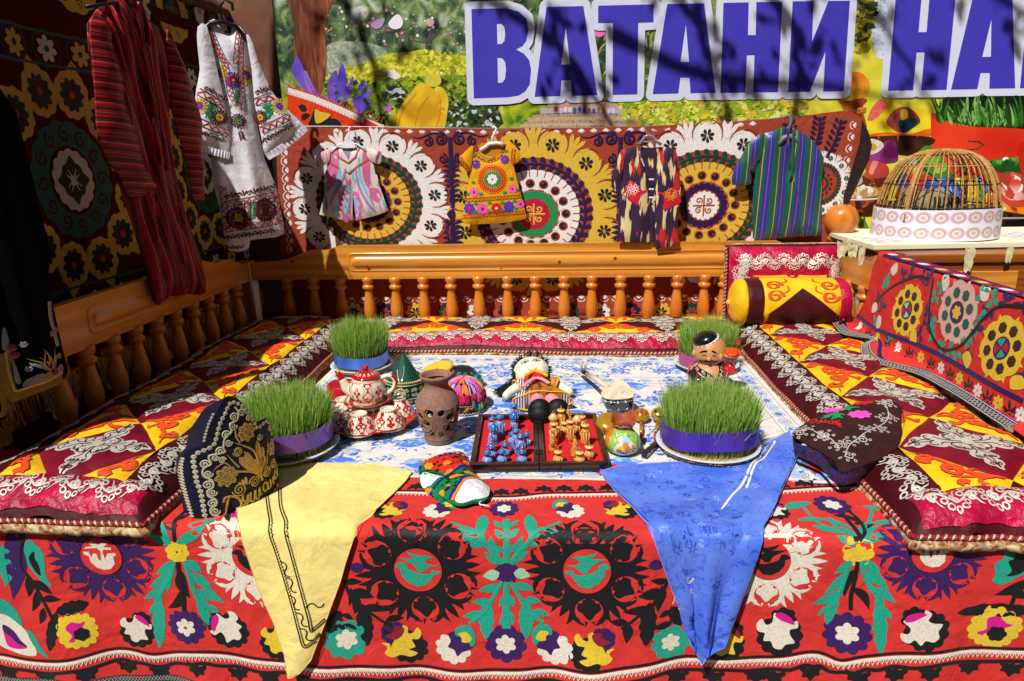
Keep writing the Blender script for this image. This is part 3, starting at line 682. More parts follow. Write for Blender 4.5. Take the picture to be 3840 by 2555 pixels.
# ================================================================== daybed
ZT=.55
bed=thing('wooden_daybed','varnished orange pine daybed with turned balusters, spread with cloths','daybed',(0,2.7,0))
for i in range(11):
 x=-1.78+i*.306
 MB().box((x+.15,2.72,ZT-.04),(.30,2.2,.03),W_ORANGE_Y,bev=.003).build('deck_plank',bed,smooth=False)
MB().box((-.13,1.66,ZT-.12),(3.35,.04,.17),W_ORANGE,bev=.006).build('front_board',bed,smooth=False)
for x in(-1.74,1.5):
 for y in(1.72,3.78):MB().box((x,y,.235),(.09,.09,.47),W_ORANGE_Z,bev=.008).build('leg',bed,smooth=False)
RY=3.76
rf=Frame((0,RY,0),(1,0,0),(0,0,1))
ro=[hit(x,y,1,RY)for x,y in()]
top=1.056;bot=.862
outl=cx([(-1.83,bot),(1.50,bot),(1.50,.985),(1.46,.99),(1.42,1.01),(1.37,1.035),(1.32,1.04),(1.28,1.030),(1.24,1.040),(1.20,top),(.5,top),(-.4,top),(-1.27,top),(-1.31,1.040),(-1.35,1.030),(-1.39,1.038),(-1.44,1.032),(-1.50,1.012),(-1.56,.985),(-1.64,.970),(-1.74,.965),(-1.83,.96)])
rb=MB();rb.prism(outl,rf,-.042,0,W_ORANGE);rail=rb.build('back_rail',bed,smooth=False)
# routed moulding: a raised rounded panel inside a groove line
def moulding(bedpart,frame,u0,u1,v0,v1,m):
 def rr(d,r):
  a0,a1,b0,b1=u0+d,u1-d,v0+d,v1-d;r=min(r,(b1-b0)/2-.001);pts=[]
  for(c,s0)in((complex(a1-r,b1-r),0),(complex(a0+r,b1-r),PI/2),(complex(a0+r,b0+r),PI),(complex(a1-r,b0+r),1.5*PI)):
   pts.append(arc(c,r,s0,s0+PI/2,6))
  return np.concatenate(pts)
 b=MB();rings=[(0,-.0005),(.002,.0035),(.008,.0035),(.012,-.0002),(.022,.0),(.030,.0075),(.038,.0105),(.046,.0115)]
 P=np.stack([frame.xyz(rr(d,.03),h)for d,h in rings],1);b.grid(P,m,wrapu=True)
 z=rr(.046,.03);V,F=tri(z);b.add(frame.xyz(V,.0115),F,m);b.build('moulding',bedpart)
moulding(rail,rf,-1.22,1.12,.905,1.015,W_ORANGE)
KN=mat('pine_knot','#7a3c10',rough=.3,coat=.3,var=.3,vs=200)
for x,y in((1379,1000),(2098,982),(2548,941),(2306,968),(1099,980),(1880,1010)):
 z=rf.uv([(x,y)])[0];b=MB();b.add(rf.xyz(flower(7,.007,.010,z,3),.0018 if not(.917<z.imag<1.003)else .0128),[list(range(21))],KN);b.build('knot',rail)
def bal_profile(h):
 return[(.030,0),(.030,.03),(.034,.035),(.034,.055),(.027,.062),(.024,.066),(.031,.085),(.036,.11),(.036,.135),(.031,.175),(.025,.215),(.022,.24),(.023,.247),(.034,.252),(.036,.262),(.034,.272),(.025,.276),(.024,.28),(.033,.292),(.036,.308),(.033,.322),(.028,h)]
bm=MB();bm.lathe(bal_profile(bot-ZT+.01),W_ORANGE_Z,n=20)
b0=bm.build('baluster',bed,local=True);b0.location=(-1.60,RY+.021-2.7,ZT)
xs=[hit(x,1060,1,RY+.02)[0]for x in(1174,1276,1380,1482,1587,1691,1795,1903,2008,2116,2220,2328,2434,2540,2642)]+[.93,1.09,1.25,1.41]
for x in xs:
 c=b0.copy();COL.objects.link(c);c.location=(x,RY+.021-2.7,ZT);c.rotation_euler=(0,0,x*37);c.scale=(1+.03*math.sin(x*91),1+.03*math.sin(x*91),1)
b0.location=(xs[0]-.157,RY+.021-2.7,ZT)
MB().box((-.15,RY+.021,ZT+.015),(3.34,.075,.03),W_ORANGE,bev=.005).build('bottom_rail',bed,smooth=False)
LX=-1.80
lf=Frame((LX,0,0),(0,1,0),(0,0,1))
lo=cx([(2.10,.865),(3.72,.865),(3.72,.965),(3.66,.972),(3.60,.99),(3.52,1.02),(3.45,1.03),(3.38,1.022),(3.31,1.04),(3.27,1.052),(2.30,1.052),(2.19,1.05),(2.13,1.03),(2.12,.99),(2.09,.94),(2.085,.89)])
lr=MB().prism(lo,lf,-.042,0,W_ORANGE_Y).build('side_rail',bed,smooth=False)
moulding(lr,lf,2.36,3.22,.905,1.015,W_ORANGE_Y)
for i in range(10):
 c=b0.copy();COL.objects.link(c);c.location=(LX-.021,2.19+i*.155-2.7,ZT);c.rotation_euler=(0,0,i*1.7)
MB().box((LX-.021,2.78,ZT+.015),(.075,1.9,.03),W_ORANGE_Y,bev=.005).build('bottom_rail',bed,smooth=False)
RX=1.52
rrf=Frame((RX,0,0),(0,-1,0),(0,0,1))
ro=cx([(-3.72,.865),(-1.75,.865),(-1.75,1.052),(-3.27,1.052),(-3.38,1.022),(-3.52,1.02),(-3.62,.99),(-3.72,.97)])
MB().prism(ro,rrf,-.042,0,W_ORANGE_Y).build('side_rail',bed,smooth=False)
for i in range(12):
 c=b0.copy();COL.objects.link(c);c.location=(RX+.021,1.85+i*.157-2.7,ZT)
def post(x,y,ball):
 b=MB();b.box((x,y,.6),(.10,.10,1.2 if False else 1.1),W_ORANGE_Z,bev=.008);o=b.build('corner_post',bed,smooth=False)
 if ball:
  d=MB();z0=1.15;d.lathe([(.05,0),(.062,.012),(.06,.03),(.045,.04),(.05,.05),(.072,.07),(.086,.10),(.090,.135),(.084,.17),(.066,.20),(.04,.218),(.0,.224)],W_ORANGE_Z,(x,y,z0),28);d.build('finial',bed)
MB().box((-1.84,RY+.02,.52),(.09,.09,.90),W_ORANGE_Z,bev=.008).build('corner_post',bed,smooth=False)
fb=hit(3145,893,1,3.84);post(fb[0],3.84,False)
d=MB();d.lathe([(.05,-.02),(.064,-.008),(.06,.008),(.046,.014),(.055,.024),(.074,.044),(.087,.076),(.090,.106),(.084,.138),(.066,.166),(.04,.182),(.0,.188)],W_ORANGE_Z,(fb[0],3.84,fb[2]),28);d.build('finial',bed)
# ================================================================== tree (behind and above the camera; its branches shade the banner)
def make_tree():
 BARK=mat('grey_bark','#5b4a3c',rough=.95,bump='grain',bs=60,bd=.8,var=.3)
 LEAF=mat('young_leaf','#5f8a34',rough=.6,var=.25,vs=5)
 t=thing('shade_tree','tree beyond the left wall whose leafy branches shade the banner','tree',(-3.4,1.9,0))
 b=MB();b.tube([(-3.4,1.9,0),(-3.36,1.95,1.4),(-3.3,2.05,3.0),(-3.15,2.2,4.4),(-2.95,2.3,5.5)],[.17,.14,.13,.11,.09],BARK,12);b.build('trunk',t)
 r=random.Random(11);lb=MB();lf_=MB()
 def up(X,z,dist):return np.array([X,BY,z])-SUN_D*dist
 limbs=[[(-1.2,2.75),(-.6,2.5),(-.1,2.22),(.15,1.95),(.32,1.72),(.42,1.5)],[(-1.0,2.9),(.1,2.75),(.7,2.35),(.95,1.95),(1.05,1.6)],
             [(-1.0,3.0),(.6,2.95),(1.5,2.55),(1.9,2.15),(2.2,1.75)],[(.5,2.9),(1.6,2.75),(2.5,2.3),(3.0,1.9)],[(-1.5,2.7),(-1.2,2.3),(-1.12,1.9),(-1.1,1.5)],[(.3,2.2),(.9,1.95),(1.5,1.9),(2.0,1.82)],[(1.0,2.6),(1.35,2.2),(1.4,1.8),(1.36,1.6)]]
 for li,L in enumerate(limbs):
  z=cr(cx(L),6,False);D=3.6+.25*(li%3);n=len(z)
  P=np.array([up(q.real+.02*r.uniform(-1,1),q.imag,D+.1*math.sin(i*.7))for i,q in enumerate(z)])
  P=np.concatenate([[(-2.95,2.3,5.5)],P])if li<3 or li==4 else P
  lb.tube(P,np.linspace(.036,.007,len(P)),BARK,6)
  for i in range(5,n):
   for s in range(2):
    if r.random()<.2:continue
    a=P[min(i,len(P)-1)];ang=r.uniform(0,2*PI);ln=r.uniform(.08,.30)
    dv=np.array([math.cos(ang)*ln,r.uniform(-.1,.1),math.sin(ang)*ln*.8]);e=a+dv
    lb.tube([a,a+dv*.5+np.array([0,0,.02]),e],[.005,.004,.002],BARK,4)
    for k in range(r.choice([1,2,3])):
     c=a+dv*r.uniform(.4,1.05)+np.array([r.uniform(-.03,.03),r.uniform(-.03,.03),r.uniform(-.04,.02)])
     if r.random()<.15:continue
     s1=r.uniform(.028,.055);q=Matrix.Rotation(r.uniform(0,6),3,'X')@Matrix.Rotation(r.uniform(0,6),3,'Z')
     zz=leaf(-s1,s1,s1*1.1,0,5);V=[(w.real,w.imag,.15*abs(w.imag))for w in zz]
     lf_.add(np.array(V)@np.array(q).T+c,[list(range(len(V)))],LEAF)
 lb.build('limbs',t);lf_.build('crown',t)
make_tree()
# ================================================================== unseen buildings added to close off the low sky
def building(name,label,c,w,d,h,face,nx,nz):
 o=thing(name,label,'building',(c[0],c[1],0));ST_=mat('grey_render','#4c4640',rough=.95,bump='grain',bs=20,bd=.5,var=.2,vs=2);GLS=mat('dark_window_glass','#161a20',rough=.08,spec=.5);RF=mat('dark_roof','#2e2622',rough=.9)
 MB().box((c[0],c[1],h/2),(w,d,h),ST_).build('wall',o,smooth=False);MB().box((c[0],c[1],h+.12),(w+.5,d+.5,.24),RF).build('roof',o,smooth=False)
 fx,fy=face;L=w if fx==0 else d
 for i in range(nx):
  for j in range(nz):
   t=(i+.5)/nx*L-L/2;p=(c[0]+t,c[1]+fy*(d/2+.01),1.7+j*2.4)if fx==0 else(c[0]+fx*(w/2+.01),c[1]+t,1.7+j*2.4);dm=(.9,.06,1.3)if fx==0 else(.06,.9,1.3)
   f=MB().box(p,[q+.12 if q>.1 else q for q in dm],RF).build('window',o,smooth=False);MB().box(p,[q+.03 if q<.1 else q for q in dm],GLS).build('pane',f,smooth=False)
building('added_rear_building','tall grey building added unseen behind the viewer to block low sky',(0,-8.5),24,4,9.3,(0,1),8,3)
building('added_side_building','grey building added unseen on the right to block the sky',(7.6,-.5),4,15,11.0,(-1,0),6,3)
# ================================================================== front embroidered cloth over the edge of the bed
FY=1.60
def fs_fn(u,v,off=0.0):
 u=np.asarray(u,float);v=np.asarray(v,float);r=.025
 ang=np.clip((r*PI/4-v)/r,0,PI/2)          # rounded edge
 y=np.where(v>r*PI/4,FY+r+(v-r*PI/4),np.where(v<-r*PI/4,FY,FY+r-r*np.sin(ang)))
 z=np.where(v>r*PI/4,ZT+.004,np.where(v<-r*PI/4,ZT+.004-r+(v+r*PI/4),ZT+.004-r+r*np.cos(ang)))
 d=np.clip(-v,0,.6)
 fold=d*(.030*np.sin(u*7.3+1.0+.6*np.sin(u*2.1))+.020*np.sin(u*15.7+v*1.5)+.010*np.sin(u*33+2*v))+.005*vnoise(u*9,v*9,3)*np.clip(d*6,.25,1)+.05*d
 y=y-np.where(v<0,fold,0);z=z+np.where(v>=0,.0025*vnoise(u*8,v*8,4)+.002,0)
 return np.stack([u,y,z],1)
FS=CSurf(fs_fn)
def fpx(xy):
 d=rays(xy);t=(ZT+.005-CC[2])/d[:,2];p=CC+d*t[:,None];t2=(FY-.012-CC[1])/d[:,1];q=CC+d*t2[:,None]
 topm=p[:,1]>FY+.012
 return np.where(topm,p[:,0]+1j*(p[:,1]-FY-.005),q[:,0]+1j*(q[:,2]-ZT-.001))
suz=thing('front_suzani_cloth','red cotton cloth with large black, purple and white embroidered medallions hanging over the front edge','cloth',(0,FY,0))
sheet(FS,-2.25,1.95,-.528,.48,210,80,RED_COT,'cloth',suz,thick=.0012)
fe=Emb(FS,suz,res=.03,base=.0010,step=.0008,cord=.12)
def f5(p):return fpx(CPX(p,0,1915))
def f6(p):return fpx(CPX(p,960,1915))
def f7(p):return fpx(CPX(p,1920,1915))
def f8(p):return fpx(CPX(p,2880,1915))
BIRD=[cx([(512,550),(580,545),(590,575),(650,580),(720,560),(770,535),(790,480),(830,475),(872,505),(870,520),(830,530),(825,590),(780,650),(710,690),(640,680),(590,630),(560,580),(515,575)]),cx([(525,505),(600,490),(640,470),(600,435),(565,430),(610,410),(660,415),(720,400),(775,385),(740,420),(700,440),(770,440),(840,435),(780,465),(720,500),(690,560),(650,560),(600,515)])]
BIRD=[((b-(690+545j))/185).conjugate()*.36 for b in BIRD]
TUL=[((cx([(768,385),(815,385),(830,440),(850,400),(880,405),(890,460),(910,465),(920,380),(890,350),(775,360),(800,340),(860,335),(820,300),(870,295),(910,320),(950,295),(990,310),(950,340),(1015,345),(1015,365),(945,365),(935,390),(945,450),(975,400),(1045,395),(1045,420),(1020,425),(1020,500),(980,545),(920,555),(860,535),(815,480),(810,430),(770,410)])-(915+430j))/170).conjugate()*.36]
def medallion(cpx,Rpx,col,inner,icol,rot=0.0,e=fe,bg=None,label=None):
 bg=bg or RED_COT;c=fpx([cpx])[0];R=abs(fpx([(cpx[0]+Rpx,cpx[1])])[0]-fpx([(cpx[0]-Rpx,cpx[1])])[0])/2
 e.new('medallion',label);e.T(c,R,0)
 e.fill(circ(.70,44),col,0)
 rr=random.Random(int(cpx[0]))
 for k in range(6):
  a=PI/2+rot+k*PI/3;w=np.exp(1j*a);m=np.exp(1j*(a+PI/6))
  for d0,d1,r0,r1,ww,cv in((0,0,.55,1.0,.12,0),(.10,.15,.58,.99,.10,.10),(-.10,-.15,.58,.99,.10,-.10),(.19,.30,.60,.94,.09,.16),(-.19,-.30,.60,.94,.09,-.16),(.27,.44,.62,.97,.075,.2),(-.27,-.44,.62,.97,.075,-.2)):
   e.fill(leaf(r0*m*np.exp(1j*d0),min(r1*rr.uniform(.94,1.03),1.02)*m*np.exp(1j*d1),ww,cv,8,.45),col,0)
  for sg in(1,-1):e.stroke(w*(.66+.275*np.exp(1j*sg*np.linspace(.35,2.6,10))),.085,col,0,3,h=.0002)
  e.fill((.665+.225*cr(np.array([-.95,-.6+.72j,.1+.98j,.72+.66j,.86,.72-.66j,.1-.98j,-.6-.72j]),4))*w,bg,1)
  e.fill(w*(.40+.44*cr(np.array([0+.10j,.28+.14j,.34+.36j,.58+.42j,.72+.24j,.98,.72-.24j,.58-.42j,.34-.36j,.28-.14j,0-.10j]),4)),col,2)
  for sg in(1,-1):e.stroke(w*(.52+sg*.135j+.055*np.exp(1j*sg*np.linspace(-2.2,2.4,10))*np.linspace(1.2,.6,10)),.045,col,2,1,h=.0003)
 e.fill(circ(.37,32),bg,3)
 for b in inner:e.fill(b,icol,4)
 e.done();e.T()
medallion((373,2090),203,T_PURPLE,TUL,T_WHITE,.15)
medallion((945,2090),215,T_WHITE,[-BIRD[0].conjugate(),-BIRD[1].conjugate()],T_BLACK)
medallion((1566,2140),242,T_BLACK,[-b.conjugate()for b in BIRD],T_TEAL,.12)
medallion((2202,2140),242,T_BLACK,BIRD,T_TEAL,.05)
medallion((2888,2105),218,T_WHITE,BIRD,T_BLACK)
medallion((3504,2080),218,T_PURPLE,TUL,T_WHITE,-.1)
def spray(items,fn,name,mirror=None):
 fe.new(name)
 for it in items:
  m=it[1];P=np.asarray(it[2],float)
  if mirror is not None:P=P.copy();P[:,0]=2*mirror-P[:,0]
  z=fn(P);k=abs(fn([(0,300)])[0]-fn([(100,300)])[0])/100
  if it[0]=='l':
   w=it[3]*k;fe.fill(leaf(z[0],z[1],w,it[4]if len(it)>4 else .06,9,.42),m,0)
  elif it[0]=='s':fe.stroke(cr(z,4,False),it[3]*k,m,0)
  elif it[0]=='p':fe.fill(cr(z,3),m,it[3])
  elif it[0]=='w':      # wavy-edged leaf
   a,b=z;t=np.linspace(0,1,22);ax=b-a;nr=1j*ax/abs(ax);wd=it[3]*k*(np.sin(PI*t)**.6)*(.8+.25*abs(np.sin(t*PI*4.5)))
   fe.fill(np.concatenate([a+ax*t+nr*wd/2,(a+ax*t-nr*wd/2)[1:-1][::-1]]),m,0)
 fe.done()
T,K=T_TEAL,T_BLACK
sideS=[('s',K,[(1590,300),(1570,200),(1620,90),(1720,0)],34),('l',K,[(1590,170),(1490,120)],60),('l',K,[(1620,100),(1750,40)],60),('l',T,[(1565,310),(1330,225)],85),('l',T,[(1545,290),(1430,130)],60),('l',T,[(1605,310),(1800,265)],80),('l',T,[(1620,280),(1850,150)],95,-.1),('l',T,[(1680,170),(2020,70)],75,-.1),
         ('s',T,[(1590,470),(1560,620),(1490,720),(1440,820)],42),('l',T,[(1595,465),(1420,590)],95),('l',T,[(1580,560),(1350,720)],100),('l',T,[(1500,700),(1295,830)],85),('w',T,[(1440,740),(1450,1275)],135),('l',T,[(1410,870),(1340,970)],50),('l',T,[(1540,560),(1535,740)],55),
         ('s',T,[(1690,470),(1740,620),(1800,780),(1880,900)],42),('l',T,[(1680,465),(1840,585)],90),('l',T,[(1720,570),(1945,770)],90),('l',T,[(1770,740),(2052,858)],100),('w',T,[(1820,760),(1920,1045)],105),('l',T,[(1900,870),(2005,965)],55),
         ('s',K,[(1625,470),(1650,620),(1690,760),(1700,900)],40),('l',K,[(1650,540),(1750,795)],100,-.12),('l',K,[(1690,700),(1540,890)],85,.15)]
spray(sideS,f5,'leaf_spray')
spray(sideS,lambda P:fpx(CPX(np.asarray(P)+np.array([0,5]),3225-659,1915)),'leaf_spray',1615)
midS=[('s',T,[(2290,490),(2295,300),(2290,90)],46),('l',T,[(2290,160),(2180,95)],60),('l',T,[(2285,270),(2180,195)],65),('l',T,[(2290,390),(2190,330)],60),('s',T,[(2260,500),(2190,400),(2090,300),(2060,230)],50),('l',T,[(2260,500),(2090,385)],80),('l',T,[(2200,420),(2150,250)],80),('l',T,[(2110,330),(1885,262)],95),('l',T,[(2070,250),(1815,190)],80),('w',T,[(2060,270),(2095,45)],115),('s',T,[(2050,230),(1900,150),(1800,110)],36),
  ('l',T_MINT,[(2235,580),(2080,612)],110),('s',T,[(2300,660),(2312,860),(2318,1075)],44),('l',T,[(2250,690),(2035,740)],85),('s',T,[(2265,660),(2180,800),(2100,940),(1960,1030)],36),('l',T,[(2150,830),(1978,845)],75),('w',T,[(2120,830),(2115,1165)],135),('l',T,[(2080,940),(1895,962)],80),('l',T,[(2290,780),(2230,890)],62),('l',T,[(2305,915),(2235,1040)],65)]
spray(midS,f6,'leaf_spray');spray(midS,f6,'leaf_spray',2300)
cornS=[('s',K,[(1440,640),(1390,760),(1300,860),(1240,900)],34),('w',K,[(1270,840),(1225,1225)],165),('l',K,[(1280,880),(1010,912)],90),('l',K,[(1060,1000),(890,990)],80),('l',K,[(1050,1000),(1045,1195)],100),('s',K,[(1230,900),(1100,1000),(1000,1060)],30),('l',K,[(1390,740),(1155,790)],110),('l',K,[(1330,760),(1340,935)],90),('l',K,[(1440,660),(1275,652)],70),('l',K,[(1380,700),(1390,860)],60),('w',K,[(1470,900),(1560,1080)],140),('l',K,[(1480,1040),(1290,1075)],80),('l',K,[(1450,930),(1350,985)],60),('l',T_PURPLE,[(1255,520),(1420,520)],110)]
spray(cornS,f7,'leaf_spray');spray(cornS,lambda P:f7(P),'leaf_spray',(2300+0)/1*0-0+(1899-1920)*2.45)
leftS=[('s',K,[(195,200),(180,500),(300,650),(400,800),(520,960)],34),('l',K,[(290,640),(490,755)],90),('l',K,[(250,600),(268,785)],85),('l',K,[(350,720),(315,905)],80),('l',K,[(400,800),(570,800)],70),('l',K,[(420,870),(400,1005)],70),('w',K,[(540,900),(805,850)],130),('w',K,[(545,900),(500,1240)],110),('l',K,[(180,150),(150,300)],60),('w',K,[(180,170),(410,165)],90),('l',T_PURPLE,[(60,180),(130,800)],200),('l',T,[(0,320),(60,690)],170)]
spray(leftS,f5,'leaf_spray')
rightS=[('w',K,[(1740,940),(2480,900)],150),('l',K,[(2420,640),(2100,785)],110),('s',K,[(2230,900),(2260,820),(2330,700)],40),('l',K,[(2230,760),(2420,800)],90)]
spray(rightS,f8,'leaf_spray')
def paisley(P,Q,fn,c1,c2):
 fe.new('paisley');fe.fill(cr(fn(P),3),c1,0);fe.fill(cr(fn(Q),3),c2,1);fe.done()
paisley([(245,268),(300,310),(380,380),(410,480),(430,600),(485,678),(430,670),(340,600),(260,520),(205,420),(205,330)],[(300,380),(310,440),(350,490),(375,590),(310,540),(255,450),(270,400)],f5,T,K)
paisley([(2400,270),(2290,280),(2200,340),(2190,450),(2110,500),(2110,600),(2080,660),(2170,690),(2300,620),(2400,560)],[(2400,350),(2300,360),(2290,450),(2230,480),(2260,560),(2210,610),(2320,590),(2400,520)],f8,T,K)
paisley([(0,930),(80,940),(180,1000),(260,1060),(340,1160),(380,1280),(250,1280),(130,1250),(40,1220),(-60,1140),(-80,1000)],[(45,1025),(130,1060),(210,1150),(290,1205),(240,1228),(110,1215),(60,1110)],f5,T_WHITE,T_PINK)
fe.new('leaf');fe.fill(cr(f5([(50,1020),(150,1070),(220,1150),(290,1205),(200,1180),(140,1130),(60,1080)]),3),T_PURPLE,2)
fe.fill(cr(f5([(270,1055),(350,1100),(410,1200),(500,1300),(410,1260),(330,1170)]),3),T,0);fe.fill(cr(f5([(0,790),(100,830),(190,930),(235,1035),(120,960),(0,900),(-40,850)]),3),T,0);fe.done()
def ringf(cp,r,o,i,n=9,dot=None):
 c=fpx([cp])[0];k=r/2500*1.95;fe.new('flower');fe.T(c,k,.2,ky=1.0);fe.fill(scal(n,1,.09,k=6),o,0);fe.fill(flower(6,.38,.55,k=6,ph=.4),i,1)
 if dot:fe.fill(circ(.09,8),dot,2)
 fe.done();fe.T()
def yelf(cp,r,o,a,b,rot=0):
 c=fpx([cp])[0];k=r/2500*1.95;fe.new('flower');fe.T(c,k,rot);t=np.arange(84)*2*PI/84
 d=1/(abs(np.cos(t))**1.6+abs(np.sin(t))**1.6)**(1/1.6)*(.92+.13*abs(np.sin(7*t)));fe.fill(d*np.exp(1j*(t+PI/4)),o,0)
 fe.fill(cr(np.array([-.45+.2j,-.2+.5j,.2+.42j,.42+.48j,.2+.1j,-.05-.1j,-.15-.5j,-.4-.5j,-.2-.2j]),4),a,1);fe.fill(scal(6,.33,.1,.22-.16j),b,2);fe.done();fe.T()
def tulf(cp,r,o,a,b,rot=0,flip=False):
 c=fpx([cp])[0];k=r/2500*1.95;fe.new('flower');fe.T(c,k,rot,flip)
 fe.fill(scal(11,.98,.07,-.25j*1,k=5),o,0)
 fe.fill(scal(7,.55,.1,.35+.55j,k=5),o,0)
 fe.fill(cr(np.array([-.85+.55j,-.55+.78j,-.45+.45j,-.15+.5j,.05+.95j,.35+.55j,.62+.25j,.9+.3j,.85-.05j,.5-.05j,.45-.35j,.55-.75j,.15-.72j,-.1-.9j,-.4-.75j,-.45-.4j,-.75-.3j,-.6+.05j,-.85+.2j]),3),a,1)
 fe.fill(cr(np.array([.05+.85j,.35+.9j,.7+.5j,.75+.15j,.45+.35j,.2+.55j]),3),b,2);fe.done();fe.T()
def wpt(cp,r,flip=False):          # white / purple / teal bud with a yellow heart
 c=fpx([cp])[0];k=r/2500*1.95;fe.new('flower');fe.T(c,k,0,flip)
 fe.fill(scal(10,.85,.09,-.15-.3j),T_WHITE,0);fe.fill(cr(np.array([-.35+.6j,.3+.7j,.55+.2j,.95+.1j,.7-.3j,.3-.45j,.05-.7j,-.1-.35j,-.4-.2j,-.25+.15j]),4),T_PURPLE,1)
 fe.fill(cr(np.array([.0+.5j,.1+.95j,.6+1.05j,.95+.6j,.95+.05j,.75-.15j,.6+.2j,.45+.4j]),4),T_TEAL,2);fe.fill(cr(np.array([.15+.6j,.55+.68j,.8+.3j,.6+.1j,.3+.15j,.3+.35j]),3),T_YEL,3);fe.done();fe.T()
def ytul(cp,r,flip=False):
 c=fpx([cp])[0];k=r/2500*1.95;fe.new('flower');fe.T(c,k,0,flip)
 fe.fill(scal(10,.85,.08,.35-.35j),T_BLACK,0);fe.fill(scal(8,.62,.06,-.35+.45j),T_PURPLE,0)
 fe.fill(cr(np.array([-.95-.05j,-.6-.1j,-.55-.3j,-.35+.1j,.0+.3j,.05+.85j,.3+.75j,.3+.4j,.55+.45j,.75+.75j,.95+.5j,.8+.1j,.45+.05j,.6-.35j,.3-.5j,.7-.7j,.35-.9j,-.1-.75j,-.5-.85j,-.85-.6j,-.7-.3j]),3),T_YEL,1)
 fe.fill(cr(np.array([-.75+.3j,-.4+.55j,-.3+.85j,.1+.75j,.05+.4j,-.3+.1j]),3),T_MAR,2);fe.done();fe.T()
yelf((300,2352),78,T_YEL,T_PINK,T_BLACK);yelf((3733,2356),88,T_YEL,T_PINK,T_BLACK,-.5)
tulf((506,2362),66,T_BLACK,T_WHITE,T_PINK);tulf((852,2352),72,T_BLACK,T_WHITE,T_PINK,.5,True);tulf((1040,2392),66,T_BLACK,T_YEL,T_YEL)
ringf((702,2343),70,T_PURPLE,T_WHITE,12,RED_COT);ringf((1305,2384),76,T_TEAL,T_WHITE);ringf((1897,2409),72,T_PURPLE,T_WHITE);ringf((2516,2413),66,T_TEAL,T_WHITE);ringf((3174,2368),76,T_PURPLE,T_WHITE,11)
ytul((1507,2405),78);wpt((1711,2405),74);wpt((2070,2408),74,True);ytul((2228,2412),76,True);tulf((2716,2397),70,T_BLACK,T_YEL,T_MAR);tulf((2918,2362),78,T_BLACK,T_WHITE,T_PINK,.3);tulf((3451,2348),76,T_BLACK,T_WHITE,T_PINK,1.2)
ringf((659,2072),42,T_YEL,T_YEL,8,T_BLACK);ringf((1899,2150),42,T_PURPLE,T_PURPLE,8);ringf((3225,2074),50,T_YEL,T_YEL,8)
ringf((1890,1912),52,T_PURPLE,T_WHITE,9);ytul((1470,1912),56,True);wpt((1650,1908),58);wpt((2130,1908),58,True);ytul((2318,1910),56);ringf((3121,1896),62,T_PURPLE,T_WHITE,10);tulf((2900,1915),52,T_BLACK,T_WHITE,T_PINK)
ringf((880,1935),34,T_BLACK,T_PINK,7)
spray([('l',T,[(140,-5),(420,-70)],120),('s',T,[(330,-20),(450,110),(560,160)],30),('l',T,[(260,100),(600,90)],75),('l',T,[(400,150),(770,260)],110),('l',T,[(560,60),(620,180)],60)],f8,'leaf_spray')
spray([('l',T,[(1140,90),(920,120)],80),('l',T,[(890,300),(920,100)],70),('l',T,[(1080,210),(900,290)],80),('s',T,[(920,130),(950,40),(960,-20)],34),('l',T,[(860,-40),(1140,20)],80)],f8,'leaf_spray')
spray([('s',K,[(690,40),(790,160),(840,240),(820,290)],44),('l',K,[(600,45),(830,80)],70),('l',K,[(800,130),(885,110)],60)],f8,'leaf_spray')
# border bands
def band(pts,name):
 z=cr(fpx(pts),10,False);n=len(z);d=np.gradient(z);nr=1j*d/abs(d);nr=np.where(nr.imag<0,-nr,nr);s=np.concatenate([[0],np.cumsum(abs(np.diff(z)))])
 fe.new(name);fe.stroke(z+nr*.017,.0085,T_BLACK,0);m=int(s[-1]/.0062)
 si=np.linspace(0,s[-1],m);zi=np.interp(si,s,z.real)+1j*np.interp(si,s,z.imag)
 fe.stroke(z+nr*.004,.011,T_WHITE,0);fe.stroke(zi+1j*np.where(np.arange(m)%2,.0035,-.0125),.0055,T_WHITE,1);fe.done();return z,nr
zt,nt_=band([(300,1885),(700,1880),(1100,1860),(1491,1851),(1750,1868),(1920,1876),(2050,1862),(2149,1860),(2304,1857),(2600,1850),(2941,1847),(3219,1832),(3500,1850),(3840,1850)],'zigzag_band')
zb,nb=band([(-150,2460),(0,2458),(204,2474),(449,2450),(584,2476),(755,2450),(959,2478),(1246,2490),(1613,2521),(1919,2517),(2246,2507),(2614,2486),(2880,2472),(3043,2458),(3145,2484),(3250,2458),(3451,2450),(3840,2454),(4000,2460)],'zigzag_band')
fe.new('scalloped_vine');fe.stroke(zb-nb*.026+.003j*np.sin(np.arange(len(zb))*.9),.012,T_BLACK,0);fe.done()
for i,x in enumerate([48,190,322,470,585,750,890,1010,1150,1310,1465,1640,1795,1950,2100,2245,2400,2540,2690,2830,2900,3045,3210,3350,3490,3640,3790]):
 j=int(np.argmin(abs(zb.real-fpx([(x,2480)])[0].real)));c=zb[j]-.028j;fe.new('leaf_drop');fe.T(c,.034,.12*math.sin(i*2.1))
 fe.fill(cr(np.array([-.12+.1j,-.2-.15j,-.55-.05j,-.85+.1j,-.95-.25j,-.7-.5j,-.75-.9j,-.35-.95j,.0-1.35j,.35-.95j,.75-.9j,.7-.5j,.95-.25j,.85+.1j,.55-.05j,.2-.15j,.12+.1j]),3),T_BLACK,0);fe.done()
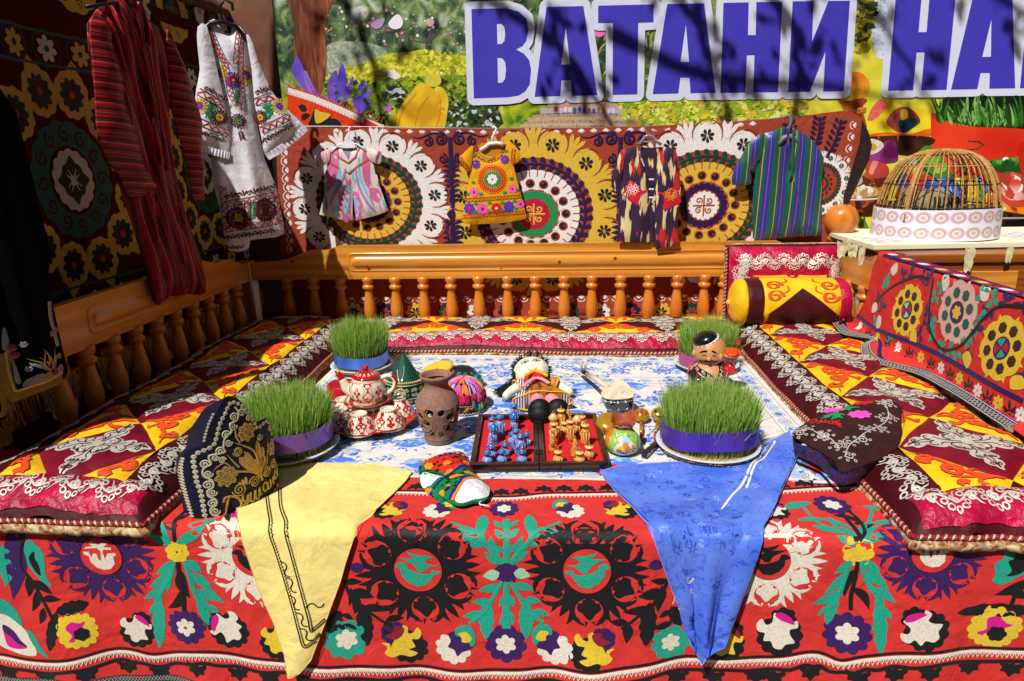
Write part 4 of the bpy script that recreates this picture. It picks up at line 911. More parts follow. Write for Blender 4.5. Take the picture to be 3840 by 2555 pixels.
for i in range(30):      # little drops above the upper band
 x=1300+i*82;j=int(np.argmin(abs(zt.real-fpx([(x,1850)])[0].real)));fe.new('leaf_drop');fe.T(zt[j]+.028j,.030,PI)
 fe.fill(cr(np.array([-.12+.1j,-.2-.15j,-.55-.05j,-.85+.1j,-.95-.25j,-.7-.5j,-.75-.9j,-.35-.95j,.0-1.35j,.35-.95j,.75-.9j,.7-.5j,.95-.25j,.85+.1j,.55-.05j,.2-.15j,.12+.1j]),3),T_BLACK,0);fe.done()
fe.T()
# black braid along the hem
HEM=mat('charcoal_braid','#3a3a3e',rough=.8,bump='knit',bs=240,bd=.5,var=.2)
fe.new('hem_braid');hz=np.linspace(-2.25,1.95,220)-.515j;fe.stroke(hz,.026,HEM,0,h=0)
zz=np.arange(0,420)*.01-2.25;fe.stroke(zz+1j*(-.515+.009*np.where(np.arange(420)%2,1,-1)),.0016,T_WHITE,1);fe.stroke(zz+1j*(-.515-.009*np.where(np.arange(420)%2,1,-1)),.0016,T_WHITE,1);fe.done()
# ================================================================== white and blue table cloth
TZ=.5585
tf=Frame((0,0,TZ),(1,0,0),(0,1,0))
TS=FSurf(tf,lambda u,v:.0022*vnoise(u*7,v*7,8)+.0016*vnoise(u*16,v*5,9)+.0008*np.sin(v*60+3*np.sin(u*4))*np.clip(vnoise(u*3,v*3,1),0,1))
tcl=thing('blue_and_white_tablecloth','white cloth with blue floral print spread in the middle of the daybed','tablecloth',(-.1,2.55,TZ))
TCW=cotton('white_tablecloth','#dbd8d2')
sheet(TS,-1.10,.92,1.905,3.30,130,90,TCW,'cloth',tcl,thick=.001)
B1=mat('blue_print','#527fdc',rough=.85,spec=.15,var=.22,vs=220);B2=mat('light_blue_print','#9abbf0',rough=.85,spec=.15,var=.22,vs=260);B3=mat('blue_outline_print','#4658a4',rough=.85,spec=.15);B4=mat('deep_blue_print','#3c66c8',rough=.85,var=.2,vs=200)
te=Emb(TS,tcl,base=.0004,step=.00022,cord=0)
rt=random.Random(21)
def oval(c,rx,ry,L=0):
 te.stroke(circ(rx,22,c,ry),.0022,B3,L,closed=True,h=0);te.fill(circ(rx*.72,12,c,ry*.66),B2 if rt.random()<.5 else B1,L);te.fill(circ(rx*.4,9,c-.1*rx,ry*.35),B1 if rt.random()<.5 else B2,L+1)
for(y,n,rx,ry)in((3.17,26,.032,.020),(2.86,22,.030,.018),(1.955,24,.034,.020)):
 for i in range(n):
  te.new('printed_oval');oval(complex(-1.05+(i+.5)*1.92/n+rt.uniform(-.004,.004),y+rt.uniform(-.004,.004)),rx,ry);te.done()
for(x,n)in((-1.03,15),(.845,15)):
 for i in range(n):te.new('printed_oval');oval(complex(x,1.98+(i+.5)*1.12/n),.020,.030);te.done()
te.new('printed_line')
for y in(3.205,3.13,2.90,2.82,1.925):te.stroke(np.linspace(-1.06,.88,60)+1j*(y+.003*np.sin(np.arange(60))),.0018,B3,0,h=0)
for x in(-1.06,-.99,.81,.88):te.stroke(x+1j*np.linspace(1.93,3.2,40),.0018,B3,0,h=0)
te.done()
def peony(c,r,a):
 te.new('printed_flower');te.T(c,r,a)
 te.fill(scal(13,1,.09,k=4,ry=.62),B2,0);te.fill(cr(np.array([-.9-.1j,-.5-.5j,.2-.6j,.9-.2j,.5-.05j,0,-.4-.05j]),4),B1,1);te.fill(flower(5,.2,.42,.1+.15j,ph=1),B1,1)
 te.stroke(cr(np.array([-1.0+.1j,-.7+.55j,0+.68j,.7+.5j,1.02+.1j]),4,False),.035,B3,2,h=0);te.stroke(cr(np.array([-.5-.1j,0+.2j,.5-.1j]),4,False),.03,T_SNOW,2,h=0)
 for k in range(7):te.fill(leaf(.95*np.exp(1j*(PI+k*PI/6))*(1+0j),1.35*np.exp(1j*(PI+k*PI/6+.1)),.16,.1),B1,0)
 te.done();te.T()
def sprig(c,L,a,bend):
 te.new('printed_sprig');te.T(c,L,a);t=np.linspace(0,1,12);st=t+1j*bend*np.sin(t*PI*1.1)+.0j;te.stroke(st,.012,B3,0,h=0)
 for k in range(7):
  q=st[1+k+int(k>3)];s=1 if k%2 else-1;ln=rt.uniform(.2,.34)*(1.1-.06*k);te.fill(leaf(q,q+ln*np.exp(1j*(s*rt.uniform(.5,1.1)+bend*.5)),ln*rt.uniform(.34,.5),s*.18,7,.5),rt.choice([B1,B1,B2,B4]),1)
 te.stroke(spiral(st[-1],.10,.02,a*0+PI,1.1,10),.012,B3,0,h=0);te.done();te.T()
placed=[]
for i in range(700):
 c=complex(rt.uniform(-.97,.80),rt.uniform(1.99,2.80));r=rt.uniform(.045,.070)
 if all(abs(c-q)>(r+s)*1.32 for q,s in placed):placed.append((c,r));peony(c,r,rt.uniform(-.5,.5)+(PI if rt.random()<.25 else 0))
 if len(placed)>60:break
for i in range(250):
 c=complex(rt.uniform(-.98,.80),rt.uniform(1.98,2.80))
 if any(abs(c-q)<s*.9 for q,s in placed):continue
 sprig(c,rt.uniform(.09,.17),rt.uniform(0,2*PI),rt.uniform(-.35,.35))
for i in range(110):sprig(complex(rt.uniform(-1.0,.8),rt.uniform(2.915,3.115)),rt.uniform(.07,.12),rt.choice([0,PI])+rt.uniform(-.4,.4),rt.uniform(-.3,.3))
# ================================================================== mattresses
def mattress(name,label,loc,fn,W,L,cen,fieldu,b,inner_mat,upright=None,frontband=.13,flip=False,seed=1,sign=1):
 """fn(u,v,h)->xyz; u across from the inner edge, v along from the front; cen: v of the dark diamonds"""
 def hgt(u,v):
  ed=lambda q:1-np.exp(-np.clip(q,0,2)/.036)
  h=.082*ed(u)*ed(W-u)*ed(v)*ed(L-v)+.010*np.sin(PI*np.clip(u/W,0,1))
  u0,u1=fieldu;uc=(u0+u1)/2;a=(u1-u0)/2
  ph=np.abs(((v-cen[0])%(2*b))-b)/b;qq=np.abs(u-uc)/a           # seam where |u|/a + |v|/b = 1
  seam=np.abs(qq-ph)*a*.74;inside=(qq<1)&(v>frontband)
  h=h-np.where(inside,.014*np.exp(-(seam/.020)**2),0)-.008*np.exp(-((u-u0)/.014)**2)-.008*np.exp(-((u-u1)/.014)**2)-.008*np.exp(-((v-frontband)/.014)**2)
  return h+.007*vnoise(u*7,v*7,seed)+.004*vnoise(u*19+5,v*19,seed+3)+.004*np.sin(u*75+4*vnoise(u*8,v*8,3))*np.exp(-(v/.10)**2)
 S=CSurf(lambda u,v:fn(u,v,hgt(u,v)),sign)
 o=thing(name,label,'mattress',loc)
 sheet(S,0,W,0,L,int(W/.018),int(L/.018),inner_mat,'velvet_top',o)
 # floral underside showing below the piping
 ring=np.concatenate([np.linspace(0,W,40)*(1+0j),W+1j*np.linspace(0,L,90)[1:],(np.linspace(0,W,40)+1j*L)[::-1][1:],(1j*np.linspace(0,L,90))[::-1][1:-1]])
 cen_=complex(W/2,L/2);P=[]
 for s_,dz in((0,0.0),(.006,-.010),(.010,-.022),(.007,-.036),(-.02,-.042)):
  q=ring+np.where(abs(ring.real)<1e-6,-s_,np.where(abs(ring.real-W)<1e-6,s_,0))+1j*np.where(abs(ring.imag)<1e-6,-s_,0)
  P.append(fn(q.real,q.imag,np.full(len(q),dz)+.003*vnoise(q.real*30,q.imag*30+dz*60,6)))
 MB().grid(np.stack(P,1)[::-1],FLORAL,wrapu=True).build('floral_underside',o)
 # twisted cord piping on the inner and front edges
 for path in(1j*np.linspace(0.0,L,int(L/.0022))[::1],np.linspace(0,W,int(W/.0022))*(1+0j)):
  n=len(path);ph=np.arange(n)*.0022*2*PI/.020
  out=np.where(abs(path.real)<1e-9,-1,0)+1j*np.where(abs(path.imag)<1e-9,-1,0)
  pb=MB()
  for s_,m in((0,C_CORD),(PI*.67,C_CORD2),(PI*1.33,C_CORD)):
   q=path+out*(.003+.0045*np.cos(ph+s_));pb.tube(fn(q.real,q.imag,.002+.0045*np.sin(ph+s_))[::2],.0042,m,5,caps=False)
  pb.build('twisted_piping',o)
 e=Emb(S,o,res=.020,base=.0035,step=.0012,cord=.24)
 u0,u1=fieldu;uc=(u0+u1)/2;a=(u1-u0)/2;vend=upright if upright else L-.10
 def clipv(z):      # keep patches inside the field
  return z.real+1j*np.clip(z.imag,frontband+.004,vend)
 k=0
 for vc in cen:
  e.new('velvet_diamond');q=np.array([uc-a+1j*vc,uc+1j*(vc-b),uc+a+1j*vc,uc+1j*(vc+b)]);zz=np.concatenate([q[i]+(q[(i+1)%4]-q[i])*np.linspace(0,1,9)[:-1]for i in range(4)])
  e.fill(clipv(zz),D_VEL,0);e.done()
  if vc-b<vend:silver_motif(e,uc+1j*vc,a,b,frontband,vend)
 vs=sorted(set([round(vc-b,4)for vc in cen]+[round(cen[-1]+b,4)]))
 for vt in vs:
  for sd in(-1,1):
   e.new('velvet_triangle');q=np.array([uc+1j*vt,uc+sd*a+1j*(vt-b),uc+sd*a+1j*(vt+b)]);zz=np.concatenate([q[i]+(q[(i+1)%3]-q[i])*np.linspace(0,1,9)[:-1]for i in range(3)])
   zz=clipv(zz)
   if np.ptp(zz.imag)<.03:continue
   e.fill(zz,Y_VEL,0);e.done()
   if frontband-.10<vt<vend+.1:orange_motif(e,uc+1j*vt,sd,a,b,frontband+.008,vend-.008)
 # silver vine borders
 e.new('silver_vine');vine(e,1j*.1+(u0*.52),1j*(L-.06)+(u0*.52),u0*.30);e.done()
 if W-u1>.06:e.new('silver_vine');vine(e,1j*.1+(u1+(W-u1)*.5),1j*(L-.06)+(u1+(W-u1)*.5),.034);e.done()
 e.new('front_panel');zz=np.concatenate([np.linspace(.03,W-.03,30)+1j*.012,(np.linspace(.03,W-.03,30)+1j*frontband)[::-1]]);e.fill(zz,C_VEL,0);e.done()
 e.new('silver_vine');vine(e,.05+1j*frontband*.62,W-.05+1j*frontband*.62,frontband*.30,2);e.done()
 return o,S,e
def vine(e,p,q,amp,L=1):
 ln=abs(q-p);d=(q-p)/ln;lam=amp*2.7;n=max(2,int(ln/lam));e.T(p,1.0,float(np.angle(d)));lam=ln/n
 t=np.linspace(0,ln,n*14);e.stroke(t+1j*amp*.42*np.sin(2*PI*t/lam),amp*.16,SILVER,L)
 for i in range(n*2):
  s=1 if i%2 else-1;c=(i+.5)*lam/2+1j*amp*.10*s*-1
  e.stroke(spiral(c+1j*0,amp*.40,amp*.05,s*PI/2,1.6*s,15),amp*.20,SILVER,L)
  for k in range(5):
   a=s*(-PI/2)+(k-2)*.62*1.0;w=c+(amp*.62)*np.exp(1j*a*-1 if False else 1j*(-s*PI/2+(k-2)*.62));r=amp*.20
   e.stroke(circ(r,8,w+(amp*.22)*np.exp(1j*(-s*PI/2+(k-2)*.62))),amp*.12,SILVER,L,closed=True)
  e.stroke(np.array([c+1j*s*amp*.2,c+1j*s*amp*.75+amp*.25,c+1j*s*amp*.95+amp*.45]),amp*.14,SILVER,L,1)
 e.T()
ARM=np.array([.03+.10j,.12+.21j,.22+.26j,.31+.24j,.36+.17j,.44+.22j,.54+.235j,.62+.19j,.66+.12j,.74+.155j,.83+.13j,.89+.06j,1.0+.0j]);ARM=np.concatenate([ARM,ARM.conjugate()[:-1][::-1]])
def silver_motif(e,c,a,b,v0,v1):
 e.new('silver_arabesque')
 def tr_(z):return c+z.real*a+1j*z.imag*b
 def ok(z):return np.all((z.imag>v0+.006)&(z.imag<v1-.006))
 for s in(1,-1):
  for ax in(0,1):
   g=s*(.90 if ax==0 else .82)*(1 if ax==0 else 1j);z=tr_(g*cr(ARM,5)*(1+.0j))
   if not ok(z):z=z.real+1j*np.clip(z.imag,v0+.008,v1-.008)
   e.fill(z,SILVER,1)
   for q in(1,-1):
    for w_,wd in((spiral(.24+.135j*q,.085,.012,-q*PI/2,q*1.6,20),.0038),(spiral(.55+.115j*q,.075,.010,-q*PI/2,q*1.5,18),.0036),(spiral(.80+.06j*q,.05,.010,-q*PI/2,q*1.2,12),.003),(cr(np.array([.05+.02j*q,.20+.03j*q,.38+.05j*q,.46+.13j*q]),5,False),.0034),(cr(np.array([.50+.0j,.66+.04j*q,.78+.015j*q,.93]),5,False),.003),(cr(np.array([.10+.16j*q,.20+.235j*q,.31+.20j*q]),5,False),.003)):
     z=tr_(g*w_)
     if ok(z):e.stroke(z,wd,M_VEL,2,h=.0004)
    for w_ in(spiral(.24+.135j*q,.055,.008,q*PI/2,q*1.3,14),arc(.55+.115j*q,.035,0,5,8)):
     z=tr_(g*w_)
     if ok(z):e.stroke(z,.0055,SILVER,3,h=.002)
 e.fill(tr_(circ(.09,14)),SILVER,3)if ok(tr_(circ(.09,14)))else None;e.done()
def orange_motif(e,c,sd,a,b,v0,v1):
 e.new('orange_scroll')
 def st(z,w,m,L,tp=0,h=None):
  zz=c+sd*z.real*a+1j*z.imag*b
  zz=zz[(zz.imag>v0)&(zz.imag<v1)]
  if len(zz)>2:e.stroke(zz,w,m,L,tp,h=h)
 P=[]
 for q in(1,-1):
  P+=[(cr(np.array([.30+.0j,.48+.10j*q,.62+.32j*q,.82+.56j*q,.90+.80j*q]),5,False),.019,1),(spiral(.66+.17j*q,.15,.03,q*PI*.9,-q*1.4,18),.016,0),(spiral(.84+.52j*q,.12,.03,-q*PI/2,q*1.2,14),.015,0),(cr(np.array([.5+.1j*q,.36+.22j*q,.24+.14j*q]),4,False),.012,2)]
 P.append((cr(np.array([.12,.3,.5+.0j,.80+.02j]),4,False),.014,2))
 for z,w,tp in P:st(z,w+.004,T_DKRED,1,tp,.0006)
 for z,w,tp in P:st(z,w,T_ORANGE,2,tp,.0025)
 e.done()
def floral_mat():
 g=NT('tapestry_floral',rough=.85,spec=.15);v=g.map(scale=(1,1,1));n1=g.noise(v,34,4,1.4);n2=g.noise(g.map(loc=(4,2,7)),60,3,.6)
 c=g.ramp(n1,[(.30,'#6a1c1c'),(.42,'#8c2a24'),(.50,'#a8703a'),(.56,'#d8c69a'),(.66,'#ead9b4'),(.74,'#8b8f9c')]);d=g.ramp(n2,[(.35,'#5a1416'),(.5,'#c09a60'),(.65,'#e6dcc0')])
 g.base(g.mix(.4,c,d));g.bump(n2,.4,.002);return g.m
FLORAL=floral_mat()
C_CORD=mat('crimson_cord','#8e1c30',rough=.5,var=.1);C_CORD2=mat('gilt_cord','#cdb88e',rough=.45,metal=.2,var=.1)
MZ=.578
def wav(v,s):return .013*vnoise(v*2.6,v*0+s,5)+.006*vnoise(v*7,v*0+s,6)
def fn_left(u,v,h):return np.stack([-1.150-u+wav(v,.3),1.575+v+wav(u*2,.7),MZ+h+.5*wav(v+u,.5)],1)
lm,LMS,lme=mattress('floor_mattress','patchwork velvet mattress along the left railing, half in shade',(-1.43,2.6,ZT),fn_left,.64,2.17,[.295+.44*i for i in range(5)],(.125,.525),.22,M_VEL,None,.12,seed=2,sign=-1)
def fn_back(u,v,h):      # u from front edge to the back, v from left to right
 return np.stack([-1.10+v,3.235+u+.012*np.sin(v*3)+wav(v,.2),MZ+h+.6*wav(v,.9)],1)
def mat_back():
 W,L=.51,2.0
 def hgt(u,v):
  d=np.minimum(np.minimum(u,W-u),np.minimum(v+.2,L-v+.2));h=.078*(1-np.exp(-np.clip(d,0,1)/.034));uc=.33;a=.19;ph=abs(((v-.16)%.5)-.25)/.25;seam=abs(abs(u-uc)/a-ph)*.12
  return h-np.where(abs(u-uc)<a,.010*np.exp(-(seam/.018)**2),0)-.008*np.exp(-((u-.14)/.014)**2)+.004*vnoise(u*9,v*9,7)+.003*vnoise(u*20,v*20,8)+.010*np.clip((u-.2)*2,0,1)
 S=CSurf(lambda u,v:fn_back(u,v,hgt(u,v)),-1)
 o=thing('floor_mattress','patchwork velvet mattress across the back in front of the balusters','mattress',(-.1,3.48,ZT))
 sheet(S,0,W,0,L,36,110,M_VEL,'velvet_top',o);e=Emb(S,o,res=.020,base=.0035,step=.0012,cord=.24)
 q=1j*np.linspace(-.02,L+.02,120);P=[]
 for s_,dz in((0,0),(-.004,-.006),(-.006,-.013),(-.003,-.020),(.02,-.023)):P.append(fn_back(np.full(120,s_),q.imag,np.full(120,dz)+.003*vnoise(q.imag*30,0*q.imag+dz*60,6)))
 MB().grid(np.stack(P,1),FLORAL).build('floral_underside',o)
 path=np.linspace(0,L,int(L/.0022));ph=path*2*PI/.02;pb=MB()
 for s_,m in((0,C_CORD),(2.1,C_CORD2),(4.2,C_CORD)):pb.tube(fn_back(-.003-.0045*np.cos(ph+s_),path,.002+.0045*np.sin(ph+s_))[::2],.0042,m,5,caps=False)
 pb.build('twisted_piping',o)
 e.new('front_panel');e.fill(np.concatenate([.012+1j*np.linspace(0,L,40),(.14+1j*np.linspace(0,L,40))[::-1]]),C_VEL,0);e.done()
 e.new('silver_vine');vine(e,.075+.02j,.075+1j*(L-.02),.036,2);e.done()
 uc,a,b=.33,.19,.25
 for i in range(-1,5):
  vc=.16+i*.5
  def cl(z):return z.real+1j*np.clip(z.imag,0.004,L-.004)
  q=np.array([uc-a+1j*vc,uc+1j*(vc-b),uc+a+1j*vc,uc+1j*(vc+b)]);zz=cl(np.concatenate([q[k]+(q[(k+1)%4]-q[k])*np.linspace(0,1,9)[:-1]for k in range(4)]))
  if np.ptp(zz.imag)>.03:e.new('velvet_diamond');e.fill(zz,M_VEL,0);e.done();silver_motif(e,uc+1j*vc,a,b,0,L)
  for sd in(-1,1):
   vt=vc+b;q=np.array([uc+1j*vt,uc+sd*a+1j*(vt-b),uc+sd*a+1j*(vt+b)]);zz=cl(np.concatenate([q[k]+(q[(k+1)%3]-q[k])*np.linspace(0,1,9)[:-1]for k in range(3)]))
   if np.ptp(zz.imag)<.03:continue
   e.new('velvet_triangle');e.fill(zz,Y_VEL,0);e.done();orange_motif(e,uc+1j*vt,sd,a,b,.01,L-.01)
 e.new('back_band');e.fill(np.concatenate([.512+1j*np.linspace(0,L,40),(.538+1j*np.linspace(0,L,40))[::-1]]),C_VEL,1);e.done()
 return o
mat_back()
AF=2.03;RB=.07
def fn_right(u,v,h):
 u=np.asarray(u,float);v=np.asarray(v,float);th=np.clip((v-AF)/RB,0,PI/2);ex=np.clip(v-AF-RB*PI/2,0,None)
 y=1.585+np.minimum(v,AF)+RB*np.sin(th)+ex*.04;z=MZ+RB*(1-np.cos(th))+ex;ny=-np.sin(th);nz=np.cos(th)
 return np.stack([.915+u+wav(v,.6),y+ny*h+wav(u*2,.1)*nz,z+nz*(h+.5*wav(v+u,.8))],1)
LR=AF+RB*PI/2+.40
rm,RMS,rme=mattress('floor_mattress','patchwork velvet mattress on the right, its far end turned up against the rail',(1.2,2.6,ZT),fn_right,.605,LR,[.38+.44*i for i in range(4)],(.125,.525),.22,M_VEL,AF-.02,.12,seed=12)
# turned-up end: same velvet, its lit tone painted as crimson; own vine frame
rme.res=.03;V0=AF+RB*PI/2+.01
rme.new('upright_panel');rme.fill(np.concatenate([np.linspace(.012,.578,24)+1j*V0,(np.linspace(.012,.578,24)+1j*(LR-.012))[::-1]]),C_VEL,0);rme.done()
rme.new('silver_vine');vine(rme,.06+1j*(LR-.085),.55+1j*(LR-.085),.036,2);rme.done()
rme.new('silver_vine');vine(rme,.062+1j*(V0+.0),.062+1j*(LR-.10),.030,2);rme.done();rme.new('silver_vine');vine(rme,.54+1j*(V0+.15),.54+1j*(LR-.10),.026,2);rme.done()
rme.new('velvet_panel');rme.fill(np.concatenate([np.linspace(.12,.50,18)+1j*V0,(np.linspace(.12,.50,18)+1j*(LR-.155))[::-1]]),Y_VEL,1);rme.done()
for cc in(.21,.40):
 rme.new('orange_scroll')
 for q in(1,-1):
  for z,w in((spiral(cc+q*.045+1j*(LR-.22),.04,.008,-PI/2,q*1.3,16),.018),(spiral(cc+q*.06+1j*(LR-.30),.03,.008,PI/2,-q*1.2,14),.016)):rme.stroke(z,w+.005,T_DKRED,2,h=.0006);rme.stroke(z,w,T_ORANGE,3,h=.0025)
 rme.done()
# ------------------------------------------------------------------ bolster
def bolster():
 o=thing('bolster_pillow','round yellow and maroon velvet bolster lying against the turned-up mattress','pillow',(1.2,3.52,MZ+.07))
 A=hit(2735,1120,1,3.50);Bp=hit(3185,1115,1,3.50);r=.118
 A=np.array([A[0],3.50,MZ+.076+r]);Bp=np.array([Bp[0],3.50,MZ+.076+r]);L=Bp[0]-A[0]
 def fn(u,v):      # u along 0..1, v angle
  u=np.asarray(u,float);v=np.asarray(v,float);e=np.clip(np.minimum(u,1-u)/.10,0,1)
  rad=r*np.sqrt(np.clip(1-(1-e)**2.4,0.0,1))*(1+.012*vnoise(u*14,v*3,3)+.006*np.sin(v*18)*np.exp(-e*2.2))+.006
  rad=rad-.006*(np.exp(-((u-.245)/.008)**2)+np.exp(-((u-.115)/.008)**2)+np.exp(-((u-.86)/.008)**2))
  return np.stack([A[0]+u*L,A[1]-rad*np.cos(v),A[2]+rad*np.sin(v)],1)
 S=CSurf(fn,1)
 def ringpart(name,u0,u1,m,nu):
  u=np.linspace(u0,u1,nu);v=np.linspace(0,2*PI,41)[:-1];U,V=np.meshgrid(u,v,indexing='ij');MB().grid(fn(U.ravel(),V.ravel()).reshape(nu,40,3),m,wrapv=True).build(name,o)
 ringpart('end_cap',.0,.115,Y_VEL,16);ringpart('velvet_band',.115,.245,M_VEL,10);ringpart('cover',.245,.86,Y_VEL,30);ringpart('velvet_band',.86,.965,C_VEL,8);ringpart('end_cap',.965,1.0,Y_VEL,10)
 MB().ball((A[0]-.004,A[1],A[2]),(.012,.016,.016),Y_VEL).build('button',o)
 e=Emb(S,o,res=None,base=.002,step=.001,cord=.3)
 q=np.array([.245-.45j+.0j,.55+.70j,.855-.45j]);q=np.array([.245+1j*-.42,.555+1j*.80,.86+1j*-.42,.86+1j*-.9,.245+1j*-.9]);zz=np.concatenate([q[i]+(q[(i+1)%5]-q[i])*np.linspace(0,1,15)[:-1]for i in range(5)])
 V,F=tri(zz*np.array(1),.05);e.new('velvet_diamond');e.res=.05;e.fill(zz,M_VEL,0);e.done();e.res=None
 for c,s in((.33+.95j,1),(.33+.45j,1),(.77+.95j,-1),(.77+.42j,-1)):
  e.new('orange_scroll')
  for z in(spiral(c,.066,.014,0,1.4*s,20),):z=z.real+1j*((z.imag-c.imag)*4.2+c.imag);e.stroke(z,.032,T_DKRED,1,h=.001);e.stroke(z,.026,T_ORANGE,2,h=.002)
  z=cr(np.array([c+.05*s+.1j,c+.11*s+.25j,c+.10*s+.5j]),5,False);e.stroke(z,.016,T_ORANGE,2,2,h=.002);e.done()
bolster()
# ================================================================== scarves hanging over the front edge
HEMS={'yellow_scarf':cotton('yellow_hem','#e4ca74'),'blue_satin_scarf':cotton('lilac_hem','#b4a4d8')}
def scarf(name,label,loc,out,m,fold,thick=.001,res=.018,lift=.006):
 o=thing(name,label,'scarf',loc)
 def fn(u,v):
  P=fs_fn(u,v);t=v>0;hh=fold(u,v)+lift
  tcl_=np.where((v>.31),.006,0)
  P[:,1]-=np.where(v<.012,hh,0);P[:,2]+=np.where(v>=-.012,hh*np.where(v>0,1,.6)+tcl_,0);return P
 S=CSurf(fn);patch(S,fpx(out),m,'cloth',o,res,thick);z=fpx(out);z=np.concatenate([z[i]+(z[(i+1)%len(z)]-z[i])*np.linspace(0,1,7)[:-1]for i in range(len(z))]);MB().tube(S.pos(z,.0005),.0010,HEMS[name],5,closed=True).build('rolled_hem',o);return o,S
YS=cotton('yellow_scarf_cotton','#ecd684');zt0=fpx([(1105,2495)])[0]
yo,YSF=scarf('yellow_scarf','pale yellow cotton scarf with black braid, its point hanging over the front edge',(-.75,FY,ZT),[(905,1800),(1000,1765),(1100,1757),(1250,1755),(1400,1757),(1480,1768),(1545,1783),(1520,1815),(1421,1915),(1327,2017),(1300,2100),(1282,2168),(1237,2295),(1188,2429),(1150,2470),(1101,2499),(1085,2420),(1040,2320),(985,2220),(945,2125),(910,2030),(893,1960),(888,1915),(890,1850)],YS,lambda u,v:np.where(v<0,.006+.016*np.clip(-v*3,0,1)*(.5+.5*np.sin((u-zt0.real)/(v-zt0.imag+.12)*7+.6))*1.5,.003+.004*vnoise(u*9,v*9,3)+.003*vnoise(u*20,v*14,4)))
ye=Emb(YSF,yo,base=.0014,cord=.3)
for off in(0,1):
 pts=([(995,1850),(1003,1915),(1005,2000),(1060,2120),(1110,2240),(1143,2330),(1163,2376),(1195,2366),(1222,2340)]if off==0 else[(1045,1840),(1050,1915),(1058,1990),(1100,2085),(1140,2190),(1172,2280),(1185,2325),(1205,2318),(1236,2296)])
 z=cr(fpx(pts),8,False);d=np.gradient(z);nr=1j*d/abs(d);ye.new('black_braid');ye.stroke(z,.0034,T_BLACK,0);n=len(z)*3;s=np.linspace(0,len(z)-1,n);zi=np.interp(s,range(len(z)),z.real)+1j*np.interp(s,range(len(z)),z.imag);ni=np.interp(s,range(len(z)),nr.real)+1j*np.interp(s,range(len(z)),nr.imag)
 ye.stroke(zi+ni*(.007+.0018*np.where(np.arange(n)%2,1,-1)),.0030,T_BLACK,0);ye.done()
for(x,y,r)in((1078,2120,0),(1105,2172,.05),(1120,2230,.1),(1152,2285,.1),(1170,2335,.2),(1197,2242,1.2)):
 c=fpx([(x,y)])[0];ye.new('black_squiggle');ye.T(c,.022,r);ye.stroke(cr(np.array([-.6+1.0j,0+.8j,.2+.3j,-.1-.3j,.1-.8j,.6-.9j]),4,False),.16,T_BLACK,0);ye.done()
ye.T()
def satin():
 g=NT('blue_satin',rough=.42,spec=.3);v=g.map();n=g.noise(v,30,4,2.5);n2=g.noise(g.map(loc=(2,5,1)),7,3)
 f=g.ramp(n,[(.56,'#000000'),(.60,'#ffffff')]);c=g.mix(f,g.ramp(n2,[(.35,'#456ad8'),(.65,'#6688e8')]),g.ramp(n2,[(.4,'#3454c0'),(.6,'#5674d8')]));g.base(c)
 rr=g.math('MULTIPLY_ADD',f,.2,.42);g.l(rr,g.b.inputs['Roughness']);g.bump(n,.25,.0015);g.b.inputs['Anisotropic'].default_value=.5;return g.m
SAT=satin();zb0=fpx([(2620,2446)])[0]
bo,BSF=scarf('blue_satin_scarf','bright blue satin scarf with white braid, folded and hanging over the front edge',(.4,FY,ZT),[(2249,1782),(2330,1766),(2410,1753),(2532,1746),(2650,1735),(2760,1705),(2880,1668),(2962,1628),(2965,1650),(2992,1704),(2985,1740),(2950,1810),(2921,1880),(2890,1956),(2863,2010),(2855,2037),(2806,2144),(2761,2241),(2716,2339),(2683,2397),(2630,2420),(2620,2446),(2600,2425),(2589,2405),(2557,2307),(2512,2193),(2463,2050),(2422,1980),(2369,1915),(2304,1851)],SAT,
      lambda u,v:np.where(v<.0,.008+np.clip(-v*5,0,1)*sum(a*np.exp(-((((u-zb0.real)/(v-zb0.imag+.16))-s0)/w)**2)for s0,a,w in((-.30,.030,.05),(-.13,.018,.04),(.02,.045,.07),(.22,.026,.05),(.36,.034,.06))),.008*np.clip(1-v*4,0,1)+.014*np.exp(-((u*.8-v*.75-.22)/.03)**2)+.010*np.exp(-((u*.8-v*.75-.36)/.02)**2)+.004*vnoise(u*16,v*16,9)),.0012,.014,.007)
for nm,pts in(('folded_edge',[(2965,1650),(2992,1704),(2950,1810),(2890,1956),(2858,2037),(2808,2144),(2718,2339),(2684,2396),(2634,2420),(2650,2300),(2700,2150),(2775,1990),(2840,1850),(2905,1740)]),('folded_edge',[(2249,1782),(2304,1851),(2369,1915),(2463,2050),(2512,2193),(2557,2307),(2602,2425),(2612,2390),(2590,2260),(2556,2120),(2505,2010),(2420,1900),(2335,1822)])):
 patch(BSF,cr(fpx(pts),3),SAT,nm,bo,.014,.0012,off=.009)
bsE=Emb(BSF,bo,base=.0016,cord=.3)
for pts in([(2862,1680),(2830,1745),(2790,1820),(2740,1880),(2705,1925)],[(2905,1668),(2870,1740),(2830,1775),(2798,1840)]):
 z=cr(fpx(pts),12,False);bsE.new('white_braid');bsE.stroke(z,.0065,T_SNOW,0);n=len(z);bsE.stroke(z+.006*np.where(np.arange(n)%2,1,-1)*(.6+.4j),.003,T_SNOW,0);bsE.done()
z=cr(fpx([(2880,1680),(2845,1740),(2805,1790)]),9,False);bsE.new('white_braid');bsE.stroke(z+.008*np.sin(np.arange(len(z))*1.6)*(.8+.5j),.0035,T_SNOW,0);bsE.done()
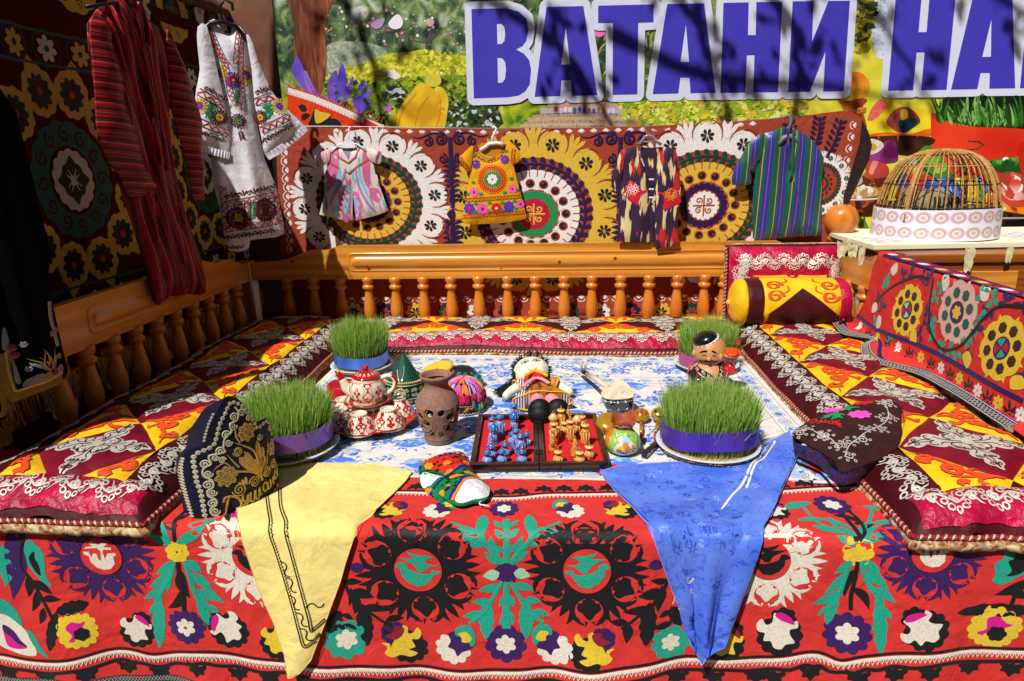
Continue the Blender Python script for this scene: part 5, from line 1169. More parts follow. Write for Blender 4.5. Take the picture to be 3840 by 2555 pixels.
for pts in([(2560,2150),(2538,2220),(2520,2250)],[(2590,2200),(2575,2240),(2548,2280)],[(2575,2170),(2560,2210),(2540,2250)],[(2600,2160),(2585,2175),(2572,2170)],[(2512,2170),(2525,2182),(2535,2175)]):
 z=cr(fpx(pts),8,False);bsE.new('white_braid');bsE.stroke(z+.003*np.where(np.arange(len(z))%2,1,-1),.004,T_SNOW,0);bsE.done()
JQ=mat('satin_jacquard','#3450c0',rough=.5,var=.1);JL=mat('satin_jacquard_light','#9ab0f0',rough=.4,var=.1)
rj=random.Random(3);poly=fpx([(2330,1790),(2532,1765),(2800,1740),(2930,1720),(2840,2030),(2740,2240),(2660,2370),(2610,2380),(2540,2200),(2420,1950)])
for i in range(200):
 c=complex(rj.uniform(poly.real.min(),poly.real.max()),rj.uniform(poly.imag.min(),poly.imag.max()))
 if not inside(np.array([c]),poly)[0]:continue
 r=rj.uniform(.008,.018);bsE.new('woven_flower');bsE.base=.0011;bsE.cord=0;a=rj.random()*6;m=JQ if rj.random()<.75 else JL
 if rj.random()<.6:
  for k in range(6):bsE.fill(leaf(c+r*.2*np.exp(1j*(a+k*PI/3)),c+r*np.exp(1j*(a+k*PI/3)),r*.32,0,5),m,0)
 else:bsE.stroke(cr(np.array([c,c+r*np.exp(1j*a),c+2*r*np.exp(1j*(a+.6))]),4,False),.002,m,0,1);bsE.fill(leaf(c,c+r*np.exp(1j*(a+1.2)),r*.4,.2,5),m,0)
 bsE.done()
# ================================================================== hanging cloth behind the rail
HY=3.85
hf=Frame((0,HY,0),(1,0,0),(0,0,1))
def hh_(u,v):return .006*np.sin(u*5+.5)+.005*vnoise(u*4,v*2,11)+.0025*np.sin(u*21+v*3)*np.clip(1.2-v,0,1)
HS=FSurf(hf,hh_)
hs=thing('rust_wall_hanging','rust cloth hung behind the back rail with three huge round ring medallions','wall hanging',(-.1,HY,0))
hp=[(1030,489),(1160,477),(1400,481),(1900,485),(2250,478),(2600,470),(2880,447),(3000,440),(3080,425),(3160,416),(3215,432),(3232,452),(3222,540),(3190,640),(3165,760),(3150,900),(3140,960)]
out=np.concatenate([hf.uv(hp),[complex(1.50,.60),complex(-1.68,.60)]])
patch(HS,out,RUST,'cloth',hs,.05,.0015)
DLIN=mat('dark_embossed_lining','#2a1a16',rough=.55,bump='grain',bs=70,bd=1.0,var=.4,vs=30)
lin=Frame((0,HY-.012,0),(1,0,0),(0,0,1));LS_=FSurf(lin,lambda u,v:.03*np.clip((u-1.5)*4,0,1)**.5)
patch(LS_,lin.uv([(3228,452),(3250,495),(3263,545),(3252,600),(3215,680),(3175,770),(3158,800),(3160,740),(3188,640),(3218,540)]),DLIN,'dark_lining',hs,.03,.004)
he=Emb(HS,hs,res=.05,base=.0010,step=.0009,cord=.15)
def rosette(c,r,m,L):
 for k in range(7):
  a=k*2*PI/7+.3;he.fill(drop(c+r*.12*np.exp(1j*a),c+r*np.exp(1j*a),r*.52,6),m,L,None)
def ringfill(r0,r1,m,L,wob=0,nt=0,n=72):
 t=np.arange(n)*2*PI/n;o=r1*(1+wob*abs(np.sin(nt*t/2))-wob*.5);z=o*np.exp(1j*t);he.fill(z,m,L)
def bigmed(cp,Rp,outer,leafc,tooth,inner,rot=0.0,outer_r=.68,ky=1.0):
 c=hf.uv([cp])[0];R=Rp/2500*3.98;he.new('ring_medallion')
 he.T(c,R,0,ky=ky)
 t=np.arange(180)*2*PI/180
 he.fill((.93+.02*np.sin(12*t))*np.exp(1j*t),outer,0)
 for k in range(12):
  a=rot+k*PI/6;w=np.exp(1j*a)
  he.fill(circ(.145,16,.865*w),outer,0,None)
  for s in(1,-1):he.stroke((.865+.175*np.exp(1j*s*np.linspace(-.2,2.0,9)))*w,.020,RUST,2,2)
  for j,(d,rr)in enumerate(((.5,1.06),(.66,1.05),(.34,1.05),(.84,1.02),(.16,1.02))):
   b=np.exp(1j*(a+d*PI/6));he.fill(drop(.84*np.exp(1j*(a+.5*PI/6)),rr*b,.062,6),outer,1,None)
  rosette(.850*w,.085,T_BLACK,3)
 he.fill(outer_r*np.exp(1j*t),RUST,2)
 n=38;rs=(outer_r+.53)/2
 he.stroke(rs*np.exp(1j*np.linspace(0,2*PI,90)[:-1]),.035,leafc,3,closed=True)
 for k in range(n):
  a=k*2*PI/n
  for s in(1,-1):he.fill(drop(rs*np.exp(1j*a),(rs+s*.085)*np.exp(1j*(a+.12)),.078,6),leafc,3,None)
 he.fill((.525+.012*abs(np.sin(17*t)))*np.exp(1j*t),tooth,4)
 for k in range(34):a=k*2*PI/34;he.stroke(np.array([.455*np.exp(1j*a),.54*np.exp(1j*a)]),.012,RUST,5)
 for k in range(15):
  a=k*2*PI/15;w=np.exp(1j*a);he.fill(circ(.056,12,.375*w),RUST,5,None);he.fill(circ(.040,10,.372*w),T_BLACK,6,None);he.fill(circ(.012,6,(.385+.012j)*w),RUST,7,None)
  b=np.exp(1j*(a+PI/15))
  for d in(-.10,0,.10):he.fill(leaf(.35*b,.285*np.exp(1j*(a+PI/15+d)),.025,0,4),tooth,6,None)
 he.fill(.305*np.exp(1j*t[::3]),RUST,5)
 i1,i2,i3=inner
 he.fill((.262+.025*abs(np.sin(12*t)))*np.exp(1j*t),i1,6);he.fill(.195*np.exp(1j*t[::4]),RUST,7);he.fill((.165+.02*abs(np.sin(9*t)))*np.exp(1j*t),i2,8)
 for k in range(4):
  w=np.exp(1j*(k*PI/2+PI/4));he.stroke(spiral(.085*w,.045,.008,float(np.angle(w))+PI,1.2,12),.016,i3,9)
  he.stroke(np.array([0,.13*np.exp(1j*k*PI/2)]),.018,i3,9)
 he.done();he.T()
# order: outer rings first so neighbours overlap naturally
bigmed((1384,758),285,T_SNOW,T_GREEN,T_GOLD,(T_DPUR,T_WHITE,T_GREEN),.1,ky=.87)
bigmed((2002,803),305,T_GOLD,T_DPUR,T_SNOW,(T_LGREEN,T_CRIM,T_GOLD),.26,ky=.94)
bigmed((2638,771),290,T_SNOW,T_GREEN,T_GOLD,(T_DPUR,T_SNOW,RUST),.0,ky=.95)
bigmed((3070,690),105,T_SNOW,T_GREEN,RUST,(T_GREEN,T_RED,T_BLACK),.2)
def scrollstem(x,col):
 he.new('scroll_stem');c=hf.uv([(x,578)])[0];he.T(c,.82)
 he.stroke(np.array([.02j+.09j,-.1j,-.25j,-.36j]),.03,col,2)
 for s in(1,-1):
  he.stroke(spiral(s*.065+.10j,.045,.006,PI/2,s*1.6,18),.018,col,2);he.stroke(spiral(s*.15+.085j,.035,.006,PI/2,s*1.5,16),.015,col,2)
  he.stroke(cr(np.array([s*.03+.125j,s*.12+.14j,s*.21+.11j,s*.27+.125j]),5,False),.014,col,2,1)
  he.stroke(spiral(s*.055-.03j,.035,.006,PI/2,s*1.4,14),.014,col,2)
  for k in range(9):q=-.07j-.033j*k;he.fill(leaf(q,q+s*.062+.025j,.024,s*.2,6),col,2,None)
 he.fill(leaf(-.36j,-.48j,.035,0,7),col,2,None);he.done()
 he.new('scroll_stem');he.T(hf.uv([(x+8,860)])[0],1.0);he.stroke(np.array([.06j,0,-.12j]),.03,col,2);he.fill(leaf(.05j,.12j+.01,.03,.3,6),col,2,None)
 for s in(1,-1):
  for k in range(5):q=.02j-.03j*k;he.fill(leaf(q,q+s*.065+.02j,.026,s*.2,6),col,2,None)
 he.done();he.T()
scrollstem(1690,T_DPUR);scrollstem(2325,T_DPUR)
he.new('corner_scroll');he.T(hf.uv([(3070,520)])[0],1.0)
for(bx_,by_,aa,ln)in((-.10,-.10,1.9,.20),(-.02,-.06,1.5,.17),(.05,-.10,1.3,.20),(.02,-.16,-1.0,.10),(-.06,-.17,-2.2,.09)):
 b_=complex(bx_,by_);d=np.exp(1j*aa);he.stroke(cr(np.array([b_,b_+.5*ln*d+.01,b_+ln*d]),5,False),.014,T_DPUR,2)
 for k in range(6):
  for s in(1,-1):q=b_+d*ln*(.15+.15*k);he.fill(drop(q,q+.042*d*np.exp(1j*s*1.0),.020,6),T_DPUR,2,None)
he.done();he.T()
# white tufts along the top, tulip column at the left, tulip border low down, side edging at right
for i in range(42):
 x=1260+i*46
 if x>2860:break
 y=np.interp(x,[p[0]for p in hp[:8]],[p[1]for p in hp[:8]])+3;c=hf.uv([(x,y)])[0];he.new('white_tuft')
 for k in range(5):he.fill(drop(c,c+.026*np.exp(1j*(-PI/2+(k-2)*.42)),.008,5),T_SNOW,0,None)
 he.done()
def tulip(c,r,a,m=None):
 m=m or T_SNOW;he.new('white_tulip');he.T(c,r,a)
 for k in range(5):he.fill(drop(0,1.0*np.exp(1j*(PI/2+(k-2)*.36)),.30,6),m,1,None)
 he.stroke(cr(np.array([-.9+.15j,-.6-.35j,0-.55j,.6-.35j,.9+.15j]),4,False),.2,m,0);he.done();he.T()
for i in range(13):tulip(hf.uv([(1058+2*i+3*(i%2),540+i*33)])[0],.026,-PI/2)
for i in range(34):tulip(hf.uv([(1320+i*43,1128-i*.3)])[0],.026,0)
for i in range(12):
 x=1330+i*115;c=hf.uv([(x,1172)])[0];col=[T_SNOW,T_DPUR,T_GOLD,T_GREEN][i%4];he.new('rosette');he.fill(scal(9,.055,.12,c),col,0,None);rosette(c,.034,T_BLACK if i%2==0 else RUST,2);he.done()
for i in range(10):tulip(hf.uv([(3195-i*8+(0 if i<4 else 4),470+i*44)])[0],.022,-PI/2)
he.T()
ww=thing('hanging_wire','thin wire strung across the banner carrying the rust wall hanging','wire',(0,HY+.01,1.68))
wz=hf.uv([(990,488),(1160,474),(1900,482),(2600,467),(3240,414)]);MB().tube(hf.xyz(cr(wz,6,False),-.012),.003,mat('galvanised_wire','#8a8d90',rough=.35,metal=.8),6).build('wire',ww)
for z in(wz[0],wz[-1]):MB().box(hf.xyz(np.array([z]),-.03)[0],(.03,.05,.03),W_ORANGE_Z,bev=.004).build('bracket',ww,smooth=False)
# ================================================================== dark hanging on the left wall
lwf=Frame((-2.09,0,0),(0,1,0),(0,0,1));LW_S=FSurf(lwf,lambda u,v:.012*np.sin(u*6)+.008*vnoise(u*4,v*3,17))
lw=thing('dark_wall_hanging','dark maroon cloth with rings of yellow flowers covering the left wall','wall hanging',(-2.09,2.8,0))
patch(LW_S,cx([(1.22,.40),(4.36,.40),(4.36,2.30),(1.22,2.36)]),MAROON_COT,'cloth',lw,.06,.002)
we=Emb(LW_S,lw,res=.06,base=.0012,step=.001,cord=.12)
def wl(cx_,cy_,x0=0,y0=0):return lwf.uv(CPX([(cx_,cy_)],x0,y0))[0]
def sunflower(c,r,tipdir):
 we.new('ringed_flower');we.T(c,r);t=np.arange(60)*2*PI/60
 we.fill((1.12+.10*abs(np.sin(5.5*t))+.55*np.exp(-((np.angle(np.exp(1j*(t-tipdir))))/.22)**2))*np.exp(1j*t),T_GOLD,0);we.fill(flower(10,.62,.86,k=5),T_BLACK,1);we.fill(circ(.20,10),T_RED,2);we.done();we.T()
cw=wl(690,90,0,640);Rw=.36
def ringmed(c,R,tint,n=12,sf=True):
 we.new('scalloped_ring');we.T(c,R);t=np.arange(120)*2*PI/120
 we.fill((.66+.035*abs(np.sin(8*t)))*np.exp(1j*t),tint,0)
 for k in range(12):
  w=np.exp(1j*k*PI/6);we.stroke(spiral(.53*w,.10,.02,float(np.angle(w)),1.2,12),.022,MAROON_COT,1)
 we.fill(.40*np.exp(1j*t[::3]),MAROON_COT,2);we.fill((.34+.03*abs(np.sin(7*t)))*np.exp(1j*t),T_WHITE,3)
 for k in range(4):w=np.exp(1j*k*PI/2);we.fill(clover(.05*w,.24,float(np.angle(w))),T_BLACK,4);we.fill(leaf(.06*w*np.exp(.78j),.24*w*np.exp(.78j),.05),T_BLACK,4)
 we.done();we.T()
 if sf:
  for k in range(n):a=k*2*PI/n+.26;sunflower(c+R*1.02*np.exp(1j*a),R*.235,a)
ringmed(cw,Rw,T_DTEAL)
ringmed(cw+1.12,Rw*.95,T_DTEAL);ringmed(cw-1.12,Rw*.95,T_DTEAL)
for(a,b)in(((0,222),(750,345)),((0,530),(780,640))):
 z0,z1=wl(*a),wl(*b);m=(z0.imag+z1.imag)/2;we.new('teal_stripe');we.stroke(np.linspace(1.25,4.33,60)+1j*m,.012,T_DTEAL,0);we.done()
zl=wl(165,390).imag;zs=[T_WHITE,T_GOLD]
for i in range(17):
 c=complex(1.35+i*.185,zl-.0);we.new('small_flower');we.T(c,.055,.2*i);we.fill(circ(1.45,24),T_BLACK,0);we.fill(circ(1.15,20),MAROON_COT,1);we.fill(flower(7,.62,1.0,k=4),zs[i%2],2);we.fill(circ(.25,8),T_DTEAL if i%2==0 else T_BLACK,3);we.done();we.T()
zb_=wl(800,1050,0,640).imag
for m in(zb_,zb_-.16):we.new('teal_stripe');we.stroke(np.linspace(1.25,4.33,60)+1j*m,.012,T_DTEAL,0);we.done()
for i in range(17):we.new('small_flower');we.T(complex(1.35+i*.185,zb_-.08),.05,.3*i);we.fill(circ(1.4,20),T_BLACK,0);we.fill(flower(6,.6,1,k=4),zs[i%2],1);we.fill(circ(.25,8),T_BLACK,2);we.done();we.T()
zu=zl+.30
for i in range(8):
 c=complex(1.45+i*.40,zu+.04);col=zs[(i+1)%2];we.new('scalloped_ring');we.T(c,.16);t=np.arange(90)*2*PI/90;we.fill((1+.07*abs(np.sin(6*t)))*np.exp(1j*t),col,0);we.fill(.55*np.exp(1j*t[::3]),MAROON_COT,1);we.fill(flower(6,.22,.42,k=5),T_DTEAL,2);we.fill(circ(.1,8),T_RED,3)
 for k in range(9):w=np.exp(1j*k*2*PI/9);we.stroke(spiral(.78*w,.14,.03,float(np.angle(w)),1.1,9),.025,MAROON_COT,1)
 we.done();we.new('black_leaf');we.T(c+.2,.16)
 for k in range(4):w=np.exp(1j*(k*PI/2+.4));we.fill(leaf(0,.62*w,.3,.2),T_BLACK,0)
 we.done();we.T()
for i in range(9):
 c=complex(1.4+i*.37,.62);we.new('scalloped_ring');we.T(c,.11);we.fill(scal(10,1,.1),T_WHITE if i%2 else T_GOLD,0);we.fill(circ(.5,16),T_DTEAL,1);we.fill(flower(6,.2,.4,k=4),T_BLACK,2);we.done();we.T()
# yellow fringe on the far edge, gilt tinsel low on the wall
FR=thread('yellow_fringe','#c79a24');fr=MB();r_=random.Random(2)
for i in range(46):
 z=1.30+i*.022;p0=np.array([-2.085,4.355,z]);fr.tube([p0,p0+[.02,.012,-.012],p0+[.03+r_.uniform(-.01,.01),.018,-.05-r_.uniform(0,.02)]],.0035,FR,4)
fr.build('fringe',lw)
TIN=mat('gilt_tinsel','#b8922c',rough=.25,metal=.9,var=.3,vs=200)
tn=thing('gilt_tinsel_strip','gilt tinsel trim glinting behind the left balusters above the mattress','trim',(-1.9,2.8,.68));tb=MB()
for i in range(420):
 y=1.95+i*.0043;tb.tube([(-1.90,y,.76+.01*math.sin(i)),(-1.895+r_.uniform(-.01,.01),y,.70),(-1.89,y+r_.uniform(-.006,.006),.655)],.0016,TIN,3,caps=False)
tb.build('tinsel',tn,kind='stuff')
MB().box((-1.902,2.85,.765),(.012,1.82,.012),TIN).build('tape',tn,smooth=False)
# ================================================================== red cloth over the right rail
RZ=1.062
rsf=Frame((1.468,0,0),(0,-1,0),(0,0,1))
def rs_fn(u,v):      # u=-Y, v=z ; above RZ it runs over the top of the rail
 u=np.asarray(u,float);v=np.asarray(v,float);over=np.clip(v-RZ,0,None);dn=np.clip(RZ-v,0,None)
 x=1.490-dn*.10+.010*dn*np.sin(u*9)*2+.006*vnoise(u*5,v*5,19)+over;z=np.minimum(v,RZ)+.006*np.exp(-dn/.02)
 inw=np.clip(.70-v,0,.1);x=x-inw*1.3;z=z+inw*.55
 return np.stack([x,-u,z],1)
RS_=CSurf(rs_fn)
rs=thing('red_rail_cloth','red cloth with yellow and pink ring flowers draped over the right rail','cloth',(1.47,2.5,ZT))
def r7(p):return rsf.uv(CPX(p,3180,900,1.12))
o7=np.concatenate([r7([(88,45)]),[complex(-1.72,RZ),complex(-1.72,.66)],r7([(739,800),(560,680),(430,610),(350,575),(230,545),(150,470),(135,415),(60,415),(-20,350)]),r7([(40,320),(70,250),(85,120)])])
top_u=np.linspace(-1.72,r7([(88,45)])[0].real,40)
poly7=np.concatenate([[complex(top_u[-1],RZ+.075)],[complex(-1.72,RZ+.075)],o7[1:]])
patch(RS_,np.concatenate([np.linspace(poly7[0],poly7[1],40)[:-1],poly7[1:]]),RED_COT,'cloth',rs,.025,.0015)
re_=Emb(RS_,rs,res=.03,base=.0012,step=.0009,cord=.15)
def rl(pts,w,m,name,L=0):re_.new(name);re_.stroke(cr(r7(pts),8,False),w,m,L);re_.done()
rl([(125,66),(250,100),(420,150),(600,205),(745,252)],.016,T_NAVY,'navy_stripe')
zt7=cr(r7([(125,66),(745,252)]),40,False);re_.new('navy_stripe');re_.stroke(zt7.real+1j*(RZ+.062),.014,T_NAVY,0);re_.done()
rl([(40,318),(130,372),(300,440),(500,540),(745,678)],.018,T_NAVY,'navy_stripe')
rl([(0,345),(60,405),(140,408),(240,535),(350,560),(430,598),(560,665),(745,785)],.012,T_NAVY,'navy_stripe')
BRA=[(-20,352),(60,415),(135,418),(152,470),(230,548),(350,578),(430,612),(560,682),(745,806)]
z=cr(r7(BRA),14,False);d=np.gradient(z);nr=1j*d/np.maximum(abs(d),1e-9);re_.new('charcoal_braid');re_.stroke(z+.004j,.030,HEM,1,h=0)
for s in(1,-1):re_.stroke(z+.004j+nr*.008*np.where(np.arange(len(z))%2,s,-s),.0016,T_WHITE,2,h=.0004);re_.stroke(z+.004j+nr*.012*s,.0014,T_WHITE,2,h=.0004)
re_.done()
def ring7(cxy,top,colr,hole,cores):
 c=r7([cxy])[0];R=abs(r7([top])[0].imag-c.imag);re_.new('ring_flower');re_.T(c,R);t=np.arange(96)*2*PI/96
 re_.fill((.88+.12*abs(np.sin(4*t+.4))**.6)*np.exp(1j*t),colr,0)
 for k in range(8):w=np.exp(1j*(k*PI/4+.39));re_.fill(leaf(.75*w,1.10*w*np.exp(.12j),.16,.2,6),colr,0,None);re_.fill((.63*w)+.17*scal(6,1,.07,k=3)*np.array(1),hole,1,None)
 re_.fill(circ(.36,24),cores[0],1)
 if len(cores)==2:re_.fill(flower(6,.16,.24,k=4),cores[1],2)
 else:
  for k in range(4):w=np.exp(1j*(k*PI/2+.4));re_.fill(np.concatenate([[.03*w],.30*w*np.exp(1j*np.linspace(-.62,.62,6))]),cores[1+k%2],2,None)
 re_.done();re_.T()
ring7((250,295),(250,182),T_YEL,T_BROWN,(T_PURPLE,T_CRIM,T_MINT));ring7((450,305),(450,168),mat('pale_pink_thread','#dcb6a8',rough=.6,bump='thread',bs=420,bd=.5,var=.15,vs=160),T_DTEAL,(T_PURPLE,T_YEL));ring7((645,455),(645,312),T_YEL,T_BROWN,(T_PURPLE,T_CRIM,T_TEAL))
rv=random.Random(8)
rl([(110,260),(190,190),(270,155),(320,170)],.012,T_BLACK,'black_vine');rl([(340,160),(335,280),(345,380),(400,460),(480,440),(560,330),(620,280),(739,290)],.013,T_BLACK,'black_vine')
for(x,y,m)in((160,170,T_TEAL),(150,190,T_TEAL),(180,125,T_WHITE),(130,335,T_TEAL),(145,345,T_WHITE),(115,285,T_WHITE),(380,195,T_TEAL),(395,180,T_WHITE),(355,240,T_TEAL),(545,235,T_TEAL),(555,225,T_WHITE),(585,250,T_TEAL),(545,320,T_TEAL),(350,330,T_TEAL),(350,390,T_TEAL),(390,455,T_TEAL),(430,460,T_TEAL),(460,480,T_TEAL),(500,420,T_TEAL),(520,375,T_TEAL),(285,410,T_YEL),(310,395,T_PURPLE),(215,150,T_PURPLE),(245,140,T_PURPLE),(300,150,T_PURPLE),(325,165,T_PURPLE),(130,240,T_PURPLE),(150,285,T_PURPLE),(335,300,T_PURPLE),(330,360,T_PURPLE),(515,470,T_PURPLE),(510,500,T_YEL),(540,380,T_PURPLE),(640,260,T_PURPLE),(700,270,T_PURPLE),(720,600,T_YEL),(735,560,T_PURPLE),(200,420,T_TEAL),(575,300,T_PURPLE)):
 c=r7([(x,y)])[0];re_.new('leaf');k=.031;re_.T(c,k,rv.uniform(0,6))
 if m in(T_WHITE,T_YEL):re_.fill(cr(np.array([-.9-.5j,.9-.7j,.7+.6j,-.6+.7j]),3),m,1,None)
 else:
  for q in range(3):re_.fill(leaf(0,1.3*np.exp(1j*(q*1.5+rv.uniform(-.3,.3))),.75,.2,6),m,0,None)
 re_.done()
re_.T()
for i in range(9):      # lower border flowers
 t=i/8;x=60+t*680;y=np.interp(x,[40,130,300,500,745],[352,402,485,590,738]);c=r7([(x,y)])[0]
 re_.new('border_flower');re_.T(c,.026);re_.fill(flower(7,.65,1.0,k=4),T_SNOW if i%2==0 else T_YEL,0,None);re_.fill(circ(.15,6),RED_COT,1,None);re_.done()
 x2=x+42;y2=np.interp(x2,[40,130,300,500,745],[352,402,485,590,738]);c=r7([(x2,y2)])[0];re_.new('black_fleur');re_.T(c,.028,.3)
 for q in(0,1.1,-1.1):re_.fill(leaf(-.3j,1.1*np.exp(1j*(PI/2+q)),.42,.15*q,6),T_BLACK,0,None)
 re_.stroke(spiral(-.5j+.5,.5,.1,PI,1.0,9),.16,T_BLACK,0);re_.stroke(spiral(-.5j-.5,.5,.1,0,-1.0,9),.16,T_BLACK,0);re_.done()
for i in range(11):     # upper border on top of the rail
 u=top_u[-1]-.0+(i*.125+.06)*1.0;u=top_u[-1]-0.02-i*-.13 if False else-3.15+i*.135;c=complex(u,RZ+.030);re_.new('border_flower');re_.T(c,.026)
 re_.fill(cr(np.array([-1-.3j,-.3+.7j,.9+.5j,.8-.5j,.0-.8j]),3),T_SNOW if i%2==0 else T_YEL,0,None);re_.done();re_.new('black_fleur');re_.T(c+.066,.026)
 for q in range(4):re_.fill(leaf(0,1.2*np.exp(1j*(q*1.6+.5)),.5,.2,5),T_BLACK,0,None)
 re_.done()
re_.T()
# ================================================================== garments
def garment(name,label,cat,frame,loc):return thing(name,label,cat,loc),frame
def panel(o,frame,zpoly,m,name,thick=.03,s=.05,folds=None,base=0.0,res=.02,smooth=3,label=None):
 """puffed two-sided cloth panel; returns its front surface"""
 z=np.asarray(zpoly,complex);z=cr(z,smooth)if smooth else z;z=ccw(z)
 def h(u,v):
  G=np.atleast_1d(u)+1j*np.atleast_1d(v);ins=inside(G,z);d=np.where(ins,dist_poly(G,z),0)
  return base+thick*(1-np.exp(-d/s))+(folds(u,v)if folds else 0)*np.clip(d/.03,0.25,1)
 S=FSurf(frame,h);V,F=tri(z,res);b=MB();b.add(S.pos(V),F,m)
 Sb=FSurf(frame,lambda u,v:h(u,v)*0+base-.006);n=len(z)
 b.add(Sb.pos(V),[t[::-1]for t in F],m);b.add(np.concatenate([Sb.pos(z),S.pos(z)]),[(i,(i+1)%n,n+(i+1)%n,n+i)for i in range(n)],m)
 b.build(name,o,label=label);return S
def zzband(e,za,zb,w,m,edge,n=None,L=0):
 """zigzag ribbon between two points with dark edges"""
 za,zb=complex(za),complex(zb);d=(zb-za)/abs(zb-za);nr=1j*d;n=n or max(4,int(abs(zb-za)/(w*.55)))
 t=np.linspace(0,1,n);z=za+(zb-za)*t;e.stroke(z+nr*w*.36*np.where(np.arange(n)%2,1,-1),w*.26,m,L+1)
 tt=np.linspace(0,1,12);l=za+(zb-za)*tt;e.stroke(l+nr*w*.55,w*.14,edge,L+1);e.stroke(l-nr*w*.55,w*.14,edge,L+1)
def zzpath(e,z,w,m,edge,L=0):
 z=cr(np.asarray(z),6,False);d=np.gradient(z);nr=1j*d/abs(d);s=np.concatenate([[0],np.cumsum(abs(np.diff(z)))]);n=int(s[-1]/(w*.5));si=np.linspace(0,s[-1],n)
 zi=np.interp(si,s,z.real)+1j*np.interp(si,s,z.imag);ni=np.interp(si,s,nr.real)+1j*np.interp(si,s,nr.imag)
 e.stroke(zi+ni*w*.36*np.where(np.arange(n)%2,1,-1),w*.26,m,L+1);e.stroke(z+nr*w*.55,w*.14,edge,L+1);e.stroke(z-nr*w*.55,w*.14,edge,L+1)
def hanger(name,label,pts_hook,bar,m,r=.004,loc=None,fill=None):
 P=pts_hook[0];o=thing(name,label,'hanger',P if loc is None else loc)
 MB().tube(pts_hook,r,m,8).build('hook',o)
 MB().tube(bar,r*1.7,m,8).build('bar',o)
 return o
# ---- red striped robe
def stripe_robe(name,ax):
 g=NT(name,rough=.5,spec=.3);x,y,z=g.sep(g.map());a=g.math('MULTIPLY_ADD',z,.12,y)if ax=='y' else g.math('MULTIPLY_ADD',y,.10,z)
 f=g.math('FRACT',g.math('MULTIPLY_ADD',g.noise(g.map(),5,1),.10,g.math('MULTIPLY',a,13.5)));g.base(g.ramp(f,[(0,'#4a0608'),(.14,'#8c1010'),(.28,'#b81818'),(.36,'#c87a72'),(.385,'#6a0c0c'),(.52,'#3c0406'),(.62,'#981212'),(.76,'#5a0808'),(.84,'#b8706a'),(.86,'#7c0e0e'),(.93,'#a01414')],True));return g.m
RB1=stripe_robe('striped_silk_lengthwise','y');RB2=stripe_robe('striped_silk_crosswise','z')
gf=vframe((-1.80,2.5),(-1.70,3.3))
ro_=thing('red_striped_robe','long dark red robe with fine stripes hanging on the left wall','robe',(-1.76,2.9,.9))
fold=lambda u,v:.020*np.sin(u*46+2.5*v+1.0*np.sin(v*3))+.010*np.sin(u*90-3*v)
panel(ro_,gf,gf.uv([(405,10),(440,-30),(475,20),(590,102),(612,260),(622,420),(652,640),(690,790),(735,960),(774,1095),(735,1106),(700,1103),(660,1112),(640,1110),(612,1135),(587,1142),(560,1050),(510,880),(465,740),(410,560),(360,330),(330,90)]),RB1,'body',.05,.05,fold,res=.017,smooth=2)
panel(ro_,gf,gf.uv([(312,78),(345,60),(385,110),(420,260),(460,430),(512,600),(563,712),(520,735),(462,742),(420,660),(345,545),(330,350),(315,180)]),RB2,'sleeve',.045,.04,lambda u,v:.006*np.sin(v*30+u*10),.035,.018,2)
panel(ro_,gf,gf.uv([(602,112),(625,150),(660,240),(697,340),(728,450),(738,600),(742,748),(715,752),(700,742),(682,640),(650,520),(622,420),(606,250)]),RB2,'sleeve',.04,.04,lambda u,v:.006*np.sin(v*30),.035,.018,2)
for pts in([(440,-10),(470,60),(490,200),(520,400),(560,620)],[(470,10),(500,100),(515,240),(548,430),(585,640)]):
 z=cr(gf.uv(pts),5,False);MB().tube(gf.xyz(z,.062),.011,RB1,6).build('front_band',ro_)
BLK_PL=mat('black_plastic','#101012',rough=.35,spec=.5)
hp0=gf.xyz(gf.uv([(440,10)]),.02)[0]
hanger('coat_hanger','dark hanger at the neck of the red striped robe',[hp0+[0,0,.0],hp0+[0,0,.09],hp0+[-.01,.03,.12],hp0+[-.02,.05,.09]],[hp0+[-.03,-.18,-.05],hp0,hp0+[.03,.18,-.07]],BLK_PL)
# ---- white dress
dfm=vframe((-1.80,3.38),(-1.33,3.62))
def d4(p):return dfm.uv(CPX(p,680,40,.974))
WCOT=cotton('white_dress_cotton','#e4e2ea')
wd=thing('white_embroidered_dress','long white dress with embroidered wide sleeves hanging in the left corner','dress',(-1.55,3.5,1.1))
fold=lambda u,v:.012*np.sin(u*34+1.5*np.sin(v*2.2))*np.clip((1.95-v)*2,0,1)+.005*np.sin(u*80+v*6)
DS=panel(wd,dfm,d4([(85,55),(120,30),(150,75),(180,85),(190,45),(240,92),(256,200),(264,330),(282,440),(305,545),(345,640),(362,730),(375,815),(310,832),(250,840),(246,868),(172,876),(140,720),(114,620),(112,500),(135,400),(120,250),(70,80)]),WCOT,'body',.05,.05,fold,smooth=2)
D1=panel(wd,dfm,d4([(60,66),(92,58),(118,160),(138,250),(158,340),(170,430),(178,522),(140,512),(90,495),(46,480),(48,380),(55,290),(68,220),(60,140)]),WCOT,'sleeve',.035,.05,lambda u,v:.006*np.sin(u*50),.04,smooth=2)
D2=panel(wd,dfm,d4([(236,92),(258,120),(278,185),(330,300),(380,360),(442,418),(430,440),(380,478),(330,512),(303,526),(292,470),(266,340),(256,220)]),WCOT,'sleeve',.035,.05,lambda u,v:.006*np.sin(u*50),.04,smooth=2)
def frill(o,frame,pts,base):
 z=cr(frame.uv(pts),20,False);n=len(z);d=np.gradient(z);nr=1j*d/abs(d);nr=np.where(nr.imag>0,-nr,nr);P=[]
 for k in range(4):P.append(frame.xyz(z+nr*.012*k,base+.006*np.sin(np.arange(n)*1.3)*k/3))
 MB().grid(np.stack(P,1),WCOT).build('frill',o)
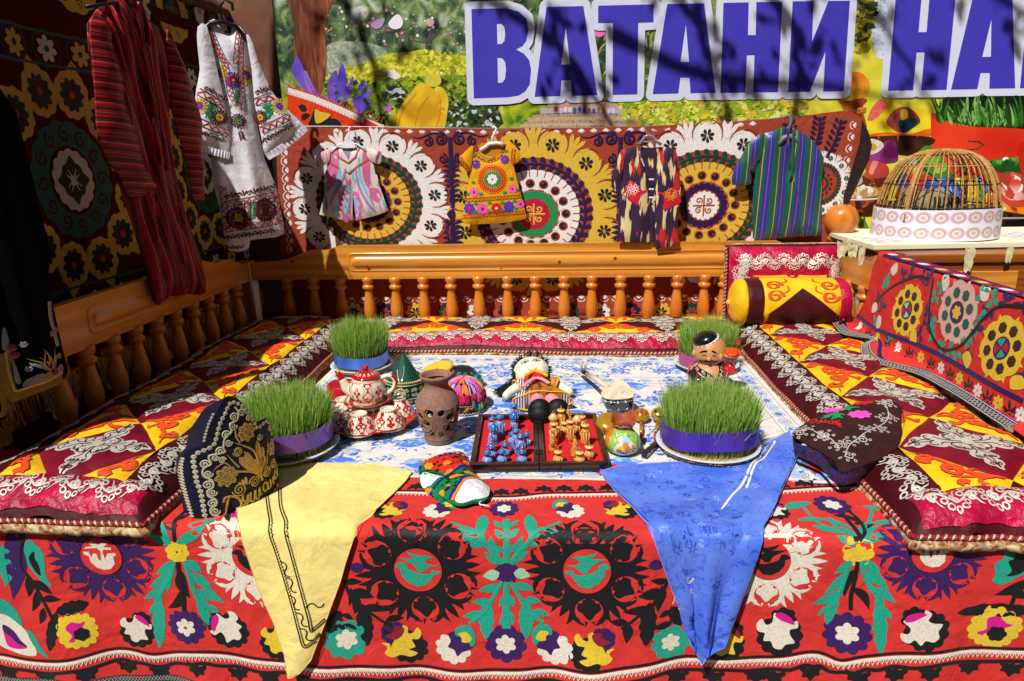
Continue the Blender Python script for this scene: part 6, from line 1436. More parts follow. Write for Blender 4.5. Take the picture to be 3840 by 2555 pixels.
frill(wd,dfm,CPX([(46,478),(90,493),(140,508),(178,518)],680,40,.974),.045);frill(wd,dfm,CPX([(442,418),(400,455),(350,495),(303,524)],680,40,.974),.045)
T_WINE=thread('wine_thread','#5c1220');T_GRN=thread('grass_green_thread','#1f8a50')
def suns(e,c,r,petal,core,dot,n=16):
 e.new('sun_flower');e.T(c,r)
 for k in range(n):w=np.exp(1j*k*2*PI/n);e.fill(drop(.45*w,1.0*w*np.exp(.15j),.30,6),petal,0,None)
 e.fill(circ(.56,18),petal,0,None);e.fill(flower(7,.36,.48,k=4),core,1,None);e.fill(circ(.14,8),dot,2,None);e.done();e.T()
def sprays(e,z0,z1,m,k=1.0):
 e.new('leaf_sprig');d=z1-z0;e.stroke(np.array([z0,(z0+z1)/2+.08j*d,z1]),.0035,m,0)
 for i in range(6):
  for s in(1,-1):q=z0+d*(.15+.14*i);e.fill(drop(q,q+abs(d)*.28*k*np.exp(1j*(np.angle(d)+s*.8)),abs(d)*.13,5),m,0,None)
 e.done()
def scrolls(e,za,zb,r,m,side=1):
 za,zb=complex(za),complex(zb);d=(zb-za)/abs(zb-za);n=max(2,int(abs(zb-za)/(r*2.2)));e.new('scroll_border')
 for i in range(n):
  c=za+(zb-za)*(i+.5)/n+1j*d*side*r*.6;e.stroke(spiral(c,r*.6,r*.1,float(np.angle(d)),1.3*side,12),r*.22,m,0)
  c2=za+(zb-za)*(i+1.0)/n+1j*d*side*r*.2
  for q in(-.7,0,.7):e.fill(drop(c2,c2+r*1.5*1j*d*side*np.exp(1j*q),r*.5,5),m,0,None)
 e.done()
e1,e2,e0=Emb(D1,wd,base=.002,cord=.2),Emb(D2,wd,base=.002,cord=.2),Emb(DS,wd,base=.002,cord=.2)
def Z(e,a,b,w=.030):z=d4([a,b]);e.new('zigzag_band');zzband(e,z[0],z[1],w,T_RED,T_BLACK);e.done()
Z(e1,(62,298),(154,352));Z(e1,(52,402),(172,452));suns(e1,d4([(66,350)])[0],.042,T_GOLD,T_VIOLET,T_RED);suns(e1,d4([(140,392)])[0],.040,T_WINE,T_GOLD,T_PURPLE);z=d4([(88,395),(118,340)]);sprays(e1,z[0],z[1],T_GRN);z=d4([(120,415),(92,360)]);sprays(e1,z[0],z[1],T_GRN)
z=d4([(66,285),(150,335)]);scrolls(e1,z[0],z[1],.020,T_WINE);z=d4([(172,468),(52,425)]);scrolls(e1,z[0],z[1],.020,T_WINE)
Z(e2,(266,338),(332,315));Z(e2,(290,440),(395,388));suns(e2,d4([(356,352)])[0],.042,T_GOLD,T_VIOLET,T_RED);suns(e2,d4([(285,392)])[0],.036,T_WINE,T_GOLD,T_RED);z=d4([(300,405),(330,345)]);sprays(e2,z[0],z[1],T_GRN);z=d4([(335,385),(300,350)]);sprays(e2,z[0],z[1],T_GRN)
z=d4([(264,318),(326,298)]);scrolls(e2,z[0],z[1],.020,T_WINE);z=d4([(405,402),(296,462)]);scrolls(e2,z[0],z[1],.020,T_WINE)
for pts in([(100,62),(128,130),(155,185),(172,205)],[(212,72),(204,130),(200,200)],[(95,62),(122,140),(160,205),(178,300),(205,352)],[(224,80),(216,150),(218,260),(228,370)]):
 e0.new('neck_band');zzpath(e0,d4(pts),.022,T_RED,T_BLACK);e0.done()
suns(e0,d4([(130,232)])[0],.050,T_GOLD,T_VIOLET,T_RED);suns(e0,d4([(238,240)])[0],.048,T_GOLD,T_VIOLET,T_RED);suns(e0,d4([(190,258)])[0],.040,T_VIOLET,T_CRIM,T_GOLD);suns(e0,d4([(208,405)])[0],.038,T_WINE,T_LGREEN,T_RED);z=d4([(200,350),(205,295)]);sprays(e0,z[0],z[1],T_GRN);z=d4([(212,435),(222,470)]);sprays(e0,z[0],z[1],T_WINE,1.4)
for a,b in(((145,710),(345,672)),((160,798),(360,768)),((150,640),(165,800)),((345,670),(362,770)),((240,690),(242,790))):Z(e0,a,b,.026)
suns(e0,d4([(205,757)])[0],.062,T_WINE,T_GOLD,T_PURPLE,20);suns(e0,d4([(305,727)])[0],.062,T_WINE,T_GOLD,T_PURPLE,20);z=d4([(252,770),(258,700)]);sprays(e0,z[0],z[1],T_GRN)
z=d4([(150,695),(345,655)]);scrolls(e0,z[0],z[1],.022,T_WINE);z=d4([(362,785),(165,815)]);scrolls(e0,z[0],z[1],.022,T_WINE);z=d4([(240,850),(168,856)]);scrolls(e0,z[0],z[1],.018,T_WINE)
h0=dfm.xyz(d4([(150,42)]),.02)[0]
hanger('coat_hanger','black hanger holding the long white dress by its collar',[h0+[0,0,.0],h0+[0,0,.07],h0+[.02,.01,.10],h0+[.05,.02,.08],h0+[.05,.02,.05]],[h0+[-.12,-.06,-.08],h0+[-.05,-.03,-.015],h0+[0,0,0],h0+[.05,.03,-.02],h0+[.10,.05,-.09]],BLK_PL,.007)
# ---- black velvet coat, near left
kf=vframe((-1.80,1.66),(-1.60,2.16))
bk=thing('black_velvet_coat','black velvet coat with broad gold braided hem at the left edge','coat',(-1.7,1.95,.85))
def k5(p):return kf.uv(CPX(p,0,1000,1.3167))
BLV=mat('black_velvet','#040406',rough=.95,spec=.08,var=.2)
KS=panel(bk,kf,np.concatenate([kf.uv([(0,330),(60,420),(130,700),(190,950)]),k5([(235,100),(270,220),(310,400),(340,520),(310,570),(180,620),(75,668),(40,660),(0,500),(-60,420),(-150,-100)]),kf.uv([(-130,500),(-80,330)])]),BLV,'body',.045,.06,lambda u,v:.012*np.sin(u*40+v*2),smooth=0,res=.02)
ke=Emb(KS,bk,base=.002,step=.001,cord=.25);GB=mat('gold_braid','#86702e',rough=.45,metal=.5,bump='knit',bs=260,bd=.6,var=.25,vs=150);SQ=mat('silver_sequin','#9a9aac',rough=.3,metal=.7,bump='knit',bs=300,bd=.8,var=.4,vs=300);RBY=gloss('ruby_stone','#8a1030')
ke.new('gold_hem');ke.stroke(cr(k5([(5,430),(20,520),(45,610),(70,640),(110,625),(200,590),(305,548)]),6,False),.036,GB,0,h=0);ke.stroke(cr(k5([(18,420),(34,515),(58,590),(78,612),(180,570),(302,522)]),6,False),.008,GOLDC,1);ke.done()
ke.new('sequin_cluster');ke.fill(cr(k5([(98,575),(120,545),(170,520),(210,535),(260,500),(296,480),(300,520),(200,560),(110,592)]),3),SQ,1);ke.fill(cr(k5([(0,300),(20,330),(40,420),(70,500),(92,570),(70,570),(50,480),(20,420),(0,400)]),3),SQ,1);ke.done()
ke.new('gold_lotus')
for a,b in(((210,500),(190,410)),((210,500),(150,440)),((215,500),(260,395)),((200,495),(100,450)),((225,490),(262,430)),((205,480),(170,400))):z=k5([a,b]);ke.stroke(np.array([z[0],(z[0]+z[1])/2+.01,z[1]]),.006,GOLDC,1,2)
ke.fill(leaf(*k5([(215,505),(180,415)]),.03,0),BLV,2);ke.stroke(leaf(*k5([(215,505),(180,415)]),.03,0),.004,GOLDC,2,closed=True);ke.fill(cr(k5([(110,470),(180,480),(200,505),(130,485)]),3),SQ,1);ke.fill(cr(k5([(225,490),(262,435),(265,460),(240,500)]),3),SQ,1);ke.done()
for p in((203,525),(245,512),(40,398),(55,435),(263,315)):ke.new('ruby_bead');ke.fill(circ(.012,10,k5([p])[0]),RBY,3);ke.done()
for p in((82,380),(243,330),(113,500),(283,440)):ke.new('sequin_flower');ke.fill(flower(6,.006,.011,k5([p])[0],3),SQ,2);ke.done()
ke.new('gold_lotus');z=k5([(240,170),(245,250),(265,330),(280,390)]);ke.stroke(cr(z,5,False),.012,SQ,1);ke.stroke(cr(z-.006,5,False),.004,GOLDC,2);ke.done()
kb=thing('black_velvet_coat_flap','second gold braided flap of black velvet cut off by the left edge','coat',(-1.75,1.75,.8))
kf2=vframe((-1.83,1.56),(-1.66,1.98));KS2=panel(kb,kf2,np.concatenate([kf2.uv([(-60,600),(5,800)]),kf2.uv(CPX([(-10,520),(20,640),(32,745),(0,760),(-80,790),(-120,400)],0,1000,1.3167))]),BLV,'body',.03,.05,smooth=0,res=.03)
ke2=Emb(KS2,kb,base=.002);ke2.new('gold_hem');ke2.stroke(cr(kf2.uv(CPX([(0,560),(8,640),(14,715),(-20,735),(-90,765)],0,1000,1.3167)),6,False),.02,GB,0,h=0);ke2.done()
# ---- children's clothes on the wire
BKY=3.80
cf=Frame((0,BKY,0),(1,0,0),(0,0,1))
COPPER=mat('copper_trim','#b0604c',rough=.4,metal=.25,bump='knit',bs=400,bd=.6,var=.3,vs=300)
def tie_mat(name,base,cols,sx=26,sz=5):
 g=NT(name,rough=.45,spec=.4,sheen=.1);c=None
 b=g.ramp(g.noise(g.map(),3,2),[(.3,base),(.7,base)]);c=b
 for i,(col,lo)in enumerate(cols):
  n=g.noise(g.map(scale=(sx,1,sz),loc=(i*3.7,0,i*1.9)),1.0,4,.5);f=g.ramp(n,[(lo,'#000000'),(lo+.06,'#ffffff')]);c=g.mix(f,c,g.ramp(n,[(0,col),(1,col)]))
 g.base(c);return g.m
PINKT=tie_mat('pastel_ikat','#d8cfc4',[('#d878a4',.56),('#86c8dc',.60),('#a48cc4',.62)],30,6)
def p8(p):return cf.uv(CPX(p,1140,440,3.734))
pk=thing('pastel_ikat_romper','small pink, aqua and cream ikat tunic with copper trim on a white hanger','tunic',(-.95,BKY,1.0))
fo=lambda u,v:.004*np.sin(u*60+v*8)
PS=panel(pk,cf,p8([(470,410),(560,430),(700,430),(800,400),(900,440),(935,590),(970,660),(1000,800),(1050,950),(1100,1080),(1180,1310),(1090,1350),(960,1390),(730,1445),(712,1300),(680,1010),(680,1300),(678,1445),(500,1428),(380,1400),(212,1365),(250,1220),(290,1080),(310,900),(322,760),(340,640),(352,560),(348,450)]),PINKT,'body',.022,.04,fo,smooth=0,res=.02)
PL=panel(pk,cf,p8([(360,445),(250,490),(155,550),(185,630),(215,700),(345,640),(375,540)]),PINKT,'sleeve',.02,.03,base=.012,smooth=2)
PRR=panel(pk,cf,p8([(890,435),(1080,480),(1092,560),(1075,650),(1020,650),(930,600),(880,520)]),PINKT,'sleeve',.02,.03,base=.012,smooth=2)
pe=Emb(PS,pk,res=.03,base=.0012,step=.0006,cord=.1);PKM=mat('pink_dye','#d2699c',rough=.5,var=.15,vs=60);AQ=mat('aqua_dye','#74c4dc',rough=.5,var=.15,vs=60);LI=mat('lilac_dye','#9c86c2',rough=.5,var=.15,vs=60);CRM=mat('cream_dye','#dcd4c8',rough=.5)
for p,m in(([(370,480),(480,450),(500,620),(480,840),(330,860),(330,650)],PKM),([(850,420),(920,560),(930,760),(920,990),(840,840),(830,560)],PKM),([(330,880),(470,860),(400,990),(320,1040)],PKM),([(920,1000),(1040,1000),(1090,1120),(1030,1190),(960,1130)],PKM),([(600,960),(660,860),(665,1000),(640,1430),(540,1420),(530,1100)],PKM),([(680,1040),(760,1060),(820,1200),(800,1380),(730,1420),(690,1100)],PKM),([(590,1000),(655,960),(655,1100),(600,1380),(560,1200)],AQ),([(690,1110),(760,1120),(790,1240),(760,1390),(720,1200)],AQ)):pe.new('dyed_patch');pe.fill(cr(p8(p),4),m,0 if m is PKM else 1);pe.done()
for p,m in(([(520,720),(500,850),(450,960),(420,1080)],AQ),([(600,720),(560,860),(500,960),(430,1100),(380,1220)],LI),([(690,720),(700,850),(730,920)],AQ),([(780,560),(790,780),(840,950),(930,1130)],AQ),([(740,700),(760,900),(830,1070),(920,1220),(1010,1330)],LI),([(310,1100),(320,1180),(330,1300)],LI),([(440,1260),(420,1350)],AQ),([(490,1240),(480,1320)],AQ),([(1110,1150),(1140,1260)],AQ),([(1010,800),(1030,950)],CRM)):pe.new('dyed_streak');pe.stroke(cr(p8(p),6,False),.016,m,1,3,h=0);pe.done()
for p in([(470,415),(500,560),(632,640),(735,560),(795,395)],[(345,625),(480,700),(640,785),(780,680),(915,580)]):pe.new('copper_trim');pe.stroke(p8(p),.011,COPPER,3);pe.done()
pe.new('collar_opening');pe.fill(p8([(530,440),(700,440),(632,600)]),mat('grey_lining','#8a8496',rough=.8,var=.2,vs=60),2);pe.done()
for S_,p in((PL,[(160,552),(190,640),(220,698)]),(PRR,[(1070,482),(1030,560),(1022,648)])):q=Emb(S_,pk,base=.002);q.new('copper_trim');q.stroke(p8(p),.011,COPPER,1);q.done()
pe.new('price_tag');pe.fill(p8([(490,1370),(555,1378),(545,1438),(472,1422)]),mat('paper_tag','#e4d4e4',rough=.8),3);pe.done()
h0=cf.xyz(p8([(630,380)]),.012)[0];ht=cf.xyz(p8([(630,150)]),0)[0]
ho=hanger('coat_hanger','white plastic hanger inside the pastel ikat tunic',[h0,h0*.4+ht*.6,ht,ht+[.008,.03,.008]],[h0+[-.10,0,-.04],h0+[-.05,0,.0],h0+[0,0,.006],h0+[.05,0,0],h0+[.10,0,-.04]],WHITE_P,.003)
MB().prism(p8([(530,425),(545,370),(580,335),(640,322),(700,335),(725,370),(735,425),(640,432)]),cf,.012,.020,WHITE_P).build('neck_plate',ho,smooth=False)
# ---- yellow dress
def p9(p):return cf.uv(CPX(p,1660,440,3.4075))
YC=cotton('yellow_dress_cotton','#e0a016')
yd=thing('yellow_embroidered_dress','little bright yellow dress with red and green round embroidery on a white hanger','dress',(-.1,BKY,1.1))
YSS=panel(yd,cf,p9([(390,370),(420,440),(480,520),(580,565),(680,530),(760,430),(800,315),(862,305),(890,400),(905,600),(950,800),(1000,990),(1050,1190),(1062,1290),(940,1325),(800,1348),(500,1366),(270,1355),(265,1240),(300,1040),(332,850),(360,660),(352,480),(340,400)]),YC,'body',.024,.04,lambda u,v:.004*np.sin(u*50+v*5),smooth=2)
YL=panel(yd,cf,p9([(395,365),(340,395),(270,460),(208,522),(255,610),(312,690),(358,670),(380,540)]),YC,'sleeve',.02,.03,base=.012,smooth=2);YR=panel(yd,cf,p9([(858,308),(920,370),(985,440),(990,530),(950,590),(888,592),(860,460)]),YC,'sleeve',.02,.03,base=.012,smooth=2)
patch(FSurf(cf),p9([(450,360),(500,340),(640,295),(740,320),(790,330),(760,430),(660,500),(560,500),(480,440)]),mat('yellow_dress_lining','#c07c10',rough=.9),'lining',yd,None,.001,off=.004)
q=Emb(YSS,yd,base=.0015,step=.0008,cord=.2);q.new('neck_band');zzpath(q,p9([(408,375),(440,460),(510,525),(600,552),(690,520),(755,440),(790,330)]),.018,T_RED,T_BLACK);q.done()
for a,b in(((292,1062),(1002,1010)),((262,1272),(1052,1212))):z=p9([a,b]);q.new('zigzag_band');zzband(q,z[0],z[1],.017,T_RED,T_BLACK);q.done()
c=p9([(640,790)])[0];R=abs(p9([(830,790)])[0]-c);q.new('round_medallion');q.T(c,R);q.stroke(.80*np.exp(1j*np.linspace(0,2*PI,50)[:-1]),.05,T_RED,0,closed=True)
for k in range(34):
 a=k*2*PI/34
 for s in(1,-1):q.fill(drop(.80*np.exp(1j*a),(.80+s*.19)*np.exp(1j*(a+.13)),.11,6),T_RED,0,None)
for k in range(22):
 a=k*2*PI/22;q.fill(drop(.38*np.exp(1j*a),.62*np.exp(1j*(a+.2)),.12,6),T_LGREEN,0,None)
q.fill(circ(.44,24),T_LGREEN,0);q.fill(flower(8,.28,.36,k=5),T_SNOW,1);q.fill(circ(.07,8),T_RED,2);q.done();q.T()
def posy(x,y,r,m,d):q.new('embroidered_flower');c=p9([(x,y)])[0];k=r/3.4075/2500*3.9;q.T(c,k);q.fill(flower(8,.75,1.0,k=5),m,1);q.fill(circ(.26,8),d,2);q.done();q.T()
for a in((430,600,55,T_VIOLET,T_RED),(795,540,55,T_VIOLET,T_RED),(405,955,60,T_ROSE,T_VIOLET),(893,915,56,T_ROSE,T_VIOLET),(345,1165,75,T_VIOLET,T_RED),(515,1167,75,T_ROSE,T_VIOLET),(692,1160,70,T_RED,T_SNOW),(850,1140,72,T_VIOLET,T_RED),(995,1110,52,T_ROSE,T_VIOLET)):posy(*a)
for(x,y)in((400,500),(805,440),(395,840),(880,790),(325,990),(495,990),(800,970),(960,940),(430,1110),(430,1210),(605,1100),(605,1215),(770,1100),(770,1200),(925,1080),(940,1170)):
 q.new('green_sprig');z=p9([(x,y)])[0]
 for k in range(5):q.fill(drop(z-.006j,z+.015*np.exp(1j*(PI/2+(k-2)*.55)),.007,5),T_LGREEN,1,None)
 q.done()
for S_,p in((YL,[(228,505),(280,600),(335,672)]),(YR,[(915,400),(900,500),(905,585)])):qq=Emb(S_,yd,base=.002,cord=.2);qq.new('cuff_band');zzpath(qq,p9(p),.017,T_RED,T_BLACK);qq.done()
h0=cf.xyz(p9([(545,380)]),.016)[0];hk=[cf.xyz(p9([p]),.010)[0]for p in((625,310),(640,250),(680,180),(685,140),(660,125),(640,140))]
hanger('coat_hanger','white plastic hanger of the little yellow dress',hk,[cf.xyz(p9([p]),.014)[0]for p in((480,425),(545,385),(600,340),(700,330),(780,350))],WHITE_P,.006)
# ---- ikat coat
IK=NT('bold_ikat',rough=.5,spec=.3)
def ikat():
 g=IK;v=g.map(scale=(1,1,1));jag=g.noise(g.map(scale=(260,1,8)),1.0,1);x,y,z=g.sep(v);zj=g.math('MULTIPLY_ADD',jag,.09,z)
 cb=g.n('ShaderNodeCombineXYZ');g.l(x,cb.inputs[0]);g.l(zj,cb.inputs[2]);n1=g.noise(g.map(scale=(24,1,6.5),src=cb.outputs[0]),1.0,2);n2=g.noise(g.map(scale=(14,1,4),loc=(5,0,3),src=cb.outputs[0]),1.0,2)
 f1=g.ramp(n1,[(.545,'#000000'),(.555,'#ffffff')]);f2=g.ramp(n2,[(.60,'#000000'),(.61,'#ffffff')]);base=g.ramp(n1,[(0,'#33203a'),(1,'#3c2844')]);cr_=g.ramp(n1,[(0,'#d8c088'),(1,'#e0cc96')]);rd=g.ramp(n1,[(0,'#b02020'),(1,'#c83028')])
 g.base(g.mix(f2,g.mix(f1,base,cr_),rd))
ikat()
cf3=Frame((0,3.728,0),(1,0,0),(0,0,1))
def p10(p):return cf3.uv(CPX(p,2280,440,3.0167))
ik=thing('purple_ikat_coat','child coat of purple, red and cream ikat with red patch pockets, hem over the rail','coat',(.6,3.73,.95))
KS_=panel(ik,cf3,p10([(150,370),(330,330),(345,420),(470,700),(474,900),(472,1100),(470,1412),(300,1416),(108,1406),(118,1150),(128,950),(150,740),(140,560)]),IK.m,'left_front',.022,.04,lambda u,v:.005*np.sin(u*60),smooth=0)
KR_=panel(ik,cf3,p10([(625,332),(760,360),(800,560),(822,800),(802,1000),(784,1250),(790,1360),(812,1402),(760,1430),(700,1468),(620,1480),(540,1492),(525,1400),(520,1150),(512,900),(520,700),(600,450)]),IK.m,'right_front',.024,.04,lambda u,v:.005*np.sin(u*60),base=.004,smooth=0)
panel(ik,cf3,p10([(150,372),(100,500),(48,640),(38,780),(98,845),(130,730),(175,600),(190,480)]),IK.m,'sleeve',.02,.03,base=.012,smooth=2);panel(ik,cf3,p10([(755,365),(790,440),(812,600),(828,860),(805,900),(790,700),(770,500)]),IK.m,'sleeve',.02,.03,base=-.004,smooth=2)
patch(FSurf(cf3),p10([(340,335),(480,345),(622,335),(600,470),(515,720),(515,1400),(478,1400),(472,720),(380,450)]),IK.m,'back_panel',ik,.05,.001,off=-.004)
for S_,c,pts,fm in((KS_,(275,810),[(245,705),(435,830),(325,1000),(150,880)],T_SNOW),(KR_,(705,870),[(555,845),(780,775),(825,960),(630,1060)],T_YEL)):
 q=Emb(S_,ik,res=.03,base=.003,step=.0008,cord=.2);q.new('patch_pocket');q.fill(p10(pts),T_RED,0);z=p10(pts);q.stroke(np.array([z[1]*.92+z[0]*.0+z[3]*.08,z[2]*.9+z[0]*.1,z[3]*.95+z[0]*.05]),.005,T_VIOLET,1)
 q.T(p10([c])[0],.030)
 for k in range(8):w=np.exp(1j*k*PI/4);q.stroke(circ(.26,8,.72*w),.10,fm,1,closed=True);q.stroke(np.array([1.0*w*np.exp(.39j),1.25*w*np.exp(.39j)]),.09,fm,1)
 q.stroke(circ(.38,14),.09,fm,1,closed=True);q.fill(flower(5,.08,.24,k=4),fm,1);q.T();q.done()
for y in(702,812,905):z=cf3.xyz(p10([(485,y)]),.022)[0];MB().box(z,(.026,.004,.008),WHITE_P,bev=.001).build('clip',ik,smooth=False)
hk=[cf3.xyz(p10([p]),.006)[0]for p in((455,205),(445,180),(415,130),(420,85),(455,72),(480,90))]
CLR=mat('clear_plastic','#b8b0b0',rough=.15,spec=.6,trans=.6)
ho=hanger('coat_hanger','clear grey plastic hanger of the purple ikat coat',hk,[cf3.xyz(p10([p]),.012)[0]for p in((330,310),(380,275),(410,225),(455,205),(510,225),(540,275),(600,310))],CLR,.0045)
MB().tube([cf3.xyz(p10([p]),.012)[0]for p in((380,283),(455,276),(540,283))],.004,CLR,6).build('cross_bar',ho)
# ---- striped robe
ST=NT('green_violet_stripe',rough=.32,spec=.5,sheen=.15)
def stripes_mat():
 g=ST;x,y,z=g.sep(g.map());xx=g.math('MULTIPLY_ADD',z,-.02,x);f=g.math('FRACT',g.math('MULTIPLY',xx,1/.082))
 c=g.ramp(f,[(0,'#0d5a44'),(.16,'#d89a5c'),(.20,'#0d5a44'),(.36,'#3a2a8a'),(.55,'#7a70a8'),(.58,'#3a2a8a'),(.78,'#0d5a44')],True);g.base(c);n=g.noise(g.map(scale=(8,8,3)),2,3);g.bump(n,.25,.02)
stripes_mat()
def p11(p):return cf.uv(CPX(p,2720,420,1.791))
sr=thing('green_violet_striped_robe','small satin robe in green and violet stripes hanging at the right end','robe',(1.15,BKY,1.05))
panel(sr,cf,p11([(440,105),(520,140),(600,205),(662,308),(650,450),(645,600),(643,832),(500,835),(350,850),(212,862),(185,850),(186,620),(195,480),(218,330),(205,260),(262,145),(400,100),(420,300),(432,400),(436,300)]),ST.m,'body',.03,.05,lambda u,v:.006*np.sin(u*46+v*4),smooth=0)
panel(sr,cf,p11([(265,145),(170,188),(110,290),(58,382),(42,490),(168,482),(165,395),(225,320),(260,240)]),ST.m,'sleeve',.026,.04,base=.012,smooth=2)
patch(FSurf(cf),p11([(400,100),(445,105),(438,330),(425,330)]),mat('black_label_lining','#181a20',rough=.7),'lining',sr,None,.001,off=.006)
for pts in([(402,100),(412,250),(430,390),(470,560),(505,835)],[(442,106),(440,250),(432,380),(420,440)]):MB().tube(cf.xyz(cr(p11(pts),5,False),.036),.006,ST.m,6).build('front_band',sr)
hk=[cf.xyz(p11([p]),.012)[0]for p in((420,160),(420,110),(438,60),(425,28),(400,28),(390,45))]
hanger('coat_hanger','grey plastic hanger of the green and violet robe',hk,[cf.xyz(p11([p]),.008)[0]for p in((350,220),(390,175),(420,160),(460,175),(500,220))],mat('grey_plastic','#70777a',rough=.4),.008)
# ================================================================== things on the table cloth
TP=TZ+.003
def on(x,y,z=TP):return hit(x,y,2,z)
def mpp(p):return float((np.array(p)-CC)@CF)/FPX       # metres per photo pixel at a point
class Lathe:
 def __init__(s,c,prof,rref,tw=0.0,sx=1.0,sy=1.0,axis=None):
  s.c=np.array(c,float);p=cr(cx(prof),5,False)if len(prof)<14 else cx(prof);s.p=p;s.L=np.concatenate([[0],np.cumsum(abs(np.diff(p)))]);s.rr=rref
  s.R=np.eye(3)if axis is None else np.array(Vector((0,0,1)).rotation_difference(Vector(axis)).to_matrix())
  def fn(u,v):
   th=np.asarray(u,float)/rref+tw;r=np.interp(v,s.L,p.real);z=np.interp(v,s.L,p.imag)
   return s.c+np.stack([r*np.sin(th)*sx,-r*np.cos(th)*sy,z],1)@s.R.T
  s.fn=fn;s.S=CSurf(fn)
 def v(s,z):return float(np.interp(z,s.p.imag,s.L))if np.all(np.diff(s.p.imag)>=0)else float(s.L[np.argmin(abs(s.p.imag-z))])
 def mesh(s,m,name,parent,n=40,v0=0,v1=None,flute=None,label=None):
  v1=s.L[-1]if v1 is None else v1;vv=np.unique(np.concatenate([[v0],s.L[(s.L>v0)&(s.L<v1)],[v1]]));th=np.linspace(0,2*PI,n+1)[:-1]*s.rr;U,V=np.meshgrid(th,vv,indexing='ij')
  P=s.fn(U.ravel(),V.ravel()).reshape(n,len(vv),3);b=MB();b.grid(P,m,wrapu=True)
  for k,rev in((0,True),(len(vv)-1,False)):
   if np.interp(vv[k],s.L,s.p.real)>1e-4:f=list(range(n));b.add(P[:,k],[f[::-1]if rev else f],m)
  return b.build(name,parent,label=label)
# ---- sprouted wheat on plates
def blade_mat(name,lo,hi,h):
 g=NT(name,rough=.5,spec=.3);x,y,z=g.sep(g.map());f=g.math('DIVIDE',z,h);n=g.noise(g.map(scale=(60,60,6)),1,2);f2=g.math('ADD',f,g.math('MULTIPLY_ADD',n,.5,-.25));g.base(g.ramp(f2,[(.05,'#cdbf86'),(.28,lo),(.75,hi),(1.0,'#a3c264')]));tl=g.n('ShaderNodeBsdfTranslucent');mx=g.n('ShaderNodeMixShader');mx.inputs[0].default_value=.35;cs=g.b.inputs['Base Color'].links[0].from_socket;g.l(cs,tl.inputs[0]);g.l(g.b.outputs[0],mx.inputs[1]);g.l(tl.outputs[0],mx.inputs[2]);g.l(mx.outputs[0],g.nt.nodes['Material Output'].inputs[0]);return g.m
SEED=mat('wheat_seed','#b8965a',rough=.7,bump='knit',bs=160,bd=.8,var=.35,vs=200)
PLATE=mat('pale_blue_plastic','#c9d6ea',rough=.35,spec=.45,var=.02)
def satin_rib(name,c1,c2):
 g=NT(name,rough=.34,spec=.6);g.b.inputs['Metallic'].default_value=.35;n=g.noise(g.map(scale=(3,3,1)),5,2);g.base(g.ramp(n,[(.3,c1),(.7,c2)]));g.b.inputs['Anisotropic'].default_value=.6;g.bump(g.noise(g.map(scale=(2,2,60)),14,2),.05,.001);return g.m
def grass_tray(px,R,gr,gh,rib,label,seed,nb,rz=(.045,.105),ex=1.0,tilt=0.0):
 p=on(*px);o=thing('wheat_sprout_tray',label,'sprouts',p,'plates of sprouted wheat');r=random.Random(seed)
 MB().lathe([(R*.62,0),(R*.70,.002),(R*.84,.016),(R*.97,.024),(R,.0265),(R*.985,.0285),(R*.84,.021),(R*.70,.007),(0,.006)],PLATE,n=48,sx=ex).build('plate',o,local=True)
 b=MB();b.lathe([(gr*1.07,.008),(gr*1.08,.018),(gr*.9,.030),(gr*.4,.036),(0,.037)],SEED,n=40,sx=ex)
 for i in range(500):
  a=r.uniform(0,2*PI);q=gr*(1.02+.13*r.random());b.ball((q*math.cos(a)*ex,q*math.sin(a),.016+.010*r.random()),(.0035,.002,.002),SEED,5,3,np.array(Matrix.Rotation(r.uniform(0,3),3,'Z')))
 b.build('seed_bed',o,local=True,kind='stuff')
 rb_=MB();th=np.linspace(0,2*PI,73)[:-1];P=[]
 for k,z in enumerate(np.linspace(rz[0],rz[1],5)):P.append(np.stack([gr*1.075*np.cos(th)*ex,gr*1.075*np.sin(th),z+.006*np.sin(th*2+seed)+.004*np.sin(th*3)],1))
 rb_.grid(np.stack(P,1),rib,wrapu=True)
 rb_.build('ribbon',o,local=True)
 m1,m2,m3=[blade_mat('wheat_blade_%d_%d'%(seed,i),lo,hi,gh)for i,(lo,hi)in enumerate((('#76a038','#9ac454'),('#8cb246','#b6d46c'),('#5c8a2a','#82ae44')))]
 V=[];F=[];FM=[]
 for i in range(nb):
  a=r.uniform(0,2*PI);q=gr*math.sqrt(r.random());x,y=q*math.cos(a)*ex,q*math.sin(a);h=gh*r.uniform(.66,1.10)*(1-.10*(q/gr)**2+.06*math.sin(x*40+seed)*math.cos(y*37));edge=(q/gr)**2
  lean=.045*edge+.035;dx,dy=math.cos(a)*gh*lean*r.uniform(.2,1.5)+r.gauss(0,.010),math.sin(a)*gh*lean*r.uniform(.2,1.5)+r.gauss(0,.010)
  if r.random()<.03:dx*=3;dy*=3;h*=.9
  w=r.uniform(.0011,.0019);t=r.uniform(0,PI);wx,wy=w*math.cos(t),w*math.sin(t);n0=len(V)
  for k,(f,ww)in enumerate(((0,.8),(.45,1.0),(.8,.75))):z=.026+(h-.026)*f;c=f*f;V+=[(x+dx*c-wx*ww,y+dy*c-wy*ww,z),(x+dx*c+wx*ww,y+dy*c+wy*ww,z)]
  V.append((x+dx*1.15,y+dy*1.15,h));F+=[(n0,n0+1,n0+3,n0+2),(n0+2,n0+3,n0+5,n0+4),(n0+4,n0+5,n0+6)];k=r.randrange(3);FM+=[k]*3
 link_mesh('grass',V,F,FM,[m1,m2,m3],o,True,True,None,'stuff');return o
RIBP=satin_rib('purple_ribbon','#5d3aac','#7a52c4')
